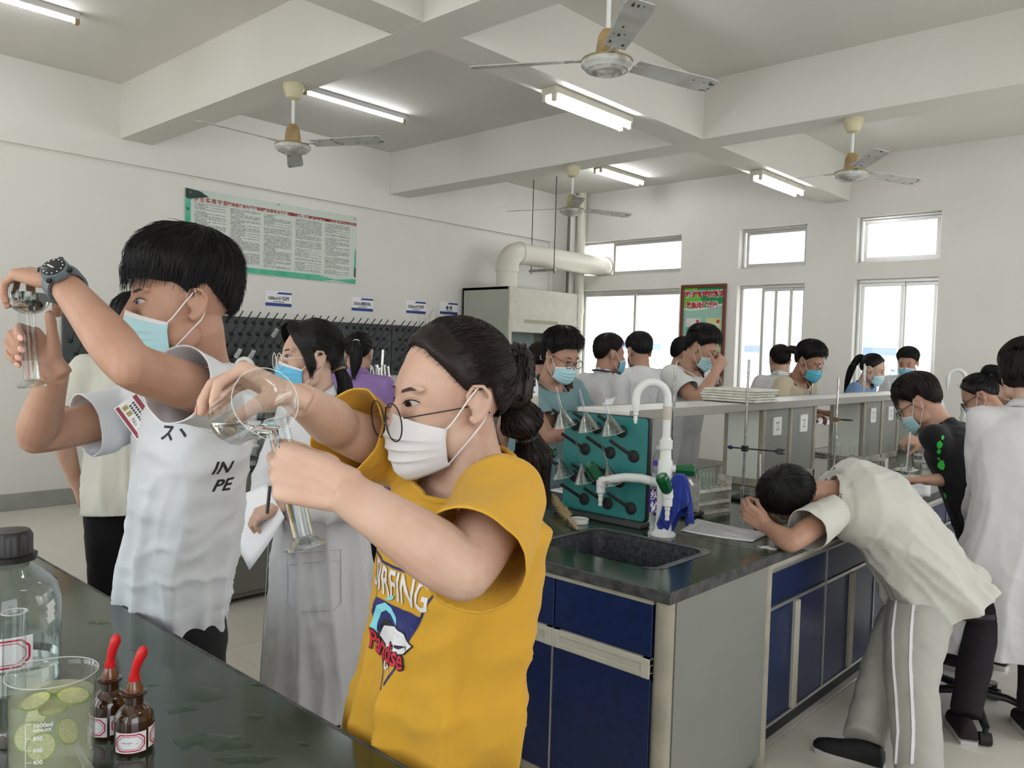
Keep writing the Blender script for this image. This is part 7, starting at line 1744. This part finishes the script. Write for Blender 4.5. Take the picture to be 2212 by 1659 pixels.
# her beaker and measuring cylinder
rc, bx_ = P(574, 866, 1.015), None
axb = (CR * 0.58 - CD * 0.22 - CF * 0.74).normalized(); cb = rc - axb * 0.108
beaker(cb, 0.040, 0.108, 'tilted glass beaker of water in the hand of the girl in yellow', None, axis=axb, spout=CD * 1.0 + CR * 0.1)
# water lying level in the tilted beaker
def tilted_water(base, ax, r, h, level):
    bm = bmesh.new(); mb = MB(); mb.lathe([(0.001, 0.002), (r * 0.84, 0.002), (r * 0.965, h * 0.08), (r * 0.97, h * 0.97), (0.001, h * 0.97)], base, ax, 40); me = mb.mesh('w'); bm.from_mesh(me); bmesh.ops.remove_doubles(bm, verts=bm.verts, dist=0.0012); bmesh.ops.recalc_face_normals(bm, faces=bm.faces[:])
    r_ = bmesh.ops.bisect_plane(bm, geom=bm.verts[:] + bm.edges[:] + bm.faces[:], plane_co=level, plane_no=Z, clear_outer=True); ed = [e for e in r_['geom_cut'] if isinstance(e, bmesh.types.BMEdge)]
    try: bmesh.ops.edgeloop_fill(bm, edges=ed)
    except Exception: pass
    bm.to_mesh(me); bm.free(); return me
bkr = [o for o in C.objects if o.get('label', '').startswith('tilted glass beaker of water')][0]
lowp = rc + (CD - axb * CD.dot(axb)).normalized() * 0.040
link('liquid', tilted_water(cb, axb, 0.040, 0.108, lowp + Z * 0.004), bkr, M['water'], True)
cyb, cyt = P(660, 1184, 1.055), P(597, 905, 1.07)
cylinder_glass(cyb, cyt - cyb, 0.0145, (cyt - cyb).length, 'glass measuring cylinder gripped by the girl in yellow under the tilted beaker', liq=0.35, foot=0.026)
mb = MB(); s0 = lowp + CR * 0.008; mb.tube([s0 + Z * 0.003, s0 + CD * 0.008 + CR * 0.002, s0 + CD * 0.02 + CR * 0.004], [0.004, 0.0032, 0.002], 8); tag(obj('water_stream', mb, M['water'], None, True), 'thin stream of water running from beaker lip into cylinder', 'water')

# --- girl in lab coat
def hair_lab(T, r):
    hair_back(T, H_BLACK, r, (0, -0.95, -0.30), 1300, 0.012, tab=[(0, 50), (20, 46), (40, 26), (58, 4), (72, -14), (88, -6), (104, -4), (118, -30), (140, -44), (180, -50)], seed=21, w=0.0014, wisps=70)
    mb = MB()
    for s in (-1, 1):
        for q in range(150):
            a = random.uniform(0, 1); sw = random.uniform(-1, 1)
            pts = [V((s * 0.006, .060 - .05 * a, .122 - 0.012 * a)), V((s * (0.040 + .012 * a), .082 - .05 * a + .006 * sw, .100 - .016 * a)), V((s * (0.066 + .010 * a), .068 - .045 * a, .052)), V((s * (0.079 + .005 * a), .040 - .03 * a + .006 * sw, .005)), V((s * (0.080 + .004 * a), .026 - .02 * a + .008 * sw, -.045 + .03 * random.random())), V((s * 0.076, .014 + .006 * sw, -.075 + .05 * random.random()))]
            pp, _ = smoothpath(pts, [0] * 6, 2); strand(mb, [T @ p for p in pp], 0.0019)
    obj('side_locks', mb, H_BLACK, r, True)
    ponytail([T @ V((0.0, -.105, -.045)), T @ V((-.02, -.118, -.10)), T @ V((-.04, -.105, -.17)), T @ V((-.05, -.09, -.26))], [0.020, 0.026, 0.022, 0.006], H_BLACK, r, 200, 9, ((0, mat('tie_gold', (0.3, 0.2, 0.1), 0.4)),))
labg = person('girl in white lab coat with clear glasses and blue mask holding a paper', P(668, 771, 2.85), V((-.30, -.95, -.03)), -92, h=1.62, hs=1.04, tone=2, fem=True, voxel=0.005, lean=3,
    arms=D(L=D(elbow=P(795, 1092, 2.75), wrist=P(606, 1092, 2.55), dir=-CR * 0.85 + CD * 0.35 - CF * .1, palm=CD * 0.6 + CR * 0.35 + CF * .4, curl=(40, 55, 30), thumb=(0.7, 0.5, 0.6)), R=D(elbow=P(578, 1060, 2.95), wrist=P(570, 1125, 2.74), dir=-CR * 0.6 - CF * 0.6 + CD * 0.3, palm=CR * .5 + CF * .5, curl=(40, 40, 20))),
    top='coat', topm=cloth('lab_grey_white', (0.60, 0.60, 0.615), bscale=6), hem=0.56, fold=0.008, maskm=mat('mask_bright_blue', (0.13, 0.47, 0.70), 0.75), gl=(mat('clear_rim', (0.75, 0.70, 0.68), 0.2), D(r=0.0265, wire=0.0013, dy=0.006, dz=-0.008)), hair=hair_lab, pants=mat('cloth_dark_denim', (0.018, 0.022, 0.03), 0.85), nails=True)
labg['topbvh'] = bvh_of(labg['top'].data)
def coat_detail(p):
    b = p['topbvh']; n_ = V((0.25, -0.95, 0)).normalized(); st = mat('coat_stitch', (0.47, 0.47, 0.48), 0.9); top = p['top']
    def line(pts, w, nm):
        us = []
        for (a, c), (d, e) in zip(pts[:-1], pts[1:]):
            for q in range(6): us.append((a + (d - a) * q / 6, c + (e - c) * q / 6))
        us.append(pts[-1]); mb = MB(); pv = []
        for x, y in us:
            h_ = on_cloth(p, x, y, b)
            if h_[0] is not None: pv.append(h_[0] + (EYE - h_[0]).normalized() * 0.003)
        if len(pv) > 2: mb.tube(pv, w, 6); obj(nm, mb, st, top)
    line([(612, 930), (600, 1000), (575, 1180), (568, 1300), (560, 1500)], 0.0014, 'front_seam')
    line([(622, 1197), (736, 1187), (737, 1300), (722, 1318), (640, 1322), (622, 1305), (621, 1197)], 0.0016, 'pocket_seam'); line([(622, 1220), (736, 1210)], 0.0012, 'pocket_seam')
    for x, y in ((577, 1205), (577, 1297), (590, 1090)):
        h_ = on_cloth(p, x, y, b)
        if h_[0] is not None:
            mb = MB(); nn = (EYE - h_[0]).normalized(); mb.lathe([(0.001, 0.005), (0.006, 0.005), (0.0085, 0.0065), (0.0105, 0.005), (0.0105, 0.001)], h_[0], nn, 18); bt = obj('button', mb, mat('button_grey', (0.30, 0.30, 0.31), 0.35), top)
            mb = MB(); d_, u_, w_ = frame_for(nn)
            for a, c in ((-1, -1), (1, -1), (-1, 1), (1, 1)): mb.lathe([(0.001, 0.0055), (0.0012, 0.0055)], h_[0] + u_ * (0.002 * a) + w_ * (0.002 * c), nn, 6)
            obj('button_holes', mb, M['black'], bt, None)
coat_detail(labg)
sheet([P(470, 1090, 2.66), P(578, 1046, 2.60), P(618, 1118, 2.50), P(542, 1232, 2.52)], 'large blank white sheet held in front of the lab coat girl', lines=0, curl=0.006)
mb = MB(); a = P(583, 1050, 2.52); b = P(577, 1110, 2.50); mb.rod(a, b, 0.0055, 8); tag(obj('pen', mb, M['black'], None), 'black pen in the hand of the lab coat girl', 'pen')

# --- person half hidden behind the raised arm
def simple_hair(seed, n=420, thick=0.022, fringe=14, m_=H_BLACK, spike=0.008, puff=None, tab=SHORT): return lambda T, r: hair_short(T, m_, r, thick, n, fringe, tab=tab, seed=seed, spike=spike, w=0.0019, puff=puff)
def pony_hair(seed, tie, path, rad, m_=H_BLACK, n=420, tiec=None, tab=LONGH):
    def f(T, r):
        hair_back(T, m_, r, tie, n, 0.012, seed=seed, w=0.0018, wisps=16, tab=tab)
        ponytail([T @ V(p) for p in path], rad, m_, r, 120, seed, ((0, tiec or M['black']),), w=0.002)
    return f
person('person in cream t-shirt half hidden behind the raised arm of the boy in white', P(288, 702, 3.45), V((-.9, .35, -.1)), 152, h=1.64, tone=0, topm=cloth('cream', (0.56, 0.55, 0.48)), hair=simple_hair(31), maskm=MASKL, marks=False)
# --- purple girl seen from behind
person('girl in purple seen from behind with a black ponytail and white clip', P(775, 762, 4.85), V((-.70, .70, -.15)), 140, h=1.60, tone=0, fem=True, lean=6, girth=1.06, top='coat', hem=0.12, topm=cloth('purple', (0.29, 0.18, 0.42)), marks=False, maskm=MASKL,
    arms=D(R=D(wrist=P(835, 900, 4.7) + V((-.35, .1, -.05))), L=D(wrist=P(735, 900, 4.7) + V((-.35, .1, -.05)))),
    hair=pony_hair(33, (0, -0.95, 0.25), [(0, -.112, .05), (0.004, -.135, .01), (0.004, -.125, -.07), (-.006, -.12, -.155)], [0.016, 0.032, 0.034, 0.012], tiec=mat('clip_white', (0.7, 0.7, 0.75), 0.3)))
# --- boy in blue grey tee
bluet = person('boy in blue grey t-shirt with dark glasses and mask looking down at the bench', P(1213, 770, 4.45), V((.98, -.08, -.40)), -5, h=1.74, hs=1.06, tone=1, voxel=0.0065, lean=9, girth=1.08, topm=cloth('blue_grey', (0.175, 0.28, 0.30)), maskm=MASKL, gl=(WIRE, D(r=0.026, wire=0.0016, shape=0.75)), openf=0.5, gaze=(0, -0.002),
    arms=D(R=D(wrist=P(1285, 912, 4.25), dir=V((.9, .2, .1)), palm=V((0, 0, -1)) + V((0, .6, 0)), curl=(35, 45, 25)), L=D(wrist=P(1300, 895, 4.55), dir=V((.8, -.3, 0.1)), palm=V((0, -.7, -.7)), curl=(35, 45, 25))),
    hair=simple_hair(41, 800, 0.026, 12, spike=0.022, puff=lambda d: 0.014 * max(0, d.z)))
sheet([P(1285, 905, 4.28), P(1318, 890, 4.30), P(1330, 858, 4.42), P(1310, 862, 4.42)], 'white card held by the boy in blue grey', lines=0)
person('girl with brown black ponytail and white clip hidden behind the boy in blue grey', P(1166, 782, 5.35), V((-.5, .75, -.3)), 125, h=1.56, tone=0, fem=True, lean=8, topm=cloth('dusty', (0.35, 0.33, 0.33)), marks=False, hair=pony_hair(43, (0.3, -0.9, 0.0), [(0.03, -.108, .0), (0.055, -.13, -.01), (0.085, -.12, -.05), (0.10, -.10, -.10)], [0.018, 0.03, 0.03, 0.01], m_=H_BROWN, tiec=M['white']))
# --- two at the far side of the next aisle
m8 = person('man in white coat seen from behind with a dark lanyard round his neck', P(1318, 765, 5.65), V((.45, .85, -.12)), 78, h=1.66, hs=1.08, tone=1, lean=4, girth=1.12, top='coat', hem=0.40, topm=WHITE_C, maskm=MASKB, marks=False, hair=simple_hair(51, 500, 0.018, 4, m_=H_BROWN))
mb = MB(); c_ = m8['nb'] + m8['S'] * 0.035; mb.tube([c_ + (m8['Rs'] * math.cos(a) * 0.072 + m8['Fr'] * math.sin(a) * 0.075) + m8['S'] * (0.006 * math.sin(a) * -1) for a in np.linspace(0, 2 * PI, 25)], 0.006, 8, False); obj('lanyard', mb, mat('lanyard_navy', (0.01, 0.012, 0.05), 0.6), m8['root'])
person('boy in plain white t-shirt facing the man with the lanyard', P(1380, 760, 6.55), V((-.80, .50, -.35)), 120, h=1.70, hs=1.16, tone=1, lean=8, girth=1.12, topm=WHITE_T, maskm=MASKW, marks=False, hair=simple_hair(53, 500, 0.022, 8))
# --- boy stirring
stir = person('boy in white t-shirt with glasses stirring a small beaker by the long shelf', P(1517, 752, 5.45), V((.92, .22, -.50)), 0, h=1.76, hs=1.08, tone=1, voxel=0.007, lean=10, girth=1.10, topm=cloth('stir_white', (0.64, 0.645, 0.63)), hem=0.16, maskm=MASKL, gl=(WIRES, D(r=0.025, wire=0.0012)), openf=0.5, gaze=(0, -0.002),
    arms=D(R=D(elbow=P(1508, 868, 5.15), wrist=P(1548, 800, 5.25), dir=CR * 0.5 - CD * 0.75 + CF * .2, palm=CF * .8 - CR * .3, curl=(65, 70, 40), fat=1.1), L=D(wrist=P(1538, 862, 5.55), dir=CR * 0.45 - CD * 0.8, palm=-CF * 0.5 - CR * 0.6, curl=(30, 40, 25), pole=Z * -1)),
    hair=simple_hair(61, 700, 0.026, 14, spike=0.010, puff=lambda d: 0.010 * max(0, d.z)))
mb = MB(); wr = stir['ends'][-1]; q = wr[2] - (wr[2] - wr[1]).normalized() * 0.02; d_, u_, w_ = frame_for(wr[2] - wr[1]); mb.tube([q + (u_ * math.cos(a) + w_ * math.sin(a)) * 0.034 for a in np.linspace(0, 2 * PI, 17)], 0.007, 8, False); obj('black_watch', mb, M['black'], stir['root'])
beaker(P(1552, 838, 5.45), 0.033, 0.075, 'small beaker held up by the boy stirring', (0.3, M['water']))
mb = MB(); mb.rod(P(1553, 778, 5.38), P(1550, 836, 5.46), 0.0048, 8); mb.rod(P(1553, 778, 5.38), P(1552, 782, 5.38), 0.0048, 8); tag(obj('glass_rod', mb, mat('white_rod', (0.7, 0.72, 0.72), 0.2), None), 'white stirring rod in the raised fist of the boy stirring', 'rod')
person('person in maroon top standing behind the boy stirring', P(1480, 768, 6.9), V((.7, .6, -.3)), 35, h=1.64, hs=1.14, tone=0, lean=6, girth=1.18, topm=cloth('maroon', (0.075, 0.045, 0.05)), pants=mat('cloth_grey_trousers', (0.06, 0.058, 0.058), 0.85), hem=0.14, marks=False, hair=simple_hair(63, 400, 0.022, 6))
# --- far right group
person('woman in white coat seen from behind with her hair tossed to the right', P(1684, 778, 7.1), V((-.55, .80, -.1)), 105, h=1.62, hs=1.06, tone=0, fem=True, top='coat', hem=0.4, topm=WHITE_C, maskm=MASKL, marks=False, hair=pony_hair(71, (0.35, -0.85, 0.45), [(0.02, -.098, .07), (0.075, -.125, .078), (0.135, -.12, .055), (0.17, -.10, .045)], [0.018, 0.034, 0.026, 0.008], m_=H_BROWN))
cream = person('boy in cream t-shirt with glasses and teal mask looking down behind the shelf', P(1750, 782, 6.2), V((.95, -.12, -.42)), -8, h=1.68, hs=1.10, tone=3, voxel=0.007, lean=20, girth=1.05, topm=cloth('cream_tan', (0.50, 0.43, 0.31)), maskm=MASKT, gl=(WIRES, D(r=0.025, wire=0.0013)), openf=0.5, gaze=(0, -0.002),
    arms=D(R=D(wrist=P(1748, 902, 5.85), dir=CR * .9 - CD * .2, palm=CD, curl=(50, 55, 30)), L=D(wrist=P(1770, 890, 6.2), dir=CR * .9, palm=CD, curl=(50, 55, 30))), hair=simple_hair(73, 700, 0.026, 10, spike=0.010, puff=lambda d: 0.014 * max(0, d.z)))
h_ = bvh_of(cream['top'].data).ray_cast(EYE, (P(1751, 850, 1.0) - EYE).normalized())
if h_[0] is not None:
    o_, u_, v_, n_ = cloth_frame(h_); t = thing('name_badge', o_, 'small white badge on the cream t-shirt', 'badge'); mb = MB(); mb.obox(o_ + n_ * 0.008, u_ * 0.035, v_ * 0.022, n_ * 0.001); obj('badge_card', mb, M['paper'], t)
    mb = MB(); mb.obox(o_ + n_ * 0.0095 + v_ * 0.004, u_ * 0.026, v_ * 0.004, n_ * 0.0003); obj('badge_print', mb, mat('print_grey', (0.25, 0.25, 0.28), 0.7), t, None)
person('girl in blue shirt with a very long dark ponytail and mask behind the shelf', P(1886, 798, 7.55), V((.93, .10, -.35)), -5, h=1.58, hs=1.10, tone=2, fem=True, lean=8, topm=cloth('sky_blue', (0.16, 0.27, 0.46)), maskm=MASKL, openf=0.5,
    hair=pony_hair(75, (0.0, -0.9, 0.35), [(0.0, -.105, .07), (0.0, -.145, .05), (0.01, -.16, -.05), (0.012, -.15, -.16), (0.015, -.13, -.27)], [0.016, 0.03, 0.032, 0.026, 0.008], tiec=M['white']))
person('man in white coat and blue mask facing the camera by the right window', P(1961, 784, 8.1), V((.02, -.93, -.30)), -80, h=1.70, hs=1.12, tone=1, voxel=0.0075, lean=8, girth=1.08, top='coat', hem=0.40, topm=WHITE_C, maskm=MASKB, openf=0.4, gaze=(0, -0.002), hair=simple_hair(77, 500, 0.022, 2, spike=0.006, puff=lambda d: 0.008 * max(0, d.z)))
# --- boy in black leaning over the right side of the bench
blk = person('boy in black t-shirt with green splashes leaning over the bench with a dropper', P(1985, 872, 4.3), V((-.84, -.05, -.62)), 176, h=1.70, hs=1.10, tone=0, voxel=0.0065, lean=27, girth=1.06, topm=BLACKC, hem=0.12, maskm=MASKL, gl=(WIRE, D(r=0.026, wire=0.0018, shape=0.7)), openf=0.4, gaze=(0, -0.002), pants=mat('cloth_grey_shorts', (0.085, 0.085, 0.085), 0.85), kneeb=0.02,
    arms=D(R=D(wrist=P(1995, 958, 4.75), dir=-CR * 0.85 - CD * 0.25, palm=CD * .6 + CF * .6, curl=(60, 60, 30), pole=Z * -1 + V((.6, 0.3, 0))), L=D(elbow=P(2090, 1038, 4.15), wrist=P(1995, 1036, 4.05), dir=-CR * 0.95 + CD * .02, palm=CD, curl=(25, 40, 25))),
    hair=simple_hair(81, 1000, 0.026, 42, m_=H_BROWN, spike=0.006, puff=lambda d: 0.010 * max(0, d.z)))
bb_ = bvh_of(blk['top'].data); gs = mat('splash_green', (0.03, 0.50, 0.06), 0.6)
for px, py, r in ((2030, 960, 0.02), (2028, 975, 0.014), (2034, 1005, 0.026), (2042, 1070, 0.016), (2036, 945, 0.012), (2028, 990, 0.010)):
    h_ = bb_.ray_cast(EYE, (P(px, py, 1.0) - EYE).normalized())
    if h_[0] is not None:
        o_, u_, v_, n_ = cloth_frame(h_); ps = [((r * (0.7 + 0.5 * mnoise.noise((math.cos(a) * 2 + px, math.sin(a) * 2, 0)))) * math.cos(a), (r * (1.0 + 0.6 * mnoise.noise((math.cos(a) * 3, math.sin(a) * 3, py)))) * math.sin(a)) for a in np.linspace(0, 2 * PI, 15)[:-1]]
        decal(ps, [tuple(range(14))], o_, u_, v_, bb_, gs, 'green_splash', blk['top'], 0.003, 0.02, n=n_)
h_ = bb_.ray_cast(EYE, (P(2058, 895, 1.0) - EYE).normalized())
if h_[0] is not None:
    o_, u_, v_, n_ = cloth_frame(h_); mbv, mbf = [], []
    for k in range(4):
        for q in range(6): 
            x0_, y0_ = -0.02 + k * 0.012, -0.03 + q * 0.011; b_ = len(mbv); mbv += [(x0_, y0_), (x0_ + .005, y0_), (x0_ + .005, y0_ + .008), (x0_, y0_ + .008)]; mbf.append((b_, b_ + 1, b_ + 2, b_ + 3))
    decal(mbv, mbf, o_, u_, v_, bb_, mat('print_white', (0.72, 0.71, 0.72), 0.6), 'white_print', blk['top'], 0.003, n=n_)
mb = MB(); mb.rod(P(1967, 918, 4.62), P(1958, 1012, 4.58), 0.0048, 8); tag(obj('glass_rod', mb, mat('white_rod', (0.7, 0.72, 0.72), 0.2), None), 'white dropper tube held upright by the boy in black', 'dropper')
# --- girl in purple at the far right, and someone behind her
person('girl in lilac shirt with dark glasses and mask bending at the far right', P(2116, 856, 5.1), V((-.80, -.12, -.60)), 178, h=1.60, hs=1.08, tone=1, fem=True, voxel=0.007, lean=24, topm=cloth('lilac', (0.36, 0.20, 0.40)), maskm=MASKL, gl=(WIRE, D(r=0.026, wire=0.002, shape=0.75)), openf=0.4,
    hair=pony_hair(85, (0.0, -0.75, 0.66), [(0.0, -.085, .095), (0.0, -.12, .105), (0.0, -.16, .07), (-.01, -.18, .0), (-.01, -.18, -.06)], [0.018, 0.03, 0.028, 0.024, 0.008]))
person('person with brown black hair mostly hidden behind the girl in lilac', P(2172, 838, 5.9), V((-.85, -.15, -.3)), 180, h=1.58, tone=2, lean=16, topm=cloth('pale', (0.5, 0.5, 0.5)), marks=False, hair=simple_hair(87, 300, 0.02, 8, m_=H_BROWN))
# --- woman in white coat at the right edge
wom = person('woman in long white coat with dark bob seen from behind at right edge', P(2214, 808, 3.62), V((-.45, .86, -.1)), 118, h=1.70, hs=1.16, tone=2, fem=True, voxel=0.007, lean=3, girth=1.14, flare=1.62, top='coat', hem=0.50, topm=cloth('edge_white', (0.66, 0.645, 0.66), bscale=6), fold=0.006, pants=mat('cloth_plum_black', (0.014, 0.008, 0.012), 0.9), marks=False, leg_r=1.0, feet=[V((-0.62, 3.95, 0)), V((-0.82, 3.72, 0))], shoem=mat('shoe_plum', (0.02, 0.010, 0.014), 0.8),
    arms=D(L=D(elbow=P(2120, 1050, 3.75), wrist=P(2105, 1135, 4.0)), R=D(wrist=P(2260, 1130, 3.9))),
    hair=lambda T, r: hair_short(T, H_BROWN, r, 0.026, 1100, 0, tab=BOB, seed=91, spike=0.004, w=0.002, fade=0.12, puff=lambda d: 0.012 * max(0, -d.z)))
# --- boy bending right over
beige = mat('cloth_track', (0.44, 0.435, 0.395), 0.85, bump=0.12, bscale=10)
bend = person('boy in off white t-shirt and striped trousers bent right over the bench', P(1708, 1072, 3.33), CD * 0.62 - CR * 0.52 + CF * 0.50, 186, h=1.74, hs=1.08, tone=1, voxel=0.0055, lean=68, girth=1.28, up=-CR * 0.66 - CD * 0.42 - CF * 0.60, topm=WHITE_W, pants=beige, hem=0.115, sleeve=0.60, fold=0.010, maskm=MASKL, openf=0.5,
    nb=P(1795, 1070, 3.40), hip=P(1998, 1258, 3.44), spine_mid=P(1922, 1100, 3.42), sh=(P(1800, 1050, 3.62), P(1795, 1112, 3.24)), feet=[PZ(1862, 1652, 0), PZ(1985, 1745, 0)], kneeb=0.03, leg_r=1.30, hemn=(P(2010, 1290, 3.4) - P(1985, 1235, 3.4)),
    arms=D(L=D(elbow=P(1708, 1172, 3.06), wrist=P(1655, 1136, 3.20), dir=-CR * 0.75 - CD * 0.55 + CF * .4, palm=CR * .65 + CF * .65, curl=(48, 55, 30), thumb=(0.8, 0.15, 0.6)), R=D(wrist=P(1665, 1115, 3.62), dir=-CR * .8 - CF * .5, palm=-CF * .6 - CR * 0.2, curl=(40, 50, 25), pole=Z * -1)),
    hair=simple_hair(95, 1500, 0.022, 8, spike=0.007, puff=lambda d: 0.008 * max(0, d.z), tab=[(0, 30), (35, 27), (55, 12), (68, -2), (80, -14), (88, 0), (104, 3), (118, -16), (140, -26), (180, -30)]))
beaker(PZ(1668, 1132, BT), 0.027, 0.085, 'small glass beaker cupped in the hands of the bending boy', None)
pb = bvh_of([c_ for c_ in bend['root'].children if c_.name.startswith('trousers')][0].data); tro = [c_ for c_ in bend['root'].children if c_.name.startswith('trousers')][0]
for xs in ((1938, 1930, 1932, 1938, 1942, 1937), (1976, 1970, 1968, 1972, 1975, 1972)):
    pv = []; xs_i = np.interp(np.linspace(0, 5, 60), range(6), xs)
    for x, y in zip(xs_i, np.linspace(1296, 1650, 60)):
        h_ = pb.ray_cast(EYE, (P(x, y, 1.0) - EYE).normalized())
        if h_[0] is not None: pv.append(h_[0] + (EYE - h_[0]).normalized() * 0.0015)
    mb = MB(); vs = []
    for p in pv: vs += [p - CR * 0.0085, p + CR * 0.0085]
    mb.add(vs, [(2 * i, 2 * i + 1, 2 * i + 3, 2 * i + 2) for i in range(len(pv) - 1)]); obj('white_stripe', mb, M['paper'], tro, None)
# --- black five star stool on the floor at the right
c = (PZ(1995, 1500, 0.05) + PZ(2185, 1552, 0.03)) / 2; t = thing('swivel_stool', c, 'black five star stool base on the floor behind the woman in white coat', 'stool')
c = V((c.x, c.y, 0))
for k in range(5):
    a = 2 * PI * k / 5 + 0.15; u = V((math.cos(a), math.sin(a), 0)); mb = MB(); mb.tube([c + Z * 0.12, c + u * 0.15 + Z * 0.115, c + u * 0.29 + Z * 0.075], [0.028, 0.022, 0.016], 10, flat=0.7); lg = obj('leg', mb, M['black'], t)
    mb = MB(); q = c + u * 0.29; sd = V((-u.y, u.x, 0)); mb.rod(q - sd * 0.022 + Z * 0.027, q + sd * 0.022 + Z * 0.027, 0.026, 16); mb.rod(q + Z * 0.03, q + Z * 0.075, 0.012, 8); obj('caster', mb, M['rubber'], lg)
mb = MB(); mb.rod(c + Z * 0.1, c + Z * 0.45, 0.024, 14); obj('gas_column', mb, M['black'], t)
mb = MB(); mb.lathe([(0.001, 0.45), (0.12, 0.45), (0.13, 0.47), (0.125, 0.49), (0.001, 0.495)], c, seg=28); obj('seat', mb, M['black'], t)
